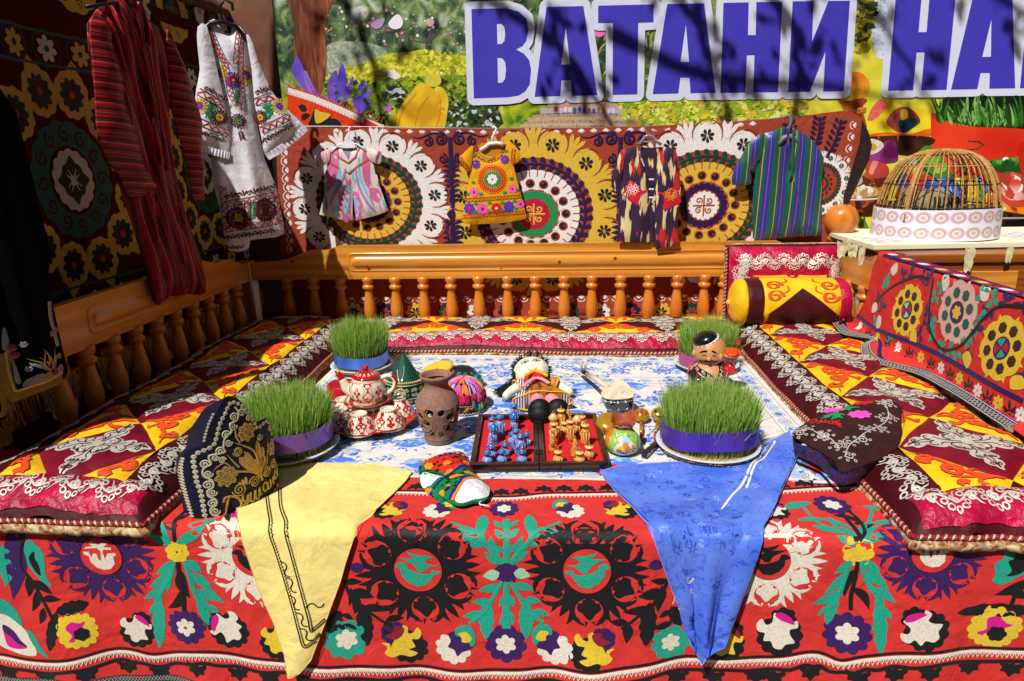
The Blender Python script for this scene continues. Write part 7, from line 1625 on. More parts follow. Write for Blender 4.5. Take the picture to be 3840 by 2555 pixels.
grass_tray((1359,1382),.150,.120,.245,satin_rib('blue_ribbon','#3a68c8','#5a86dc'),'wheat sprouts tied with a bright blue ribbon near the back left',1,3600,(.036,.090))
grass_tray((2648,1378),.150,.118,.235,satin_rib('rose_ribbon','#a8407c','#bc5890'),'wheat sprouts tied with a rose pink ribbon behind the ceramic figurine',2,3600,(.030,.085))
grass_tray((1082,1688),.178,.148,.228,RIBP,'wheat sprouts with purple ribbon behind the navy velvet crown',3,5200,(.048,.112))
grass_tray((2652,1680),.175,.150,.222,satin_rib('deep_violet_ribbon','#4a2c98','#6844b8'),'largest wheat sprouts with deep violet ribbon in front of the figurine',4,5400,(.050,.116))
# ---- tea set
CER=gloss('cream_glaze','#e9dfc8',rough=.12,coat=.8);CRED=gloss('red_glaze','#b81a18',rough=.14,coat=.8,var=.2,vs=80);CBR=gloss('brown_clay_glaze','#8a4c26',rough=.3,coat=.3,var=.15,vs=40);CDK=gloss('dark_red_glaze','#8c1414',rough=.14,coat=.8)
pc=on(1388,1588);pR=.180
tr=thing('red_serving_plate','round red lobed ceramic plate under the tea bowls','plate',pc)
th=np.linspace(0,2*PI,97)[:-1];P=[]
for r0,z,lob in((.50,.0,0),(.58,.002,0),(.80,.016,.2),(.97,.026,1),(1.0,.029,1),(.985,.0315,1),(.80,.020,.2),(.55,.010,0),(0.02,.009,0)):
 q=pR*r0*(1+lob*.022*np.cos(6*th+.5));P.append(np.stack([q*np.cos(th),q*np.sin(th),z+lob*.004*np.cos(6*th+.5)],1))
b=MB();b.grid(np.stack(P[:4],1),CBR,wrapu=True);b.build('underside',tr,local=True);b=MB();b.grid(np.stack(P[3:],1),CRED,wrapu=True);b.build('dish',tr,local=True)
def ikat_glaze(L,e,n,v0,v1,sc=1.0):
 """columns of red ikat lozenges on a lathe surface"""
 per=2*PI*L.rr/n;vm=(v0+v1)/2;hh=(v1-v0)/2
 for k in range(n):
  u=(k+.5)*per;e.new('red_motif')
  if k%2==0:
   e.fill(u+1j*vm+per*.56*cr(np.array([0-1.5j,.6-.55j,1.0-.05j,.62+.35j,.30+.75j,0+1.3j,-.30+.75j,-.62+.35j,-1.0-.05j,-.6-.55j])*(.92+0j)*sc,4),CRED,0);e.fill(u+1j*(v1-hh*.12)+per*.52*cr(np.array([-.75+.35j,.75+.35j,.5-.1j,0-.55j,-.5-.1j]),3),CRED,0)
   for s in(1,-1):e.stroke(cr(np.array([u+s*per*.52+1j*v0,u+s*per*.36+1j*(vm-hh*.4),u+s*per*.52+1j*vm,u+s*per*.30+1j*(vm+hh*.5),u+s*per*.46+1j*v1]),5,False),per*.035,CRED,0,h=0)
  else:
   q=per*.20
   for(a,c_)in((0,-.66),(0,.06),(0,.62),(-1,-.45),(1,-.45),(-1,.30),(1,.30),(0,-.25)):e.fill(np.array([u+q*(a-.6)+1j*(vm+c_*hh-q*.7),u+q*(a+.6)+1j*(vm+c_*hh-q*.7),u+q*(a+.6)+1j*(vm+c_*hh+q*.7),u+q*(a-.6)+1j*(vm+c_*hh+q*.7)]),CRED,0)
  e.done()
cupP=[(.062,0),(.064,.003),(.060,.014),(.052,.034),(.042,.050),(.033,.060),(.030,.064),(.030,.071),(.024,.071),(.023,.066),(0,.066)]
cup_names=[('upturned tea bowl at the front of the red plate',-1.60),('upturned tea bowl at front left of the red plate',-2.45),('upturned tea bowl under the teapot spout',-3.45),('upturned tea bowl at the right front of the red plate',-.62),('upturned tea bowl below the teapot handle',.42),('upturned tea bowl hidden behind the teapot',1.55)]
c0=None
for lab,a in cup_names:
 loc=pc+np.array([.114*math.cos(a),.114*math.sin(a),.017])
 if c0 is None:
  c0=thing('tea_bowl','cream and red '+lab,'bowl',loc,'tea bowls on the red plate');Lc=Lathe(loc,cupP,.05);Lc.mesh(CER,'bowl',c0);ce=Emb(Lc.S,c0,res=.02,base=.0004,step=.0003,cord=0);ikat_glaze(Lc,ce,8,Lc.L[1]+.012,Lc.L[-1]*.60);ce.new('rim_line');ce.stroke(np.linspace(0,2*PI*.05,50)+1j*(.009),.005,CRED,0,h=0);ce.done();ce.new('dotted_line')
  for k in range(20):ce.fill(circ(.0028,6,(k+.5)*2*PI*.05/20+1j*Lc.L[-1]*.66,.005),CRED,0)
  ce.done()
 else:copy_tree(c0,None,loc,a*1.3,'cream and red '+lab)
# stand of the teapot: an upturned bowl and a saucer
st=thing('tea_bowl','upturned red glazed bowl under the teapot saucer','bowl',pc+np.array([0,0,.011]));sc_=pc+np.array([0,0,.011])
Ls=Lathe(sc_,[(.064,0),(.066,.004),(.064,.016),(.060,.035),(.058,.047),(.055,.054),(.054,.062),(.050,.066),(0,.067)],.06);Ls.mesh(CER,'bowl',st);se=Emb(Ls.S,st,res=.02,base=.0004,step=.0003,cord=0);ikat_glaze(Ls,se,8,.006,.036);se.new('brown_band');se.stroke(np.linspace(0,2*PI*.06,60)+1j*.056,.014,CBR,1,h=0);se.done();se.new('red_band');se.stroke(np.linspace(0,2*PI*.06,60)+1j*.042,.007,CRED,1,h=0);se.done()
sa=thing('saucer','small cream saucer with red rim under the teapot','saucer',sc_+np.array([0,0,.0675]));q0=sc_+np.array([0,0,.0675])
MB().lathe([(.045,0),(.055,.003),(.075,.014),(.084,.021),(.086,.024),(.083,.0245),(.072,.018),(.05,.008),(0,.006)],CER,n=48).build('dish',sa,local=True);MB().lathe([(.0835,.0205),(.0875,.0235),(.0865,.0262),(.0825,.0252)],CRED,n=48,caps=False).build('red_rim',sa,local=True)
MB().lathe([(.056,.0108),(.058,.0118),(.070,.0182),(.071,.0190)],CRED,n=48,caps=False).build('red_ring',sa,local=True)
tp=q0+np.array([0,0,.0072]);to=thing('teapot','round red and cream patterned teapot standing on the saucer','teapot',tp)
Lt=Lathe(tp,[(.036,0),(.042,.003),(.053,.016),(.064,.036),(.068,.057),(.066,.076),(.058,.092),(.046,.103),(.042,.106)],.07);Lt.mesh(CER,'body',to,56);tpe=Emb(Lt.S,to,res=.02,base=.0004,step=.0003,cord=0);ikat_glaze(Lt,tpe,10,Lt.L[-1]*.08,Lt.L[-1]*.80)
for v in(.84,.88):tpe.new('red_line');tpe.stroke(np.linspace(0,2*PI*.07,70)+1j*Lt.L[-1]*v,.002,CDK,1,h=0);tpe.done()
ld=Lathe(tp+[0,0,.1045],[(.050,0),(.053,.002),(.052,.005),(.045,.011),(.032,.019),(.017,.024),(.008,.026),(.007,.028)],.04);lo_=ld.mesh(CRED,'lid',to);MB().lathe([(.006,0),(.011,.004),(.013,.010),(.011,.016),(.005,.020),(0,.0205)],CRED,tp+[0,0,.1295],16).build('knob',lo_)
lde=Emb(ld.S,to,base=.0005,cord=0);lde.new('cream_flames')
for k in range(14):u=k*2*PI*.04/14;lde.stroke(cr(np.array([u+1j*ld.L[-1]*.26,u+.004+1j*ld.L[-1]*.55,u+.009+1j*ld.L[-1]*.30]),4,False),.0035,CER,0,2,h=0)
lde.done()
hx=np.array([1.0,.15,0]);hx/=np.linalg.norm(hx)
spp=[tp-hx*.052+[0,0,.040],tp-hx*.076+[0,0,.060],tp-hx*.084+[0,0,.084],tp-hx*.094+[0,0,.108],tp-hx*.106+[0,0,.122]]
zz=np.array([cr(np.array([p[i]for p in spp])+0j,5,False).real for i in range(3)]).T;n=len(zz);b=MB();b.tube(zz[:n*2//3],np.linspace(.021,.0135,n*2//3),CER,14);b.build('spout',to);b=MB();b.tube(zz[n*2//3-1:],np.linspace(.0138,.0115,n-n*2//3+1),CRED,14);b.build('spout_tip',to)
hpp=[tp+hx*.050+[0,0,.092],tp+hx*.072+[0,0,.104],tp+hx*.094+[0,0,.101],tp+hx*.106+[0,0,.080],tp+hx*.098+[0,0,.054],tp+hx*.078+[0,0,.038],tp+hx*.056+[0,0,.036]]
zz=np.array([cr(np.array([p[i]for p in hpp])+0j,5,False).real for i in range(3)]).T;b=MB();b.tube(zz,.0115,CER,12,sq=.7);b.build('handle',to);b=MB();b.tube(zz[9:23]+hx*.0025,.0112,CRED,12,sq=.72);b.build('handle_stripe',to)
# ---- clay vase with pierced flowers
def vase():
 c=on(1648,1650);o=thing('pierced_clay_vase','tall reddish grey clay vase with carved pierced flowers','vase',c)
 CLAY=NT('red_grey_clay',rough=.8,spec=.2);g=CLAY;n=g.noise(g.map(scale=(1,1,1.6)),22,5,.5);f=g.noise(g.map(loc=(3,1,2)),90,3);g.base(g.mix(.35,g.ramp(n,[(.3,'#9a5438'),(.5,'#8a6a5c'),(.65,'#7b7674')]),g.ramp(f,[(.3,'#7a4028'),(.7,'#a88470')])));g.bump(f,.5,.003)
 prof=[(.048,0),(.050,.004),(.050,.012),(.055,.035),(.067,.075),(.076,.115),(.078,.145),(.070,.172),(.054,.192),(.044,.202),(.041,.212),(.043,.224),(.052,.236),(.057,.242),(.058,.248),(.054,.251),(.048,.244),(.038,.230)]
 L=Lathe(c,cx(prof).tolist()if False else prof,.07,tw=PI);n=72
 va,vb=L.L[3]*1.0,L.v(.168)if False else float(L.L[6])
 # wall between va and vb with real openings
 per=2*PI*L.rr;holes=[]
 def lobe(u,v,r,a,k=.95):return u+1j*v+r*np.exp(1j*a)*cr(np.array([0.15,.5+.42*k*1j,1.0+.18j,1.02-.18j,.5-.42*k*1j]),3)
 for j in range(4):
  uc=(j+.5)*per/4-.040;v0=(va+vb)/2
  for(du,dv,r,a)in((-.018,.026,.036,2.2),(-.026,.004,.034,3.3),(-.016,-.022,.034,4.1),(.004,.024,.030,1.3),(.020,.016,.034,.4),(.020,-.012,.032,-.6),(.004,-.028,.032,-1.4)):holes.append(lobe(uc+du,v0+dv,r,a))
 holes=[((h-0).real%per)+1j*h.imag if(h.real.min()>0 and h.real.max()<per)else(h+per if h.real.max()<0 else(h-per if h.real.min()>per else h))for h in holes]
 ok=[h for h in holes if h.real.min()>.004 and h.real.max()<per-.004]
 pts=[];edges=[]
 for h in ok:k0=len(pts);pts+=[Vector((q.real,q.imag))for q in h];edges+=[(k0+i,k0+(i+1)%len(h))for i in range(len(h))]
 us=np.linspace(0,per,97);vs=np.linspace(va,vb,22);G=np.array([complex(a,b_)for a in us for b_ in vs]);keep=np.ones(len(G),bool)
 for h in ok:keep&=~inside(G,h)&(dist_poly(G,h)>.0010)
 pts+=[Vector((q.real,q.imag))for q in G[keep]];v,e,f,*_=delaunay_2d_cdt(pts,edges,[],0,1e-7);Z=np.array([complex(p[0],p[1])for p in v]);T=np.array([list(t)for t in f if len(t)==3]);C=Z[T].mean(1);kp=np.ones(len(T),bool)
 for h in ok:kp&=~inside(C,h)
 T=T[kp];b=MB();b.add(L.S.pos(Z),T.tolist(),CLAY.m);b.add(L.S.pos(Z,-.006),[t[::-1]for t in T.tolist()],CLAY.m)
 for h in ok:
  h=ccw(h);m_=len(h);b.add(np.concatenate([L.S.pos(h),L.S.pos(h,-.006)]),[(i,m_+i,m_+(i+1)%m_,(i+1)%m_)for i in range(m_)],CLAY.m)
 b.build('pierced_wall',o);L.mesh(CLAY.m,'base',o,72,0,va)
 b=MB();vv=L.L[L.L>=vb-1e-9];th=np.linspace(0,2*PI,73)[:-1]*L.rr;U,V=np.meshgrid(th,vv,indexing='ij');b.grid(L.fn(U.ravel(),V.ravel()).reshape(72,len(vv),3),CLAY.m,wrapu=True);b.build('neck',o)
 e=Emb(L.S,o,base=.0006,cord=.5)
 for v in(.012,.020):e.new('groove_ring');e.stroke(np.linspace(0,per,80)+1j*v,.004,CLAY.m,0);e.done()
 for j in range(4):
  uc=(j+.0)*per/4+.0;e.new('carved_scroll');e.stroke(cr(np.array([uc-.030+1j*vb*.98,uc-.036+1j*(vb*.80),uc-.008+1j*(vb*.62),uc-.020+1j*(vb*.45),uc-.05+1j*(vb*.36)]),6,False),.006,CLAY.m,0);e.stroke(cr(np.array([uc-.020+1j*vb*.99,uc-.026+1j*(vb*.80),uc+.004+1j*(vb*.62),uc-.010+1j*(vb*.42),uc-.035+1j*(vb*.30)]),6,False),.004,CLAY.m,0);e.done()
  e.new('carved_palmette')
  for k in range(7):a=PI/2+(k-3)*.34;e.stroke(np.array([uc+.014+1j*(vb*.26),uc+.014+1j*(vb*.26)+.03*np.exp(1j*a)]),.005,CLAY.m,0,3)
  e.done()
  for q in range(3):e.new('carved_flower');cc=uc-per/8+(-.02+.02*q)+1j*((va+vb)/2+.012*(q-1));e.stroke(flower(5,.006,.010,cc,4),.003,CLAY.m,0,closed=True);e.done()
vase()
# ---- hats behind the teapot
def swirl_row(e,u0,u1,v,r,n,m,L=0,name='swirl'):
 for k in range(n):c=u0+(u1-u0)*(k+.5)/n+1j*v;e.new(name);e.stroke(spiral(c,r,r*.12,0 if k%2 else PI,1.6 if k%2 else-1.6,18),r*.30,m,L);e.done()
def pompom(c,r,m,parent,n=160,seed=1):
 rr=random.Random(seed);b=MB();b.ball(c,r*.75,m,12,8)
 for i in range(n):
  d=np.array([rr.gauss(0,1)for _ in range(3)]);d/=np.linalg.norm(d);b.tube([np.array(c)+d*r*.6,np.array(c)+d*r*rr.uniform(.95,1.15)+[0,0,-.001]],[.0016,.0008],m,3,caps=False)
 b.build('pompom',parent)
RVEL=velvet('red_velvet','#b00c1c','#ff5060',sheen=.3,rough=.45)
c=on(1290,1500);o=thing('red_velvet_skullcap','small plain red velvet skullcap behind the teapot spout','hat',c);L=Lathe(c,[(.066,0),(.068,.004),(.067,.05),(.064,.068),(.055,.076),(.02,.080),(0,.080)],.066);L.mesh(RVEL,'crown',o);e=Emb(L.S,o,base=.001,cord=.2);e.new('pattern_band');e.stroke(np.linspace(0,2*PI*.066,60)+1j*.012,.020,T_BLACK,0,h=0);e.done()
for k in range(26):e.new('red_lozenge');e.fill((k+.5)*2*PI*.066/26+1j*.012+np.array([-.006,-.007j,.006,.007j]),T_RED,1);e.done()
e.new('dotted_line');e.stroke(np.linspace(0,2*PI*.066,60)+1j*.024,.002,T_SNOW,1);e.done()
pompom(c+[.055,-.045,.020],.026,thread('red_wool','#d01828'),o,200,3)
c=on(1523,1495);o=thing('green_velvet_pointed_hat','green velvet pointed hat with gold trim and rhinestone brooch','hat',c)
L=Lathe(c,[(.083,0),(.086,.006),(.086,.030),(.083,.070),(.080,.086),(.076,.092),(.070,.094),(.060,.104),(.042,.135),(.024,.168),(.008,.194),(0,.198)],.083);L.mesh(G_VEL,'crown',o,48);e=Emb(L.S,o,base=.0012,step=.0008,cord=.3);per=2*PI*.083
BGV=velvet('dark_green_velvet','#06281e','#206050',sheen=.2);PALEG=mat('pale_gold_green_cord','#b9c89a',rough=.4,metal=.25,bump='thread',bs=500,bd=.5,var=.2)
e.new('dark_band');e.stroke(np.linspace(0,per,72)+1j*.055,.052,BGV,0,h=0);e.done()
e.new('gold_edge')
for v in(.028,.084):e.stroke(np.linspace(0,per,72)+1j*v,.004,PALEG,1)
e.done()
for k in range(14):
 u=(k+.5)*per/14;e.new('gold_scroll')
 for s in(1,-1):e.stroke(spiral(u+s*.008+1j*.064,.008,.0015,PI/2,s*1.4,14),.003,PALEG,1);e.stroke(spiral(u+s*.008+1j*.044,.007,.0015,-PI/2,-s*1.4,14),.003,PALEG,1)
 e.done()
for k in range(20):u=(k+.5)*per/20;e.new('greek_key');e.stroke(np.array([u-.010+1j*.010,u-.010+1j*.019,u+.004+1j*.019,u+.004+1j*.013,u-.003+1j*.013]),.003,PALEG,1);e.done()
GLD=mat('gold_bead','#d2b264',rough=.3,metal=.6,var=.2,vs=200);RHI=mat('rhinestone','#d8d8de',rough=.1,metal=.5,spec=.8,var=.3,vs=400)
b=MB()
for k in range(60):a=k*2*PI/60;b.ball(c+np.array([.081*math.cos(a),.081*math.sin(a),.094]),.0055,GLD,6,5)
b.build('bead_trim',o);P0=L.S.pos(np.array([0+1j*.052]),.004)[0]
b=MB()
for k in range(16):a=k*2*PI/16;b.ball(P0+np.array([.020*math.cos(a),-.003,.022*math.sin(a)]),.006,GLD,7,5)
b.build('brooch_rim',o);b=MB();rr=random.Random(4)
for k in range(60):a,q=rr.uniform(0,6.28),.017*math.sqrt(rr.random());b.ball(P0+np.array([q*math.cos(a),-.005,q*math.sin(a)]),.0028,RHI,5,4)
for k in range(5):
 for j in range(8):b.ball(P0+np.array([-.010+.005*k,-.006,-.022-.0048*j+.002*abs(k-2)]),.0022,RHI,5,4)
b.build('brooch_stones',o);b=MB();b.tube(L.S.pos(cr(np.array([-.042+1j*L.v(.140),-.022+1j*L.v(.115),0+1j*L.v(.085),.004+1j*.075]),8,False),.002),.0022,RHI,6);b.tube(L.S.pos(cr(np.array([.004+1j*.075,.006+1j*L.v(.105),.018+1j*L.v(.132),.020+1j*L.v(.155)]),8,False),.002),.0022,RHI,6);b.build('chain',o)
# tilted red cap with white swirls
c=on(1650,1425,TP+.03)+np.array([0,0,.022]);ax=(-.22,-.12,1.0);o=thing('red_swirl_skullcap','flat red skullcap with white swirls and yellow top behind the vase','hat',on(1640,1425));FEL=thread('red_felt','#cc1a22')
L=Lathe(c+[.0,.0,.012],[(.066,-.034),(.068,-.030),(.068,.020),(.064,.028),(.04,.031),(0,.032)],.067,axis=ax);L.mesh(FEL,'side',o);e=Emb(L.S,o,base=.0012,cord=.3);swirl_row(e,0,2*PI*.067,.030,.013,12,T_SNOW);e.new('yellow_top');e.fill(np.concatenate([np.linspace(0,2*PI*.067,60)+1j*.056,(np.linspace(0,2*PI*.067,60)+1j*(L.L[-1]-.0005))[::-1]]),T_YEL,0,.015);e.done();e.new('white_edge');e.stroke(np.linspace(0,2*PI*.067,60)+1j*.006,.004,T_SNOW,0);e.done()
# black cap with teal embroidery
c=on(1735,1440);o=thing('teal_embroidered_skullcap','black skullcap with teal scrolls and teal pompom behind the tasselled hat','hat',c);L=Lathe(c,[(.070,0),(.071,.006),(.068,.040),(.060,.060),(.040,.074),(0,.080)],.066,axis=(.12,-.1,1));BF=thread('black_felt','#14161a');L.mesh(BF,'crown',o);e=Emb(L.S,o,base=.0012,cord=.3);T_TURQ=thread('turquoise_thread','#148a94')
swirl_row(e,0,2*PI*.066,.030,.012,14,T_TURQ);swirl_row(e,0,2*PI*.066,.075,.012,10,T_TURQ);pompom(c+[.070,-.035,.035],.028,T_TURQ,o,220,5)
# tasselled multicolour hat
c=on(1742,1528);o=thing('tasselled_beaded_hat','round hat of orange, pink and purple silk tassels over a black beaded band','hat',c);L=Lathe(c,[(.092,0),(.094,.005),(.090,.022),(.087,.040),(.083,.062),(.070,.092),(.050,.112),(.025,.122),(0,.124)],.088);L.mesh(BF,'crown',o,44);e=Emb(L.S,o,base=.0015,step=.001,cord=.3);per=2*PI*.088;rr=random.Random(6)
e.new('zigzag_edge');n=90;e.stroke(np.linspace(0,per,n)+1j*(.006+.003*np.where(np.arange(n)%2,1,-1)),.003,T_SNOW,0);e.done()
OCH=thread('ochre_felt','#c8861c')
for k in range(7):u=(k+.5)*per/7;e.new('ochre_lozenge');e.fill(u+1j*.022+np.array([-.034-.010j,.034-.010j,.020+.012j,-.020+.012j]),OCH,0,.02);e.stroke(spiral(u-.008+.021j,.006,.001,0,1.3,10),.003,T_BLACK,1);e.stroke(spiral(u+.008+.021j,.006,.001,PI,-1.3,10),.003,T_BLACK,1);e.done()
e.new('bead_row');
for k in range(90):e.fill(circ(.0016,6,k*per/90+1j*.038),T_SNOW,2)
e.done()
cols=[thread('tassel_'+n_,c_)for n_,c_ in(('orange','#f07a1c'),('pink','#e050a0'),('lilac','#b890d0'),('red','#c01c38'),('peach','#f4b070'),('crimson','#a01030'))]
for row,(v0,ln,n)in enumerate(((L.L[-1]*.97,.050,9),(L.L[-1]*.70,.045,15),(L.L[-1]*.48,.040,20))):
 for k in range(n):
  u=(k+.5*(row%2))*per/n;col=cols[[0,2,1,4,0,2][k%6]if row<2 else[3,5,3,1][k%4]];b=MB()
  for s in range(14):uu=u+rr.uniform(-.5,.5)*per/n*.9*np.array([.25 if row==0 else .6,.9,1.0]);vv=np.array([v0,v0-ln*.5,v0-ln*rr.uniform(.9,1.05)]);b.tube(L.S.pos(uu+1j*vv,np.array([.003,.005,.004])),[.0018,.0022,.0012],col,4,caps=False)
  b.build('silk_strands',o)
TB=[T_TURQ,T_PINK,T_TURQ,T_MAR,thread('golden_wool','#d89a1c'),T_TURQ,thread('sky_wool','#2a80c0')]
for k,(u,z)in enumerate(((-.030,.085),(.012,.082),(.052,.060),(-.025,.030),(.082,.050),(.075,.045),(-.005,.112))):
 p=L.S.pos(np.array([u+1j*L.v(z)]),.008)[0];b=MB();b.ball(p,.005,BF,7,5)
 for s in range(18):d=np.array([rr.uniform(-.007,.007),rr.uniform(-.004,.002),0]);b.tube([p,p+d*.6+[0,-.004,-.014],p+d+[0,-.006,-.030]],[.0014,.0016,.0010],TB[k],4,caps=False)
 b.build('tassel',o)
# ---- navy velvet crown with gold embroidery and lettering
def crown():
 fr_=vframe((-1.125,1.60),(-.865,1.905));k=3.014
 def q(p):return fr_.uv(CPX(p,640,1440,k))
 out=cr(q([(550,88),(500,130),(440,235),(345,385),(290,540),(268,640),(150,702),(96,790),(85,950),(110,1150),(150,1320),(205,1490),(330,1512),(430,1492),(600,1442),(800,1355),(1000,1250),(1168,1100),(1176,950),(1165,750),(1122,560),(1090,450),(1045,365),(1000,350),(940,368),(885,392),(840,340),(760,230),(680,132),(610,95)]),3)
 uc=(out.real.min()+out.real.max())/2;hw=(out.real.max()-out.real.min())/2;vb=out.imag.min();vt=out.imag.max()
 def bulge(u,v):x=np.clip((u-uc)/hw,-1,1);return .085*np.sqrt(np.clip(1-x*x,0,1))-.03*((v-vb)/(vt-vb))**2
 S=FSurf(fr_,bulge);o=thing('navy_velvet_crown','tall peaked navy velvet crown embroidered in gold, standing at front left','hat',fr_.xyz(np.array([uc+1j*vb]))[0])
 V,F=tri(out,.014);b=MB();b.add(S.pos(V),F,K_VEL);b.build('front_panel',o)
 Sb=FSurf(fr_,lambda u,v:-bulge(u,v)*1.25-.045*((v-vb)/(vt-vb))**2);ob=out.real+1j*(vb+(out.imag-vb)*.80);V,F=tri(ob,.02);b=MB();b.add(Sb.pos(V),[t[::-1]for t in F],K_VEL);b.build('back_panel',o)
 zc=ccw(out);n=len(zc);zb2=zc.real+1j*(vb+(zc.imag-vb)*.80);P=np.stack([S.pos(zc),S.pos(zc)*.5+Sb.pos(zb2)*.5,Sb.pos(zb2)],1);MB().grid(P,K_VEL,wrapu=True).build('lining',o)
 e=Emb(S,o,res=.02,base=.0012,step=.0009,cord=.40);PG=mat('pale_gold_cord','#ddd6ba',rough=.4,metal=.3,bump='thread',bs=500,bd=.6,var=.2,vs=200)
 def chain(pts,r,m,name,gap=2.3):
  z=cr(q(pts),12,False);s=np.concatenate([[0],np.cumsum(abs(np.diff(z)))]);nn=int(s[-1]/(r*gap));si=(np.arange(nn)+.5)*s[-1]/nn;zi=np.interp(si,s,z.real)+1j*np.interp(si,s,z.imag)
  e.new(name);e.stroke(zi+(1j*.4*r)*np.where(np.arange(nn)%2,1,-1),r*.35,m,0)
  for c_ in zi:e.fill(circ(r,9,c_),m,0,None);e.stroke(spiral(c_,r*.7,.0005,0,1.2,9),r*.3,m,1)
  e.done()
 inner=[(590,145),(545,210),(510,280),(475,340),(445,410),(410,540),(385,610),(330,660),(240,710),(190,770),(190,850),(205,940),(220,1050),(250,1130),(270,1230),(285,1330),(305,1440),(325,1480)]
 chain(inner,.0065,PG,'bead_chain');chain([(590,145),(650,165),(700,190),(760,260),(830,360),(880,440),(930,420),(1000,385),(1050,400),(1080,470),(1100,560)],.006,PG,'bead_chain')
 chain([(390,1440),(480,1400),(600,1380),(700,1340),(800,1290),(900,1240),(1010,1180),(1100,1120),(1150,1070)],.007,PG,'bead_chain');chain([(360,1490),(480,1465),(600,1420),(760,1355),(900,1280),(1030,1205),(1150,1110)],.006,PG,'bead_chain')
 chain([(100,800),(92,920),(110,1080),(140,1220),(165,1330),(200,1470)],.004,PG,'edge_chain');chain([(395,270),(340,390),(300,520),(285,600)],.004,PG,'edge_chain')
 vn=cr(q([(620,200),(660,260),(640,340),(560,390),(570,470),(500,540),(480,640),(490,690),(360,730),(330,760),(350,830),(280,890),(280,970),(360,1010),(370,1080),(320,1130),(330,1190),(400,1220),(400,1280),(350,1330),(370,1390),(430,1400)]),7,False);e.new('gold_vine');e.stroke(vn,.0055,PG,0);e.done()
 for(x,y,r,s)in((605,310,.012,1),(590,410,.012,-1),(510,505,.013,1),(535,590,.011,-1),(440,685,.013,1),(395,755,.010,-1),(290,840,.013,1),(325,940,.012,-1),(320,1065,.013,1),(365,1145,.012,-1),(365,1265,.013,1),(395,1350,.013,-1),(700,255,.012,-1),(780,325,.010,1),(465,780,.010,1),(900,535,.011,-1),(1070,470,.011,1)):e.new('gold_spiral');e.stroke(spiral(q([(x,y)])[0],r,.001,0,1.7*s,20),.0042,PG,0);e.done()
 for(x,y,r)in((740,475,.030),(505,955,.033),(1080,670,.026)):
  e.new('gold_flower');c_=q([(x,y)])[0];e.fill(flower(8,r*.72,r,c_,5),GOLDC,0)
  for kk in range(8):e.stroke(spiral(c_+r*.62*np.exp(1j*kk*PI/4),r*.24,.001,0,1.2,9),.004,GOLDC,1)
  e.stroke(spiral(c_,r*.4,.001,0,2,16),.004,GOLDC,1);e.done()
 e.new('gold_palmette')
 for a,b_,w in(((890,960),(640,740),.030),((900,950),(700,680),.022),((905,940),(790,770),.028),((910,930),(860,570),.022),((905,900),(930,640),.020),((910,900),(945,740),.022),((880,960),(770,830),.022)):z=q([a,b_]);e.fill(drop(z[0],z[1],w,9),GOLDC,0);e.stroke(z[0]+(z[1]-z[0])*np.linspace(.2,.9,6),.004,GOLDC,1)
 e.stroke(cr(q([(910,1000),(880,950),(780,900),(600,890),(500,810),(420,850),(370,910)]),6,False),.008,GOLDC,0,1);e.stroke(cr(q([(900,960),(830,700),(700,620),(590,590)]),6,False),.007,GOLDC,0,1);e.stroke(cr(q([(920,940),(980,800),(1000,640),(1010,560)]),6,False),.008,GOLDC,0,1);e.stroke(cr(q([(640,850),(570,780),(510,710)]),5,False),.006,GOLDC,0,1);e.stroke(cr(q([(660,590),(620,520),(615,455)]),5,False),.005,GOLDC,0);e.done()
 for(x,y,r,s)in((640,1090,.021,1),(815,1010,.018,-1),(975,910,.016,1),(1075,850,.015,-1),(630,680,.014,1)):e.new('gold_spiral');e.stroke(spiral(q([(x,y)])[0],r,.002,PI,2.2*s,30),.0045,GOLDC,0);e.done()
 for(x,y,aa)in((730,1040,2.2),(730,1040,1.7),(720,1030,2.7)):e.new('gold_bud');z=q([(x,y)])[0];e.fill(drop(z,z+.028*np.exp(1j*aa),.010,7),GOLDC,0);e.done()
 LT=[('D',[[(525,1170),(510,1260),(500,1360)],[(475,1240),(490,1190),(560,1170),(630,1190),(660,1250),(610,1330),(540,1370),(470,1370)]]),('у',[[(675,1150),(680,1210),(715,1210),(735,1150)],[(735,1140),(730,1230),(700,1285),(680,1265),(760,1200)]]),('ш',[[(765,1120),(765,1210),(800,1210),(818,1100)],[(818,1100),(830,1190),(860,1180),(870,1070)],[(870,1070),(880,1150),(905,1140)]]),('а',[[(975,1040),(930,1030),(915,1090),(940,1120),(970,1080),(975,1030),(985,1100),(1005,1090)]]),('н',[[(1015,1000),(1020,1085)],[(1020,1045),(1055,1020)],[(1055,975),(1062,1060)]]),('б',[[(1150,870),(1110,890),(1085,950),(1090,1010),(1125,1000),(1130,950),(1095,950)]]),('е',[[(1140,960),(1160,930),(1150,900),(1135,950),(1150,990),(1168,970)]])]
 for ch,ss in LT:
  e.new('gold_letter','gold embroidered letter '+ch)
  for s_ in ss:e.stroke(cr(q(s_),6,False),.0068,GOLDC,0)
  e.done()
crown()
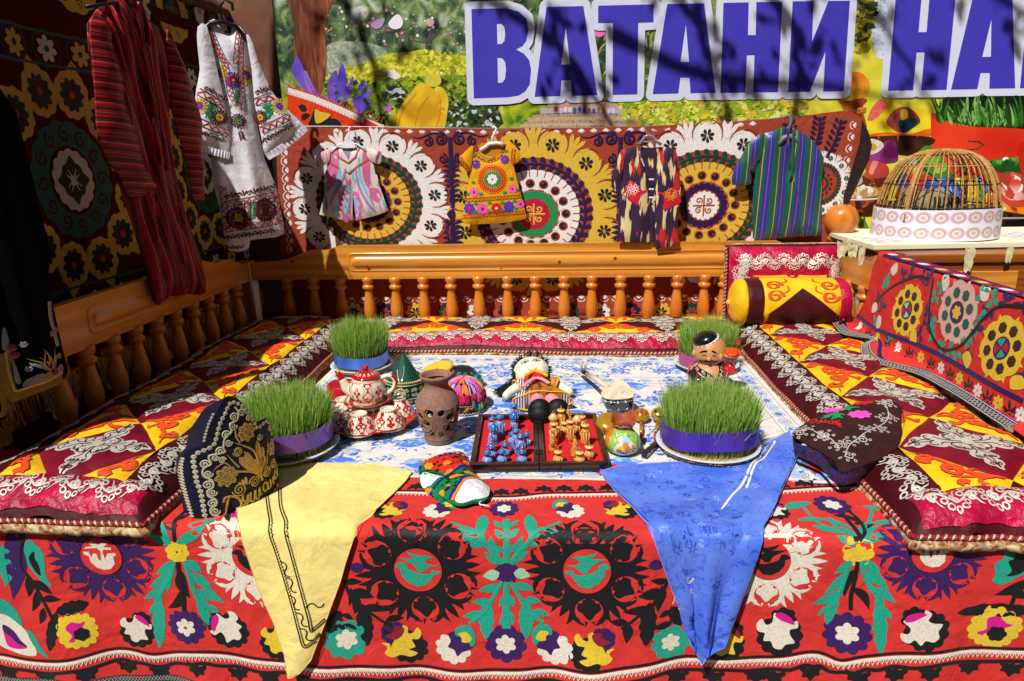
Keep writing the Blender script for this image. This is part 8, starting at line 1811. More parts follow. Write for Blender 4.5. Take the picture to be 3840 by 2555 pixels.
# ---- rag doll
def doll():
 k=3.928
 def g(x,y,z):return on(1840+x/k,1300+y/k,z)
 SK=cotton('doll_cream_cloth','#e4e2c8');hc=g(600,370,TP+.075);o=thing('rag_doll','rag doll with black yarn hair, red bodice and striped skirt lying on its back','doll',g(740,640,TP))
 HR=.068;N=np.array([.03,-.62,.78]);N/=np.linalg.norm(N);U=np.array([1,.25,0.05]);U=U-N*(U@N);U/=np.linalg.norm(U);Vv=np.cross(N,U)
 def face(u,v):d=np.sqrt(np.clip(1-(u/HR/1.16)**2-(v/HR)**2,0.02,1));return hc+np.outer(u,U)+np.outer(v,Vv)+np.outer(d*HR*.86,N)
 MB().ball(hc,(HR*1.16,HR,HR*.86),SK,28,18,np.stack([U,Vv,N],1)).build('head',o)
 e=Emb(CSurf(face),o,base=.001,step=.0006,cord=.1);INK=mat('black_ink','#1a1a1e',rough=.7);
 for s in(1,-1):
  e.new('eye');e.T(s*.024+.016j,1,-.12*s);e.stroke(cr(np.array([-.017-.001j,-.008+.006j,.006+.007j,.018+.002j]),5,False),.0028,INK,1);e.stroke(cr(np.array([-.016-.001j,0-.004j,.017+.002j]),5,False),.0016,INK,1);e.fill(circ(.0055,12,.001+.0015j),mat('doll_iris','#5a6a9a',rough=.5),1);e.fill(circ(.0026,8,.001+.0015j),INK,2);e.stroke(cr(np.array([-.018+.012j,0+.018j,.020+.013j]),5,False),.0016,INK,1);e.done()
 e.T();RDI=mat('red_ink','#c03040',rough=.6);e.new('mouth');e.stroke(cr(np.array([-.018-.020j,-.010-.026j,0-.0275j,.010-.026j,.018-.019j]),5,False),.0022,RDI,1);e.done();e.new('nose');e.stroke(np.array([-.004-.006j,0-.008j,.004-.006j]),.0016,RDI,1);e.done()
 HY_=mat('black_yarn','#0c0c10',rough=.8,bump='grain',bs=300);r=random.Random(5);b=MB()
 MB().ball(hc-N*.012+Vv*.008,(HR*1.19,HR*1.04,HR*.84),HY_,24,14,np.stack([U,Vv,N],1)).build('hair_cap',o)
 for i in range(120):
  a=r.uniform(-.25,PI+.25);p=hc+U*HR*1.08*math.cos(a)+Vv*HR*.95*math.sin(a)+N*HR*r.uniform(-.3,.35);d=U*math.cos(a)*.6+Vv*math.sin(a)+N*r.uniform(-.1,.5);b.tube([p-d*.01,p+d*.012,p+d*r.uniform(.020,.034)],[.0022,.002,.0014],HY_,5)
 b.build('fringe',o)
 for s in(1,-1):
  b=MB()
  for i in range(80):
   a=PI/2-s*(PI/2-.1)+r.uniform(-.35,.35);p=hc+U*s*HR*1.1*abs(math.cos(r.uniform(-.6,.6)))+Vv*HR*r.uniform(-.3,.6)+N*r.uniform(-.03,.02);ln=r.uniform(.7,1.15);q1=g(600+(-330 if s<0 else 340)*.75*ln,520+r.uniform(-60,60),TP+.03);q2=g(600+(-500 if s<0 else 600)*ln*r.uniform(.8,1.02),680+r.uniform(-50,60),TP+.006)
   b.tube(np.array([cr(np.array([p[j],(p*.4+q1*.6)[j],q1[j],q2[j]])+0j,4,False).real for j in range(3)]).T,.0028,HY_,4)
  b.build('hair_bunch',o)
 tor=g(670,560,TP+.055);sk0=g(700,560,TP+.06);hem=g(780,850,TP+.045)
 RDC=cotton('red_bodice_cloth','#d0222c');axs=g(690,600,TP+.05)-g(640,440,TP+.06);L=np.linalg.norm(axs);ax_=axs/L
 def tubeprof(p0,p1,rs,m,name,sq=.75,n=24,wob=None):
  P=np.array([p0+(p1-p0)*t for t in np.linspace(0,1,len(rs))]);d=(p1-p0)/np.linalg.norm(p1-p0);a=np.cross(d,[0,0,1]);a/=np.linalg.norm(a);c_=np.cross(a,d);V=[]
  for i,rr_ in enumerate(rs):
   row=[]
   for j in range(n):t=2*PI*j/n;w=(1+(wob(t,i/(len(rs)-1))if wob else 0));row.append(P[i]+rr_*w*(a*math.cos(t)+c_*sq*math.sin(t)))
   V.append(row)
  bb=MB();bb.grid(np.array(V),m,wrapv=True);bb.add(np.array(V[0]),[list(range(n))[::-1]],m);bb.add(np.array(V[-1]),[list(range(n))],m);return bb.build(name,o)
 tubeprof(g(640,440,TP+.062),g(700,560,TP+.052),[.040,.050,.052,.050,.046],RDC,'bodice')
 YLR=mat('yellow_ruffle','#f0a81c',rough=.8,var=.1);b=MB()
 for i in range(16):t=i/15;p=g(520+300*t,425-60*math.sin(PI*t),TP+.10);b.ball(p,(.009,.007,.008),YLR,7,5)
 b.build('ruffle_collar',o)
 LC=mat('pink_lace','#e8a8b8',rough=.8,bump='knit',bs=400,bd=.8,var=.3,vs=300);b=MB();b.tube([g(480+380*t,590-100*math.sin(PI*t)+(-50*t),TP+.088)for t in np.linspace(0,1,16)],.010,LC,8,sq=.5);b.build('lace_band',o)
 gm=NT('striped_ikat_skirt',rough=.6);g_=gm;x,y,z=g_.sep(g_.map());nn=g_.noise(g_.map(scale=(9,3,2)),2.0,3);st_=g_.math('FRACT',g_.math('MULTIPLY',x,95));c1=g_.ramp(st_,[(0,'#d8d4e0'),(.55,'#26202c'),(1,'#26202c')],True);c2=g_.ramp(nn,[(.4,'#b86a1c'),(.5,'#2a1c18'),(.6,'#c87a20')]);f=g_.ramp(g_.noise(g_.map(scale=(12,2,2),loc=(.3,0,0)),1.2,2),[(.50,'#000000'),(.54,'#ffffff')]);g_.base(g_.mix(f,c1,c2))
 tubeprof(g(690,545,TP+.052),g(770,800,TP+.044),[.046,.058,.072,.088,.104,.116],gm.m,'skirt',.36,36,lambda t,f:f*.06*math.sin(6*t))
 TRM=mat('golden_piping','#e0a830',rough=.5);hc2=g(770,800,TP+.044);d=g(770,800,TP+.05)-g(690,545,TP+.052);d/=np.linalg.norm(d);a=np.cross(d,[0,0,1]);a/=np.linalg.norm(a);cc=np.cross(a,d);b=MB();b.tube([hc2+.116*(1+.06*math.sin(6*t))*(a*math.cos(t)+cc*.36*math.sin(t))for t in np.linspace(0,2*PI,49)[:-1]],.0035,TRM,6,closed=True);b.build('hem_piping',o)
 for s,p0,p1,p2 in((-1,(470,560),(330,640),(200,750)),(1,(880,530),(1010,580),(1200,690))):
  P=[g(*p0,TP+.055),g(*p1,TP+.040),g(*p2,TP+.024)];b=MB();b.tube(np.array([cr(np.array([p[j]for p in P])+0j,6,False).real for j in range(3)]).T,[.022,.022,.0215,.021,.0205,.020,.0195,.019,.0185,.018,.017,.015,.009],SK,14);b.build('arm',o)
  b=MB();q0,q1=P[0]*1.15-P[1]*.15,P[0]*.45+P[1]*.55;b.tube([q0,(q0+q1)/2,q1],[.026,.029,.033],gm.m,14);b.build('sleeve',o);b=MB();dd=(q1-q0)/np.linalg.norm(q1-q0);aa=np.cross(dd,[0,0,1]);aa/=np.linalg.norm(aa);c3=np.cross(aa,dd);b.tube([q1+.034*(aa*math.cos(t)+c3*math.sin(t))for t in np.linspace(0,2*PI,25)[:-1]],.004,TRM,6,closed=True);b.build('cuff_piping',o)
 PNK=cotton('pink_tights','#e0909c');BT=mat('black_satin_boot','#0e0e11',rough=.6,spec=.3,bump='soft',bs=20,bd=.3,var=.2)
 for x0,x1 in((690,720),(890,985)):
  p0,p1=g(x0,790,TP+.050),g(x1,890,TP+.052);tubeprof(p0,p1,[.030,.031,.032],PNK,'leg',.95,16);c1_=g(x1+5,975,TP+.042);b=MB();b.ball(c1_+[0,.0,.006],(.046,.036,.050),BT,20,14);b.ball(c1_+[0,-.016,-.004],(.043,.032,.040),BT,18,12);b.build('boot',o)
doll()
# ---- long-necked lute
def lute():
 k=3.928
 def g(x,y,z):return on(1840+x/k,1300+y/k,z)
 o=thing('long_necked_lute','small wooden lute with pale soundboard and white-dotted black bowl','lute',g(1930,900,TP))
 PALE=wood_mat('pale_wood','#c8b496','#dccdb2','Y',.5,8,.05);LAC=gloss('black_lacquer','#0c0d14',rough=.12,coat=.8)
 A=g(1690,595,TP+.098);B_=g(2040,725,TP+.088);ax=B_-A;ax/=np.linalg.norm(ax);nrm=np.array([.02,-.38,.92]);nrm-=ax*(nrm@ax);nrm/=np.linalg.norm(nrm);sd=np.cross(nrm,ax);L=np.linalg.norm(B_-A)+.02
 t=np.linspace(0,1,15);wd=.062*np.sin(PI*np.clip(t,0,1)**.62)**.75;wd[0]=.010;wd[-1]=0;up=[A+ax*L*a+sd*w for a,w in zip(t,wd)];dn=[A+ax*L*a-sd*w for a,w in zip(t,wd)];rim=np.array(up+dn[1:-1][::-1]);n=len(rim)
 b=MB();b.add(rim+nrm*.003,[list(range(n))],PALE);b.add(np.concatenate([rim,rim+nrm*.003]),[(i,(i+1)%n,n+(i+1)%n,n+i)for i in range(n)],PALE);b.build('soundboard',o,smooth=False)
 cen=A+ax*L*.62;P=[]
 for f,d in((1.0,0),(.995,.020),(.95,.042),(.84,.064),(.64,.080),(.36,.089),(.02,.092)):P.append(cen+(rim-cen)*f-nrm*d)
 P=np.array(P);b=MB();b.grid(P.transpose(1,0,2)[::-1],LAC,wrapu=True);b.build('bowl',o)
 WD=gloss('white_dot_paint','#e8eef4',coat=.1)
 for f,d,cnt in((.992,.012,60),(.86,.048,44)):
  b=MB()
  for i in range(cnt):
   q=i*n/cnt;i0=int(q)%n;p=rim[i0]*(1-q%1)+rim[(i0+1)%n]*(q%1);p=cen+(p-cen)*f*1.004-nrm*d
   if i%5==0:
    for s in range(5):b.ball(p+.0042*(ax*math.cos(s*1.257)-nrm*math.sin(s*1.257)),.0024,WD,6,4)
   else:b.ball(p,.0016,WD,6,4)
  b.build('dotted_row',o)
 C_=g(1420,400,TP+.060);nk=[A+ax*.012+nrm*.003,A*.5+C_*.5+[0,0,.004],C_];b=MB();b.tube(nk,[.0125,.0115,.0105],PALE,10,sq=.8);b.build('neck',o)
 D_=g(1310,350,TP+.030);b=MB();b.tube([C_,C_*.5+D_*.5,D_],[.011,.012,.009],LAC,8,sq=.9);b.build('headstock',o)
 for(x,y,z,dx)in((1345,330,.045,(-.006,.004,.030)),(1390,340,.050,(.002,0,.030))):p=g(x,y,TP+z);b=MB();b.lathe([(.003,0),(.003,.010),(.006,.014),(.007,.026),(.004,.034),(0,.036)],PALE,p,10,axis=(dx[0],dx[1],.04));b.build('tuning_peg',o)
 b=MB();b.box(A+ax*L*.62+nrm*.006,(.020,.006,.006),PALE,rot=np.stack([sd,ax,nrm],1));b.build('bridge',o,smooth=False)
 STG=mat('lute_string','#d8d4cc',rough=.4,metal=.3)
 for s in(-1,1):b=MB();b.tube([C_+sd*.004*s+nrm*.013,A+ax*L*.62+sd*.006*s+nrm*.0095,A+ax*L*.93+sd*.004*s+nrm*.004,A+ax*(L+.004)-nrm*.012],.0008,STG,4);b.build('string',o)
lute()
# ---- ceramic figurine
def figurine():
 c=on(2652,1462);o=thing('ceramic_man_figurine','ceramic moustached man figurine in patterned robe holding up a plate of flatbread','figurine',c);s=1.06
 SKN=gloss('figurine_skin_glaze','#c88a5a',rough=.45,coat=.15);prof=[(.060,0),(.066,.010),(.078,.045),(.080,.075),(.072,.100),(.050,.114),(.044,.120),(.052,.126),(.062,.140),(.066,.158),(.063,.180),(.053,.202),(.036,.220),(.016,.229),(0,.231)]
 prof=[(a*s,b*s)for a,b in prof];Lf=Lathe(c,prof,.065,tw=.02);Lf.mesh(SKN,'body',o,48);e=Emb(Lf.S,o,res=.012,base=.0008,step=.0006,cord=.1)
 k=5.228;dep=mpp(c+[0,-.06,.15])
 def q(x,y):      # zoom pixel -> lathe uv on the near side
  z=hit(2540+x/k,1180+y/k,1,c[1]-.055)[2]-c[2];xx=hit(2540+x/k,1180+y/k,1,c[1]-.055)[0]-c[0];v=Lf.v(z);r=float(np.interp(v,Lf.L,Lf.p.real));return complex(math.asin(max(-.98,min(.98,xx/max(r,.02))))*.065,v)
 def Q(P):return np.array([q(*p)for p in P])
 KB=gloss('black_glaze','#121114');WB=gloss('white_glaze','#ece8e2');RD=gloss('robe_red_glaze','#c81c2c');YB=gloss('robe_yellow_glaze','#e8a01c');BB=gloss('robe_blue_glaze','#2a78b0')
 vr=Lf.v(.113*s);e.new('robe');e.fill(np.concatenate([Q([(195,1080),(250,980),(300,960),(400,1010),(560,1130),(700,1290),(740,1330),(790,1180),(840,1040),(880,930),(980,940),(1040,1050),(1040,1250)]),[.085+1j*.012,.0+1j*.010,-.085+1j*.012],Q([(195,1250)])]),KB,0);e.done()
 back=np.concatenate([.065*np.linspace(1.15,2*PI-1.15,40)+1j*vr*.985,(.065*np.linspace(1.15,2*PI-1.15,40)+1j*.006)[::-1]]);e.new('robe_back');e.fill(back,RD,0);e.done()
 for P,m in(([(255,1060),(330,1050),(420,1160),(400,1260),(340,1200),(280,1130)],RD),([(890,1040),(1010,1000),(990,1110),(930,1210),(870,1130)],RD),([(200,1100),(240,1150),(260,1230),(210,1240)],YB),([(860,1180),(880,1230),(860,1300),(830,1260)],BB),([(230,1330),(300,1340),(290,1420),(210,1400)],BB),([(820,1290),(870,1290),(850,1350),(800,1360)],YB)):e.new('robe_patch');e.fill(cr(Q(P),3),m,1);e.done()
 for P in([(240,1040),(300,1140),(360,1260),(400,1340)],[(400,1120),(480,1190),(580,1220)],[(1000,1110),(950,1190),(920,1260)]):e.new('white_brush_line');e.stroke(cr(Q(P),5,False),.004,WB,2,2);e.done()
 rr=random.Random(2)
 for P in([(270,1010),(380,1060),(520,1130),(640,1230),(700,1310)],[(900,960),(850,1080),(810,1200),(780,1330)]):
  z=cr(Q(P),8,False);e.new('robe_border');e.stroke(z,.020,KB,1,h=0)
  for i in range(0,len(z)-1,2):e.stroke(spiral(z[i]+.003*(1 if i%4 else-1),.0042,.0008,rr.random()*6,1.3,10),.0014,WB,2);e.fill(circ(.0011,6,z[i]+.0065j),WB,2);e.fill(circ(.0011,6,z[i]-.0065j),WB,2)
  e.done()
 e.new('eyebrow');e.fill(cr(Q([(445,770),(470,725),(530,700),(572,705),(560,730),(500,740)]),3),KB,1);e.done();e.new('eyebrow');e.fill(cr(Q([(652,700),(690,695),(740,725),(760,755),(710,735),(660,715)]),3),KB,1);e.done()
 for P in([(480,805),(515,785),(555,805)],[(665,800),(700,782),(735,802)]):e.new('eye');e.stroke(cr(Q(P),5,False),.0035,mat('eye_line','#3a1c10',rough=.5),1);e.done()
 e.new('moustache');e.fill(cr(Q([(430,905),(500,905),(560,875),(610,900),(660,875),(720,895),(790,905),(730,950),(660,945),(610,950),(550,950),(480,955)]),3),KB,1);e.done()
 e.new('mouth');e.stroke(cr(Q([(570,965),(600,990),(640,985),(665,960)]),5,False),.003,mat('lip_line','#8a4a2c',rough=.5),1);e.done()
 nz=Lf.S.pos(np.array([q(600,850)]),.003)[0];MB().ball(nz,(.010,.010,.009),SKN,12,8).build('nose',o)
 for x,y in((270,820),(840,830)):z=Lf.S.pos(np.array([q(x,y)]),-.002)[0];MB().ball(z,(.010,.012,.016),SKN,10,8).build('ear',o)
 capc=Lf.c+np.array([-.016,.004,.204*s]);MB().ball(capc+[-.004,0,.004],(.054,.056,.036),KB,24,12,np.array(Matrix.Rotation(.42,3,'Y').inverted())).build('skullcap',o)
 Lc2=Lathe(capc,[(.0550,-.008),(.0565,-.002),(.0560,.006),(.0530,.010)],.055,axis=(-.42,-.1,1));Lc2.mesh(WB,'cap_band',o,32);ee=Emb(Lc2.S,o,base=.0006,cord=.1)
 for i in range(18):ee.new('cap_motif');ee.stroke(circ(.0045,9,i*2*PI*.055/18+1j*.009),.0022,KB,0,closed=True);ee.done()
 # raised arm, plate and bread
 pl=hit(2540+1030/k,1180+845/k,1,c[1]-.03);sh=c+np.array([.060*s,-.02,.092*s]);b=MB();b.tube([sh,sh+[.03,-.004,.002],pl+[-.004,.0,-.03]],[.026,.022,.016],RD,12);b.build('sleeve',o);b=MB();b.tube([pl+[-.004,0,-.034],pl+[0,0,-.006]],[.010,.009],SKN,10);b.ball(pl+[0,-.002,-.010],(.013,.010,.009),SKN,10,7)
 for i in range(4):b.tube([pl+[-.012+.008*i,-.010,-.012],pl+[-.014+.009*i,-.017,-.004],pl+[-.013+.009*i,-.018,.004]],[.0036,.0034,.0028],SKN,6)
 b.tube([pl+[.012,-.004,-.012],pl+[.018,-.010,-.004]],[.004,.003],SKN,6);b.build('hand',o)
 b=MB();b.lathe([(.015,0),(.030,.005),(.045,.016),(.043,.017),(.028,.008),(0,.006)],SKN,pl,28);b.build('plate',o);BRD=gloss('orange_bread_glaze','#e0561c',hue='#d83a1c',vs=60)
 for(dx,dy,dz,tl)in((-.017,-.008,.022,-.2),(.018,-.006,.020,.2),(.0,-.022,.026,.0)):q_=MB();q_.lathe([(.012,0),(.024,.003),(.026,.008),(.020,.011),(.010,.008),(0,.008)],BRD,pl+[dx,dy,dz],24,axis=(tl,-.55,1));q_.build('flatbread',o)
 # folded arm with hand
 h0=Lf.S.pos(np.array([q(540,1260)]),.006)[0];b=MB();b.tube([c+[-.070*s,-.030,.085*s],c+[-.055*s,-.068,.058*s],h0],[.022,.022,.015],KB,12);b.build('sleeve',o);b=MB();b.ball(h0+[.010,-.004,0],(.015,.009,.013),SKN,12,8)
 for i in range(4):b.tube([h0+[.016,-.008,.009-.006*i],h0+[.026,-.009,.006-.006*i],h0+[.032,-.006,.002-.005*i]],[.0040,.0038,.0030],SKN,6)
 b.tube([h0+[.006,-.008,.010],h0+[.014,-.013,.016]],[.0042,.0034],SKN,6);b.build('hand',o)
figurine()
# ---- chess box and pieces
def chess():
 FL,FRr,BL,BR=on(1771,1776),on(2287,1773),on(1794,1579),on(2229,1573);cen=(FL+FRr+BL+BR)/4;ax=(FRr-FL+BR-BL);ang=math.atan2(ax[1],ax[0]);Wd=.450;Dp=.425
 LACQ=gloss('dark_lacquered_wood','#1c120e',rough=.2,coat=.6,var=.2);FELT=mat('red_felt_lining','#c8121e',rough=.95,sheen=.2,bump='grain',bs=500,bd=.3,var=.08);o=thing('open_chess_box','open black folding chess box lined with red felt','box',cen);o.rotation_euler=(0,0,ang)
 hw=Wd/2-.001
 for s in(-1,1):
  xc=s*Wd/4;MB().box((xc,0,.004),(hw,Dp,.008),LACQ,bev=.002).build('tray',o,False,True);MB().box((xc,0,.0105),(hw-.034,Dp-.036,.004),FELT).build('felt',o,False,True)
  for(dx,dy,w,d)in((0,Dp/2-.009,hw,.018),(0,-Dp/2+.009,hw,.018),(hw/2-.0085,0,.017,Dp-.036),(-hw/2+.0085,0,.017,Dp-.036)):MB().box((xc+dx,dy,.0195),(w,d,.022),LACQ,bev=.002).build('frame_side',o,False,True)
 BRS=mat('dark_hinge_metal','#2a2420',rough=.35,metal=.7)
 for y in(-.13,.13):MB().box((0,y,.032),(.026,.030,.003),BRS,bev=.001).build('hinge',o,False,True);
 BL1=gloss('chess_blue','#1c6cb8',var=.15);LAV=gloss('chess_lavender','#8a86cc',var=.15,vs=200);GDT=gloss('chess_gold_tip','#b0842c',metal=.3);TER=gloss('chess_skin','#b05c34');DBL=gloss('chess_base_blue','#3a5cc8');CRE=gloss('chess_cream','#e0bc72',var=.15,vs=200);GO=gloss('chess_ochre','#c88a30',var=.2,vs=200);RDB=gloss('chess_base_red','#c02418');CYA=gloss('chess_cyan','#58b0d8');OR=gloss('chess_orange','#b8501c')
 sets={'b':(DBL,LAV,TER,BL1,GDT,CYA),'g':(RDB,GO,OR,CRE,GDT,CRE)}
 protos={}
 def build(kind,st_,lab,loc):
  B0,BO,HD,TU,TI,DEC=sets[st_];o_=thing({'p':'chess_pawn','k':'chess_king','t':'chess_rook','c':'chess_knight'}[kind],lab,'chess piece',loc,('blue' if st_=='b' else 'gold')+' chess pieces')
  def lp(prof,m,name,z=0,n=18,y=1):b=MB();b.lathe([(r,z+a)for r,a in prof],m,n=n);return b.build(name,o_,local=True)
  def flutes(r,z0,z1,m,n=10):
   b=MB()
   for i in range(n):a=i*2*PI/n;b.tube([(r[0]*math.cos(a),r[0]*math.sin(a),z0),(r[1]*math.cos(a),r[1]*math.sin(a),(z0+z1)/2),(r[2]*math.cos(a),r[2]*math.sin(a),z1)],.0018,m,5)
   b.build('painted_fluting',o_,local=True)
  def turban(z,r):
   b=MB()
   n=24;V=[]
   for j,(rr_,zz_)in enumerate(((.5,0),(.92,.12),(1.0,.30),(.92,.48),(.55,.62))):
    V.append([((r*rr_*(1+.05*math.cos(8*t+j*.9)))*math.cos(t),(r*rr_*(1+.05*math.cos(8*t+j*.9)))*math.sin(t),z+r*zz_*1.1)for t in np.linspace(0,2*PI,n+1)[:-1]])
   b.grid(np.array(V),TU,wrapv=True);b.build('turban',o_,local=True)
   lp([(r*.5,0),(r*.42,r*.12),(r*.25,r*.25)],BO,'turban_crown',z+r*.62);lp([(r*.22,0),(r*.26,r*.10),(r*.16,r*.40),(r*.06,r*.62),(0,r*.66)],TI,'tip',z+r*.86,12)
  if kind=='p':
   lp([(.0135,0),(.0145,.002),(.0135,.006)],B0,'base');lp([(.011,0),(.0145,.006),(.0150,.012),(.0125,.019),(.008,.024)],BO,'body',.005);flutes((.0148,.0152,.010),.009,.026,DEC);lp([(.006,0),(.0085,.005),(.008,.012)],HD,'head',.028);turban(.037,.0145)
  elif kind=='k':
   lp([(.0145,0),(.0155,.002),(.0145,.006)],B0,'base');lp([(.0135,0),(.0145,.010),(.0125,.028),(.0130,.040),(.0150,.048),(.0140,.054),(.008,.058)],BO,'robe',.005);flutes((.0150,.0135,.0155),.008,.052,DEC,8);lp([(.006,0),(.0088,.005),(.008,.012)],HD,'head',.061)
   for s in(-1,1):b=MB();b.tube([(s*.013,0,.054),(s*.017,-.003,.044),(s*.015,-.008,.036)],[.004,.004,.003],BO,7);b.build('arm',o_,local=True)
   turban(.071,.0150)
  elif kind=='t':
   lp([(.0145,0),(.0155,.002),(.0145,.006)],B0,'base');lp([(.0125,0),(.0115,.020),(.0105,.034)],BO,'tower',.005);flutes((.0130,.0125,.0112),.008,.036,DEC,8);lp([(.0115,0),(.0150,.003),(.0150,.006)],B0,'ring',.038);lp([(.012,0),(.0160,.008),(.0150,.017),(.0090,.025),(.004,.029)],TU,'dome',.043);flutes((.0155,.0165,.008),.046,.066,DEC,8);lp([(.003,0),(.0040,.003),(.0025,.010),(0,.014)],TI,'tip',.071,10)
  else:
   lp([(.0150,0),(.0160,.002),(.0150,.006)],B0,'base');lp([(.0140,0),(.0145,.012),(.0105,.034),(.0075,.055),(.0045,.066)],BO,'body',.005);b=MB()
   for i in range(14):a=i*2.4;z=.012+.0036*i;r_=float(np.interp(z,[.012,.034,.055,.066],[.0150,.0115,.0085,.006]));b.ball((r_*math.cos(a),r_*math.sin(a),z),.0022,DEC,6,4)
   b.build('painted_dots',o_,local=True);b=MB();b.ball((.0,-.012,.034),(.006,.005,.010),HD,10,7);b.build('face',o_,local=True);lp([(.0040,0),(.0050,.003),(.0030,.010),(0,.014)],TI,'tip',.068,10)
  return o_
 Ca,Sa=math.cos(ang),math.sin(ang);zf=TP+.0128
 LST=[('b','p',357,1000,'blue turbaned chess pawn at the front left corner of the box'),('b','p',580,985,'blue turbaned chess pawn in the middle of the front row of blue pieces'),('b','p',888,985,'blue turbaned chess pawn in front nearest the hinge'),('b','p',420,905,'short blue chess pawn just behind the front left corner pawn'),('b','p',630,872,'blue chess pawn behind the middle pawn of the blue front row'),('b','p',742,700,'blue chess pawn left of the cluster in the centre of the blue half'),('b','p',955,715,'blue chess pawn closest to the hinge in the second row'),('b','p',435,462,'blue chess pawn near the back left corner of the box'),('b','c',415,808,'blue chess piece with a long bearded face at the left'),('b','k',552,578,'tall lavender robed chess piece standing behind the left group'),('b','t',460,670,'blue domed chess piece behind the bearded one'),('b','t',768,478,'tall blue domed chess piece at the back of the blue half'),('b','k',770,392,'blue turbaned chess figure farthest back beside the felt edge'),('b','k',868,886,'tall lavender robed chess piece near the hinge in front'),('b','k',800,800,'tall lavender robed chess piece partly hidden left of another near the hinge'),
           ('g','p',1435,985,'gold turbaned chess pawn at the front left of the gold half'),('g','p',1762,998,'gold turbaned chess pawn in the middle of the gold front row'),('g','p',1908,910,'gold turbaned chess pawn at the front right of the gold half'),('g','p',1535,528,'gold fluted chess pawn at the middle of the back row'),('g','p',1420,600,'gold chess pawn behind the domed piece at left of the gold half'),('g','p',1795,432,'gold chess pawn near the back right of the gold half'),('g','c',1352,822,'dotted gold cone-shaped chess piece with a dark face by the hinge'),('g','c',1690,902,'dotted gold cone-shaped chess piece beside the front pawns'),('g','c',1590,420,'tallest slim gold chess piece at the very back'),('g','k',1622,650,'gold robed chess figure in the centre of the gold half'),('g','k',1845,712,'gold robed chess figure with a painted flower at the right'),('g','t',1722,530,'gold domed chess piece in the back row at right'),('g','t',1362,500,'gold domed chess piece at the back left of the gold half'),('g','k',1372,690,'gold robed chess figure behind the dark-faced cone'),('g','k',1480,470,'gold turbaned chess figure left of the tallest one')]
 for st_,kind,x,y,lab in LST:
  p=hit(1740+x/4.064,1500+(y-14)/4.064,2,zf)
  if(st_,kind)not in protos:protos[st_,kind]=build(kind,st_,lab,p)
  else:copy_tree(protos[st_,kind],None,p,x*.7,lab)
chess()
# ---- painted jug, spoons, stick
def jug():
 k=3.466;c=on(2220+395/k,1480+738/k);o=thing('painted_clay_jug','small green and orange painted jug with a fruit picture on its belly','jug',c);TRC=mat('jug_terracotta','#9c4a2c',rough=.55,var=.12);GRN=gloss('jug_green','#8ab84a',hue='#a8cc6a',vs=60)
 L=Lathe(c,[(.036,0),(.040,.003),(.055,.016),(.060,.036),(.055,.056),(.042,.073),(.034,.084),(.032,.091)],.055);L.mesh(GRN,'belly',o,40)
 th=np.linspace(0,2*PI,41)[:-1];P=[]
 for r,z,w in((.032,.090,0),(.034,.096,0),(.040,.108,.2),(.043,.118,1),(.040,.1185,1),(.037,.108,.2),(.030,.094,0)):P.append(c+np.stack([r*np.sin(th),-r*np.cos(th),z+w*(.012*np.clip(np.cos(th-2.6),0,1)**2*1.6+.012*np.cos(3*th+.4))],1))
 MB().grid(np.stack(P,1),TRC,wrapu=True).build('neck',o);e=Emb(L.S,o,res=.012,base=.0007,step=.0006,cord=.25);vm=L.v(.045)
 e.new('fruit_picture');e.fill(.006+1j*(vm-.004)+cr(np.array([0+.050j,.012+.026j,.030+.006j,.036-.014j,.020-.036j,-.012-.040j,-.036-.024j,-.036-.002j,-.014+.022j]),4),gloss('jug_picture_white','#dfe4e4'),0);e.fill(.006+1j*(vm-.004)+cr(np.array([0+.044j,.014+.016j,-.014+.016j]),4),gloss('jug_sky','#9accd8'),1)
 for(u,v,r,m)in((-.016,-.006,.011,'#ecc850'),(.004,-.004,.009,'#e08a2c'),(.014,-.014,.010,'#d88020'),(-.002,.008,.010,'#d8882c'),(.022,.002,.006,'#e0902c')):e.fill(circ(r,12,.006+u+1j*(vm-.004+v)),gloss('jug_fruit_'+m[1:],m),2)
 e.done();rr=random.Random(1);e.new('painted_grapes')
 for i in range(60):u=rr.uniform(-.030,.030);e.fill(circ(.0022,6,.006+u+1j*(vm-.020+rr.uniform(-.008,.004)+abs(u)*.2)),gloss('jug_grape_%d'%(i%3),['#7a1c48','#e0d8d0','#4a1030'][i%3]),3)
 e.done();ORG=gloss('jug_orange','#e07a20');e.new('orange_side');e.fill(-.075+1j*vm+cr(np.array([-.02+.05j,.012+.045j,.020+.0j,.010-.045j,-.03-.04j,-.04+0j]),4),ORG,0);e.done()
 for(u0,v0,u1,v1)in((-.030,-.03,-.060,.02),(-.028,.0,-.058,.035),(-.030,.025,-.050,.05),(.050,-.02,.072,.02),(.045,.01,.066,.04)):e.new('relief_leaf');e.stroke(np.array([u0+1j*(vm+v0),(u0+u1)/2+.006+1j*(vm+(v0+v1)/2),u1+1j*(vm+v1)]),.012,GRN,1,3,h=.004);e.done()
 for s in(1,-1):e.new('relief_scroll');e.stroke(spiral(s*.020+1j*L.v(.078),.010,.002,PI/2,s*1.4,16),.005,GRN,1,h=.003);e.done()
 Ln=Lathe(c,[(.034,.096),(.040,.108),(.043,.117)],.04);en=Emb(Ln.S,o,base=.0008,cord=.3);n=40;en.new('white_wavy_line');en.stroke(np.linspace(0,2*PI*.04,n*2)+1j*(.010+.004*np.sin(np.arange(n*2)*.9)),.0026,gloss('jug_white','#e8e2da'),0);en.done()
jug()
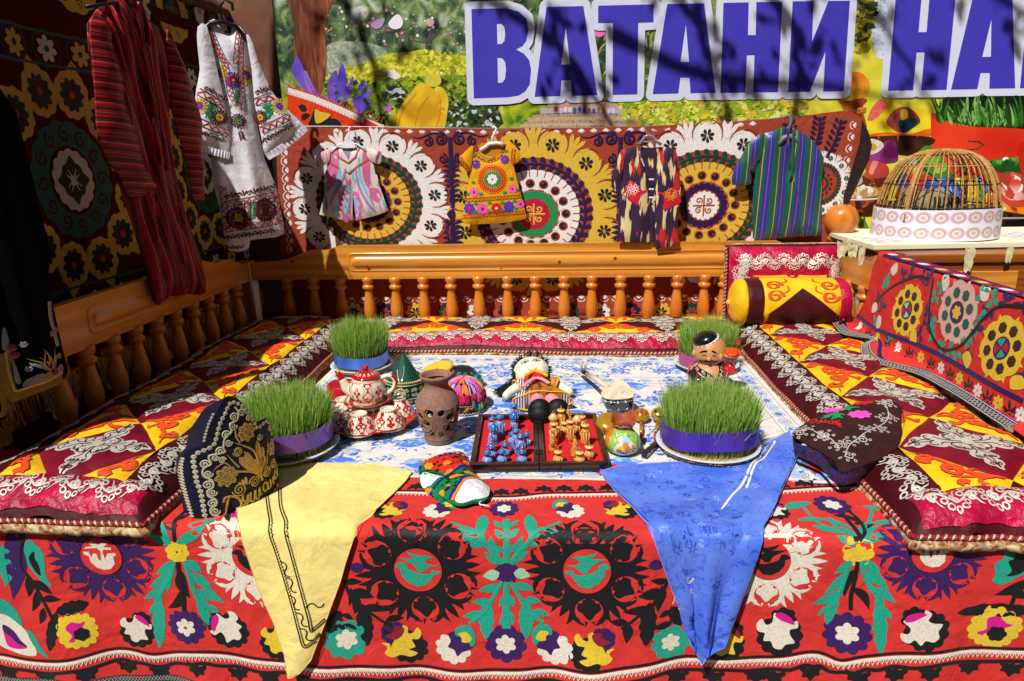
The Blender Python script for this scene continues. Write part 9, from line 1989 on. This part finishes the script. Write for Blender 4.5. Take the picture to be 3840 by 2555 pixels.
def spoon(px_bowl,px_tip,lab,bowlm,motif,hm,r=.030,plain=False):
 b0=on(*px_bowl,TP+.012);t0=on(*px_tip,TP+.006)if px_tip else None;o=thing('painted_wooden_spoon',lab,'spoon',b0,'painted wooden spoons');ang=math.atan2(*(t0-b0)[:2][::-1])if px_tip else PI*.75
 RT=np.array(Matrix.Rotation(R_(38),3,'X'));b0=b0+[0,0,.016]
 def ring(T):return np.array([[b0+RT@np.array([r*f*math.cos(t),r*f*.98*math.sin(t),z])for t in np.linspace(0,2*PI,31)[:-1]]for f,z in T])
 b=MB();b.grid(ring(((1.0,.0),(.95,-.005),(.6,-.004),(.02,.004)))[::-1],hm,wrapv=True);b.build('rim',o);b=MB();b.grid(ring(((1.0,.0),(.95,.006),(.75,.012),(.4,.0175),(.02,.019))),bowlm,wrapv=True);b.build('bowl',o)
 S=CSurf(lambda u,v:b0+np.stack([u,v,.019-.019*np.clip((u*u+v*v)/r/r,0,1)**1.3],1)@RT.T);e=Emb(S,o,res=.006,base=.0010,step=.0005,cord=0)
 for nm,pts,m,L_ in motif:e.new(nm);e.fill(np.asarray(pts)*r,m,L_);e.done()
 if px_tip:
  d=(t0-b0)/np.linalg.norm(t0-b0);b=MB();b.tube([b0+d*r*.80+[0,0,-.014],b0*.6+t0*.4+[0,0,-.004],t0+[0,0,.002]],[.0085,.0060,.0055],hm,10);b.ball(t0+[0,0,.002],.0068,KRED,10,7);b.build('handle',o);b=MB();b.tube([b0*.5+t0*.5+[0,0,.0052],b0*.22+t0*.78+[0,0,.0038]],[.0068,.0064],KGO,10);b.build('gold_stripe',o)
KRED=gloss('lacquer_red','#b8200c',coat=.8);KGO=gloss('lacquer_gold','#b88a1c',rough=.2,metal=.3,coat=.8);KBK=gloss('lacquer_black','#16120c',coat=.8)
spoon((2405,1572),(2404,1648),'red and gold painted spoon next to the jug, handle towards the viewer',KGO,[('red_petal',cr(np.array([-.95+.0j,-.5+.75j,0+.5j,.5+.75j,.95+0j,.5-.3j,-.5-.3j]),3),KRED,0),('gold_petal',cr(np.array([0-.6j,.45+.1j,.35+.6j,0+.9j,-.35+.6j,-.45+.1j]),3),KGO,1),('red_heart',cr(np.array([0-.5j,.2+.1j,0+.55j,-.2+.1j]),3),KRED,2)],KRED)
spoon((2471,1570),(2456,1645),'gold spoon with black petals beside the largest sprouts',KGO,[('black_petal',leaf(-.15+.1j,-.8+.35j,.5),KBK,0),('black_petal',leaf(.15+.1j,.8+.35j,.5),KBK,0),('gold_petal',cr(np.array([0-.1j,.35+.3j,.25+.8j,0+.9j,-.25+.8j,-.35+.3j]),3),KGO,1),('black_line',cr(np.array([-.7-.35j,0-.55j,.7-.35j,0-.7j]),3),KBK,0),('red_edge',cr(np.array([-.9-.3j,-.98+.1j,-.7+.7j,-.8+.1j]),3),KRED,0)],KRED)
gs=thing('gold_lacquer_bowl','round gold lacquered bowl with red flowers lying behind the painted jug','bowl',on(2285,1590));cc=on(2285,1590,TP+.032);L=Lathe(cc,[(.042,-.028),(.050,-.010),(.048,.008),(.036,.020),(.018,.026),(0,.028)],.045,axis=(.1,-.5,1));L.mesh(KGO,'shell',gs,36);e=Emb(L.S,gs,base=.0006,cord=0)
for u,v in((-.02,.040),(.012,.052),(-.055,.030),(.03,.022),(.05,.04)):
 e.new('red_flower');e.fill(circ(.0050,10,u+1j*v),KRED,1)
 for k in range(10):e.fill(circ(.0010,5,u+1j*v+.0085*np.exp(1j*k*.628)),KBK,1)
 e.done()
sk_=thing('dark_wooden_stick','square dark brown wooden stick half under the largest sprout plate','stick',on(2419,1706));a0,a1=on(2424,1700,TP+.012),on(2520,1608,TP+.014);d=a1-a0;Ln=np.linalg.norm(d);d/=Ln;s_=np.cross(d,[0,0,1]);s_/=np.linalg.norm(s_);n_=np.cross(s_,d);RM=np.stack([s_,d,n_],1);STK=gloss('dark_stick_lacquer','#33190e',coat=.4,var=.2);MB().box((a0+a1)/2+d*.03,(.019,Ln-.0,.016),STK,rot=RM,bev=.002).build('shaft',sk_,False);MB().box(a0+d*.008,(.021,.056,.018),gloss('black_ferrule','#0c0c0e'),rot=RM,bev=.002).build('tip',sk_,False)
# ---- knitted sock pair
def socks():
 k=3.2
 fr_=Frame((0,0,ZT+.012),(1,0,0),(0,1,0))
 def q(p):return fr_.uv(CPX(p,1500,1680,k))
 KN_=lambda n,c:mat(n,c,rough=.9,spec=.15,bump='knit',bs=190,bd=.7,var=.18,vs=220);W_,BL_,OR_,RE_,GR_,BK_=KN_('knit_white','#e6e6ea'),KN_('knit_blue','#2a1c8c'),KN_('knit_orange','#f08a1c'),KN_('knit_red','#cc2a18'),KN_('knit_green','#0f7a48'),KN_('knit_black','#121214')
 o2=thing('knitted_sock','second patterned knitted sock, mostly hidden, its white heel showing at left','sock',fr_.xyz(q([(350,400)]))[0],'pair of knitted socks')
 S2=panel(o2,fr_,q([(240,330),(300,300),(420,330),(540,360),(640,420),(560,500),(520,640),(430,600),(330,530),(270,470),(235,400)]),GR_,'sock',.026,.03,lambda u,v:.004*vnoise(u*60,v*60,2),0,.010,3);e=Emb(S2,o2,res=.012,base=.001,step=.0008,cord=.2)
 e.new('white_heel');e.fill(cr(q([(245,335),(300,320),(350,350),(400,322),(470,340),(545,370),(540,400),(470,430),(380,490),(330,490),(285,490),(250,430)]),3),W_,0);e.done();e.new('orange_patch');e.fill(cr(q([(305,505),(380,520),(360,560),(310,540)]),3),OR_,1);e.done();e.new('blue_patch');e.fill(cr(q([(365,540),(390,560),(380,590),(350,560)]),3),BL_,1);e.done()
 o=thing('knitted_sock','colourful knitted sock with white toe lying on the front edge of the tablecloth','sock',fr_.xyz(q([(650,420)]))[0],'pair of knitted socks')
 S=panel(o,fr_,q([(222,300),(250,230),(330,180),(450,140),(600,110),(740,98),(780,110),(815,180),(860,260),(890,340),(940,390),(1000,440),(1060,510),(1082,570),(1060,640),(990,680),(880,690),(760,725),(680,720),(610,690),(540,640),(460,590),(450,520),(430,480),(520,400),(560,370),(420,320),(300,310),(235,340)]),GR_,'sock',.030,.035,lambda u,v:.004*vnoise(u*50,v*50,7)+.010*np.exp(-((v-q([(700,330)])[0].imag)/.02)**2),.012,.009,2);e=Emb(S,o,res=.010,base=.0012,step=.0008,cord=.25)
 e.new('blue_cuff');e.fill(q([(224,300),(250,232),(330,182),(450,142),(600,112),(740,100),(778,112),(808,170),(700,185),(560,200),(400,235),(300,262),(240,330)]),BL_,0);e.done()
 for i in range(9):t=i/8;x=270+t*490;y=262-110*t-36*math.sin(t*3);e.new('orange_rung');z=q([(x-8,y+28),(x+22,y-22)]);e.stroke(z,.007,OR_,1);z=q([(x-22,y+6),(x+36,y-4)]);e.stroke(z,.005,OR_,1);e.done()
 e.new('red_band');e.fill(q([(300,265),(400,238),(560,204),(700,188),(810,176),(860,262),(882,330),(760,345),(640,360),(580,372),(420,318),(310,300)]),RE_,0);e.done();rr=random.Random(3)
 for i in range(26):x,y=rr.uniform(330,840),rr.uniform(210,330);e.new('black_stitch');c_=q([(x,y)])[0];e.fill(c_+.008*np.array([-1-.3j,.2-.6j,1.2+.1j,.1+.7j])*rr.uniform(.5,1.2),BK_,1);e.done()
 for x,y in((575,300),(800,258),(350,296),(590,372)):e.new('orange_motif');c_=q([(x,y)])[0];e.fill(flower(6,.009,.016,c_,3),OR_,2);e.done()
 e.new('blue_line');e.stroke(cr(q([(890,335),(780,345),(660,375),(560,420),(460,480),(400,540)]),5,False),.010,BL_,2);e.done()
 for i in range(60):
  x,y=rr.uniform(470,1000),rr.uniform(370,650)
  if inside(np.array([complex(x,y)]),cx([(480,500),(640,390),(890,350),(1000,440),(800,480),(660,600),(560,640)]))[0]:e.new('black_stitch');c_=q([(x,y)])[0];e.fill(c_+.008*np.array([-1-.3j,.2-.6j,1.2+.1j,.1+.7j])*rr.uniform(.4,1.2),BK_,1);e.done()
 for P in([(600,465),(690,448),(765,455),(760,480),(680,490),(610,500)],[(780,400),(880,388),(960,410),(950,430),(860,425),(790,425)],[(550,560),(590,540),(615,585),(580,570)],[(475,590),(530,590),(530,640),(490,620)]):e.new('orange_block');e.fill(cr(q(P),2),OR_,2);e.done()
 e.new('white_toe');e.fill(cr(q([(900,488),(1000,492),(1060,520),(1078,570),(1058,635),(985,672),(880,685),(760,720),(690,715),(665,690),(700,640),(740,600),(800,530)]),3),W_,2);e.done()
 e.new('orange_edge');e.stroke(cr(q([(1000,470),(880,478),(790,520),(720,600),(660,650),(630,695)]),6,False),.010,OR_,3);e.done();e.new('blue_edge');e.stroke(cr(q([(1010,455),(880,462),(770,500),(690,580),(620,640),(600,680)]),6,False),.009,BL_,3);e.done()
 z=cr(q([(985,675),(960,690),(960,715),(1010,725),(1070,735)]),5,False);MB().tube(fr_.xyz(z,.010),.0022,W_,6).build('yarn_end',o)
socks()
# ---- folded velvet bag on the right mattress
def bag():
 zb_=.665;fr_=Frame((.98,1.95,zb_),(1,.10,.04),(-.10,1,.08));k=2.45
 def q(p):return fr_.uv(CPX(p,2880,1280,k))
 o=thing('brown_velvet_bag','folded dark brown velvet bag with pink flowers lying on the right mattress edge','bag',fr_.O)
 S=panel(o,fr_,q([(215,850),(330,755),(470,690),(700,605),(860,565),(1030,545),(1180,560),(1232,620),(1225,760),(1238,840),(1195,960),(1120,1020),(980,1090),(860,1140),(730,1195),(650,1185),(610,1100),(480,1010),(330,925)]),BR_VEL,'flap',.03,.05,lambda u,v:.006*vnoise(u*12,v*12,4),.0,.016,2)
 V,F=tri(cr(q([(225,860),(700,610),(1180,570),(1230,840),(860,1140),(640,1185),(470,1010)]),3),.03);LIN_=NT('patterned_lining',rough=.7);g=LIN_;n=g.noise(g.map(),40,3,1.5);g.base(g.ramp(n,[(.3,'#0c0c14'),(.45,'#1c3a8c'),(.52,'#7a1430'),(.58,'#14141c'),(.68,'#2a6a3c'),(.75,'#b0a0a0')]));b=MB();z=ccw(cr(q([(225,860),(700,610),(1180,570),(1230,840),(860,1140),(640,1185),(470,1010)]),3));n_=len(z);P=[]
 for h,sc in((-.004,1.0),(-.020,.99),(-.040,.97),(-.055,.94)):c_=z.mean();P.append(fr_.xyz(c_+(z-c_)*sc,h))
 b.grid(np.stack(P,1),LIN_.m,wrapu=True);b.build('lining',o)
 e=Emb(S,o,res=.02,base=.0014,step=.0008,cord=.35);vz=q([(240,870),(330,930),(480,1000),(640,1060),(690,1080),(760,1000),(860,930),(960,860),(1060,790),(1090,720),(1060,640),(1100,570)])
 for pts in([(230,850),(350,840),(470,900),(580,950),(650,1030)],[(700,1110),(740,1010),(850,930),(960,860),(1070,790),(1100,700),(1060,620),(1120,580)]):
  z=cr(q(pts),8,False);e.new('silver_vine');e.stroke(z,.0032,SILVER,0);L_=len(z)
  for i in range(3,L_,6):
   s=1 if(i//6)%2 else-1;c_=z[i]+s*.014j;e.stroke(spiral(c_,.016,.002,PI/2,1.5*s,18),.0032,SILVER,0)
   for a in range(5):w=c_+.022*np.exp(1j*(a*1.2+i));e.stroke(circ(.0042,8,w),.0024,SILVER,0,closed=True)
  e.done()
 HP=thread('hot_pink_wool','#f050c0');GN=thread('emerald_wool','#0c9a50');RDW=thread('red_wool_thread','#cc1418')
 for c_,r,m in(((605,650),.034,HP),((830,735),.036,HP),((870,610),.032,RDW)):e.new('wool_flower');e.T(q([c_])[0],r,.2,ky=.75);e.fill(scal(8,1,.14,k=5),m,0);e.stroke(spiral(0,.6,.05,0,2,18),.12,m,1);e.done()
 e.T()
 for a,b_ in(((640,690),(500,740)),((620,700),(570,790)),((700,660),(830,665)),((700,680),(760,620)),((600,750),(680,780)),((560,730),(480,760)),((620,720),(700,745)),((690,640),(740,690))):z=q([a,b_]);e.new('wool_leaf');e.fill(leaf(z[0],z[1],.016,.15),GN,0);e.stroke(np.array([z[0],z[1]]),.004,GN,1);e.done()
 LT=[('Д',[[(395,760),(420,735),(440,760),(400,780),(380,755)]]),('у',[[(440,760),(450,785),(480,775)],[(480,770),(470,800),(440,800)]]),('ш',[[(490,780),(490,805),(515,800),(520,780),(525,812),(545,805)]]),('а',[[(580,805),(555,805),(550,825),(575,830),(585,808)]]),('н',[[(590,805),(590,845)],[(592,825),(612,820)],[(614,808),(614,850)]]),('б',[[(650,800),(625,820),(625,850),(648,852),(645,830)]]),('е',[[(630,862),(655,850),(650,838),(632,852),(645,872),(665,866)]])]
 for ch,ss in LT:
  e.new('red_letter','red embroidered letter '+ch)
  for s_ in ss:e.stroke(cr(q(s_),5,False),.0042,RDW,0)
  e.done()
bag()
# ================================================================== side table with cage
TBZ=1.092
sd_=thing('side_table','brown wooden table behind the right rail','table',(2.1,3.6,0));DW=wood_mat('dark_orange_wood','#6e3410','#9a5018','X',.35,8,.3)
MB().box((2.14,3.56,1.045),(1.10,.80,.04),DW,bev=.005).build('table_top',sd_,False)
for x in(1.66,2.62):
 for y in(3.22,3.90):MB().box((x,y,.51),(.07,.07,1.02),DW,bev=.006).build('leg',sd_,False)
for y in(3.19,3.93):MB().box((2.14,y,.92),(1.02,.03,.21),DW,bev=.004).build('apron',sd_,False)
for x in(1.63,2.65):MB().box((x,3.56,.92),(.03,.70,.21),DW,bev=.004).build('apron',sd_,False)
for x in(1.95,2.35):MB().box((x,3.175,.92),(.30,.012,.13),W_ORANGE,bev=.004).build('drawer_front',sd_,False)
bd=thing('cardboard_sheet','pale cream board laid on the table under the cage, papers on it','board',(2.0,3.5,TBZ));CB=mat('cream_board','#e2e0c4',rough=.8,var=.05);bpl=Frame((0,0,TBZ),(1,0,0),(0,1,0))
bz=np.concatenate([bpl.uv([(3277,921),(3144,883)]),[complex(1.50,3.98),complex(2.75,3.98)],[complex(2.75,bpl.uv([(3840,907)])[0].imag)]]);MB().prism(bz,bpl,-.020,0,CB).build('sheet',bd,smooth=False);MB().prism(bz+.03+.015j,bpl,-.034,-.0205,mat('grey_card','#b8b49c',rough=.85)).build('lower_sheet',bd,smooth=False)
def paper_mat(name,cyl=False,R=.3):
 g=NT(name,rough=.7,spec=.25);v=g.tc.outputs['UV']if cyl else g.map(scale=(1/.075,1/.075,1))
 if cyl:v=g.map(scale=(24,2,1),src=g.tc.outputs['UV'])
 x,y,z=g.sep(v);fx=g.math('SUBTRACT',g.math('FRACT',x),.5);fy=g.math('SUBTRACT',g.math('FRACT',y),.5)
 if cyl:fy=g.math('MULTIPLY',fy,1.22)
 r=g.math('SQRT',g.math('ADD',g.math('MULTIPLY',fx,fx),g.math('MULTIPLY',fy,fy)));c=g.ramp(r,[(0,'#b05a5a'),(.05,'#e8dcd4'),(.09,'#88b4b0'),(.13,'#ead6cc'),(.27,'#e6d0c8'),(.29,'#5a5a68'),(.315,'#d8b8c4'),(.36,'#caa4b8'),(.42,'#e0c8d4'),(.46,'#b898ac'),(.48,'#ecebf4')],True);g.base(c);return g.m
PP=paper_mat('roundel_paper')
MB().prism(bpl.uv([(3200,888),(3350,893),(3390,905),(3290,912)]),bpl,.0006,.0012,PP).build('printed_paper',bd,smooth=False);MB().prism(np.array([2.22+3.72j,2.62+3.75j,2.62+3.48j,2.30+3.42j]),bpl,.0006,.0012,PP).build('printed_paper',bd,smooth=False)
TAPE=mat('masking_tape','#cfc79a',rough=.75,var=.08);rr=random.Random(9)
for(x,y,w,h)in((3160,905,40,60),(3200,915,40,50),(3235,925,26,70),(3180,900,30,40),(3640,930,40,90),(3790,925,26,60)):
 P0=hit(x,y,1,3.10 if x<3400 else 3.14);mm=mpp(P0);U_,V_=np.meshgrid(np.linspace(-.5,.5,6),np.linspace(0,-1,8),indexing='ij');cr_=np.stack([P0[0]+U_*w*mm*(1+.3*V_),P0[1]+.005*np.vectorize(lambda a:rr.uniform(-1,1))(U_),P0[2]+V_*h*mm+.006*np.sin(U_*9)],2);MB().grid(cr_,TAPE).build('masking_tape',bd)
def cage():
 k=3.1013;c=hit(3080+1285/k,500+1185/k,2,TBZ);mm=mpp(c);R=642/k*mm;c=np.array([c[0],c[1],TBZ]);hb=325/k*mm/.97;o=thing('wicker_bird_cage','domed wicker bird cage with a printed paper band round its base','cage',c)
 WK=mat('wicker','#b4874c',rough=.55,var=.25,vs=60);WKD=mat('dark_wire','#3c2c1c',rough=.5);hd=760/k*mm*1.02
 nb=72;V=[];F=[];uvs=[]
 for i in range(nb+1):
  a=2*PI*i/nb
  for j,z in enumerate((.002,hb)):r=R*(1.0 if j==0 else .985)+.004*math.sin(3*a);V.append(c+np.array([r*math.sin(a),-r*math.cos(a),z+.004*math.sin(a*2+.6)]));
 F=[(2*i,2*i+2,2*i+3,2*i+1)for i in range(nb)];pm=paper_mat('roundel_band',True);ob=link_mesh('paper_band',V,F,None,[pm],o);uvl=ob.data.uv_layers.new(name='UVMap')
 for poly in ob.data.polygons:
  for li in poly.loop_indices:vi=ob.data.loops[li].vertex_index;uvl.data[li].uv=((vi//2)/nb,vi%2)
 b=MB();b.lathe([(R*.97,0),(R*.97,.006),(0,.006)],mat('cage_floor','#9a927e',rough=.9),c+[0,0,.001],48);b.build('floor',o)
 Rd=R*.955
 def dome(a,t): # t 0 base ..1 top
  r=Rd*math.cos(t*PI/2)**.62 if t<1 else 0;z=hb*.55+(hd-.0)*math.sin(t*PI/2)**1.0*.98;return c+np.array([r*math.sin(a),-r*math.cos(a),z])
 for i in range(48):a=2*PI*i/48+.04;MB().tube([dome(a,t)for t in np.linspace(0,.985,14)],.0036,WK,5).build('rib',o)
 for i in range(4):a=PI*i/2+.62;MB().tube([dome(a,t)for t in np.linspace(0,.99,14)],.0105,WK,7).build('main_rib',o)
 for t,w in((.14,.0045),(.36,.004),(.58,.004),(.78,.004)):
  MB().tube([dome(a,t)*1.0 for a in np.linspace(0,2*PI,61)[:-1]],w,WKD if t!=.58 else WK,6,closed=True).build('hoop',o)
 for a0,s in((-1.0,1),(.9,-1),(2.2,1)):MB().tube([dome(a0+s*q*1.5,.12+.72*q)for q in np.linspace(0,1,16)],.0038,WKD,5).build('diagonal_wire',o)
 tpz=dome(0,.995);MB().ball(tpz+[0,0,0],(.04,.04,.012),WK,14,6).build('crown',o);MB().tube([tpz+p for p in([.02,0,0],[.08,-.01,.0],[.14,-.02,.005],[.165,-.02,.025],[.14,-.02,.04],[.09,-.02,.045])],.004,WKD,7).build('hook',o)
 # bird inside
 bc=c+np.array([-.07,-.05,.15]);bo_=thing('caged_partridge','grey brown partridge with barred flanks inside the wicker cage','bird',c+[-.07,-.05,.008]);GBR=mat('partridge_feather','#8a7c68',rough=.85,bump='grain',bs=120,bd=.5,var=.2,vs=40)
 prof=[(-.13,.045,.035),(-.115,.060,.040),(-.10,.050,.034),(-.085,.035,.034),(-.06,.020,.055),(-.02,.010,.080),(.03,.004,.092),(.08,-.004,.082),(.13,-.014,.055),(.17,-.030,.026),(.20,-.042,.010)]
 b=MB();V=[]
 for x,dz,r in prof:V.append([bc+np.array([x,r*.9*math.cos(t),dz+r*math.sin(t)])for t in np.linspace(0,2*PI,21)[:-1]])
 b.grid(np.array(V),GBR,wrapv=True);b.add(np.array(V[0]),[list(range(20))],GBR);b.add(np.array(V[-1]),[list(range(20))[::-1]],GBR);b.build('body',bo_)
 DKF=mat('dark_feather_bar','#2a1c18',rough=.85)
 for i in range(6):x=-.01+.022*i;b=MB();b.tube([bc+np.array([x+.01*math.sin(t),-.088*math.cos(t)*.96*(1-.4*abs(x-.03)*4*.3),.002+.088*math.sin(t)*.9])for t in np.linspace(-.7,.7,8)],.006,DKF,5);b.build('flank_bar',bo_)
 MB().lathe([(.012,0),(.008,.012),(0,.028)],mat('red_beak','#b02a20',rough=.4),bc+np.array([-.155,0,.056]),10,axis=(-1,0,-.25)).build('beak',bo_);MB().ball(bc+np.array([-.118,-.036,.074]),.007,gloss('bird_eye','#140c08')).build('eye',bo_)
 for s in(-1,1):MB().tube([bc+np.array([.02,s*.03,-.08]),bc+np.array([.015,s*.032,-.115]),bc+np.array([-.01,s*.034,-.141])],[.010,.006,.005],mat('bird_leg','#a8483a',rough=.6),7).build('leg',bo_)
 return c
cc_=cage()
gp=hit(3080+610/3.1013,500+1170/3.1013,2,TBZ);gl=thing('glue_stick','green capped glue stick standing left of the cage','glue stick',gp);mm=mpp(gp);r_=30/3.1013*mm;GRP=gloss('green_plastic','#10a04c',coat=.1);LBL=gloss('glue_label','#d8e4e8',coat=.1)
MB().lathe([(r_,0),(r_,.018)],GRP,n=20).build('base',gl,local=True);MB().lathe([(r_*.97,.018),(r_*.97,.060)],LBL,n=20,caps=False).build('label_tube',gl,local=True);MB().lathe([(r_,.0),(r_,.028),(r_*.9,.030),(0,.030)],GRP,(0,0,.060),20).build('cap',gl,local=True);MB().lathe([(r_*.99,.030),(r_*.99,.042)],gloss('green_label_band','#3cb85c',coat=.1),n=20,caps=False).build('label_band',gl,local=True);MB().lathe([(r_*.99,.048),(r_*.99,.056)],gloss('blue_label_band','#1c4a9a',coat=.1),n=20,caps=False).build('label_band',gl,local=True)
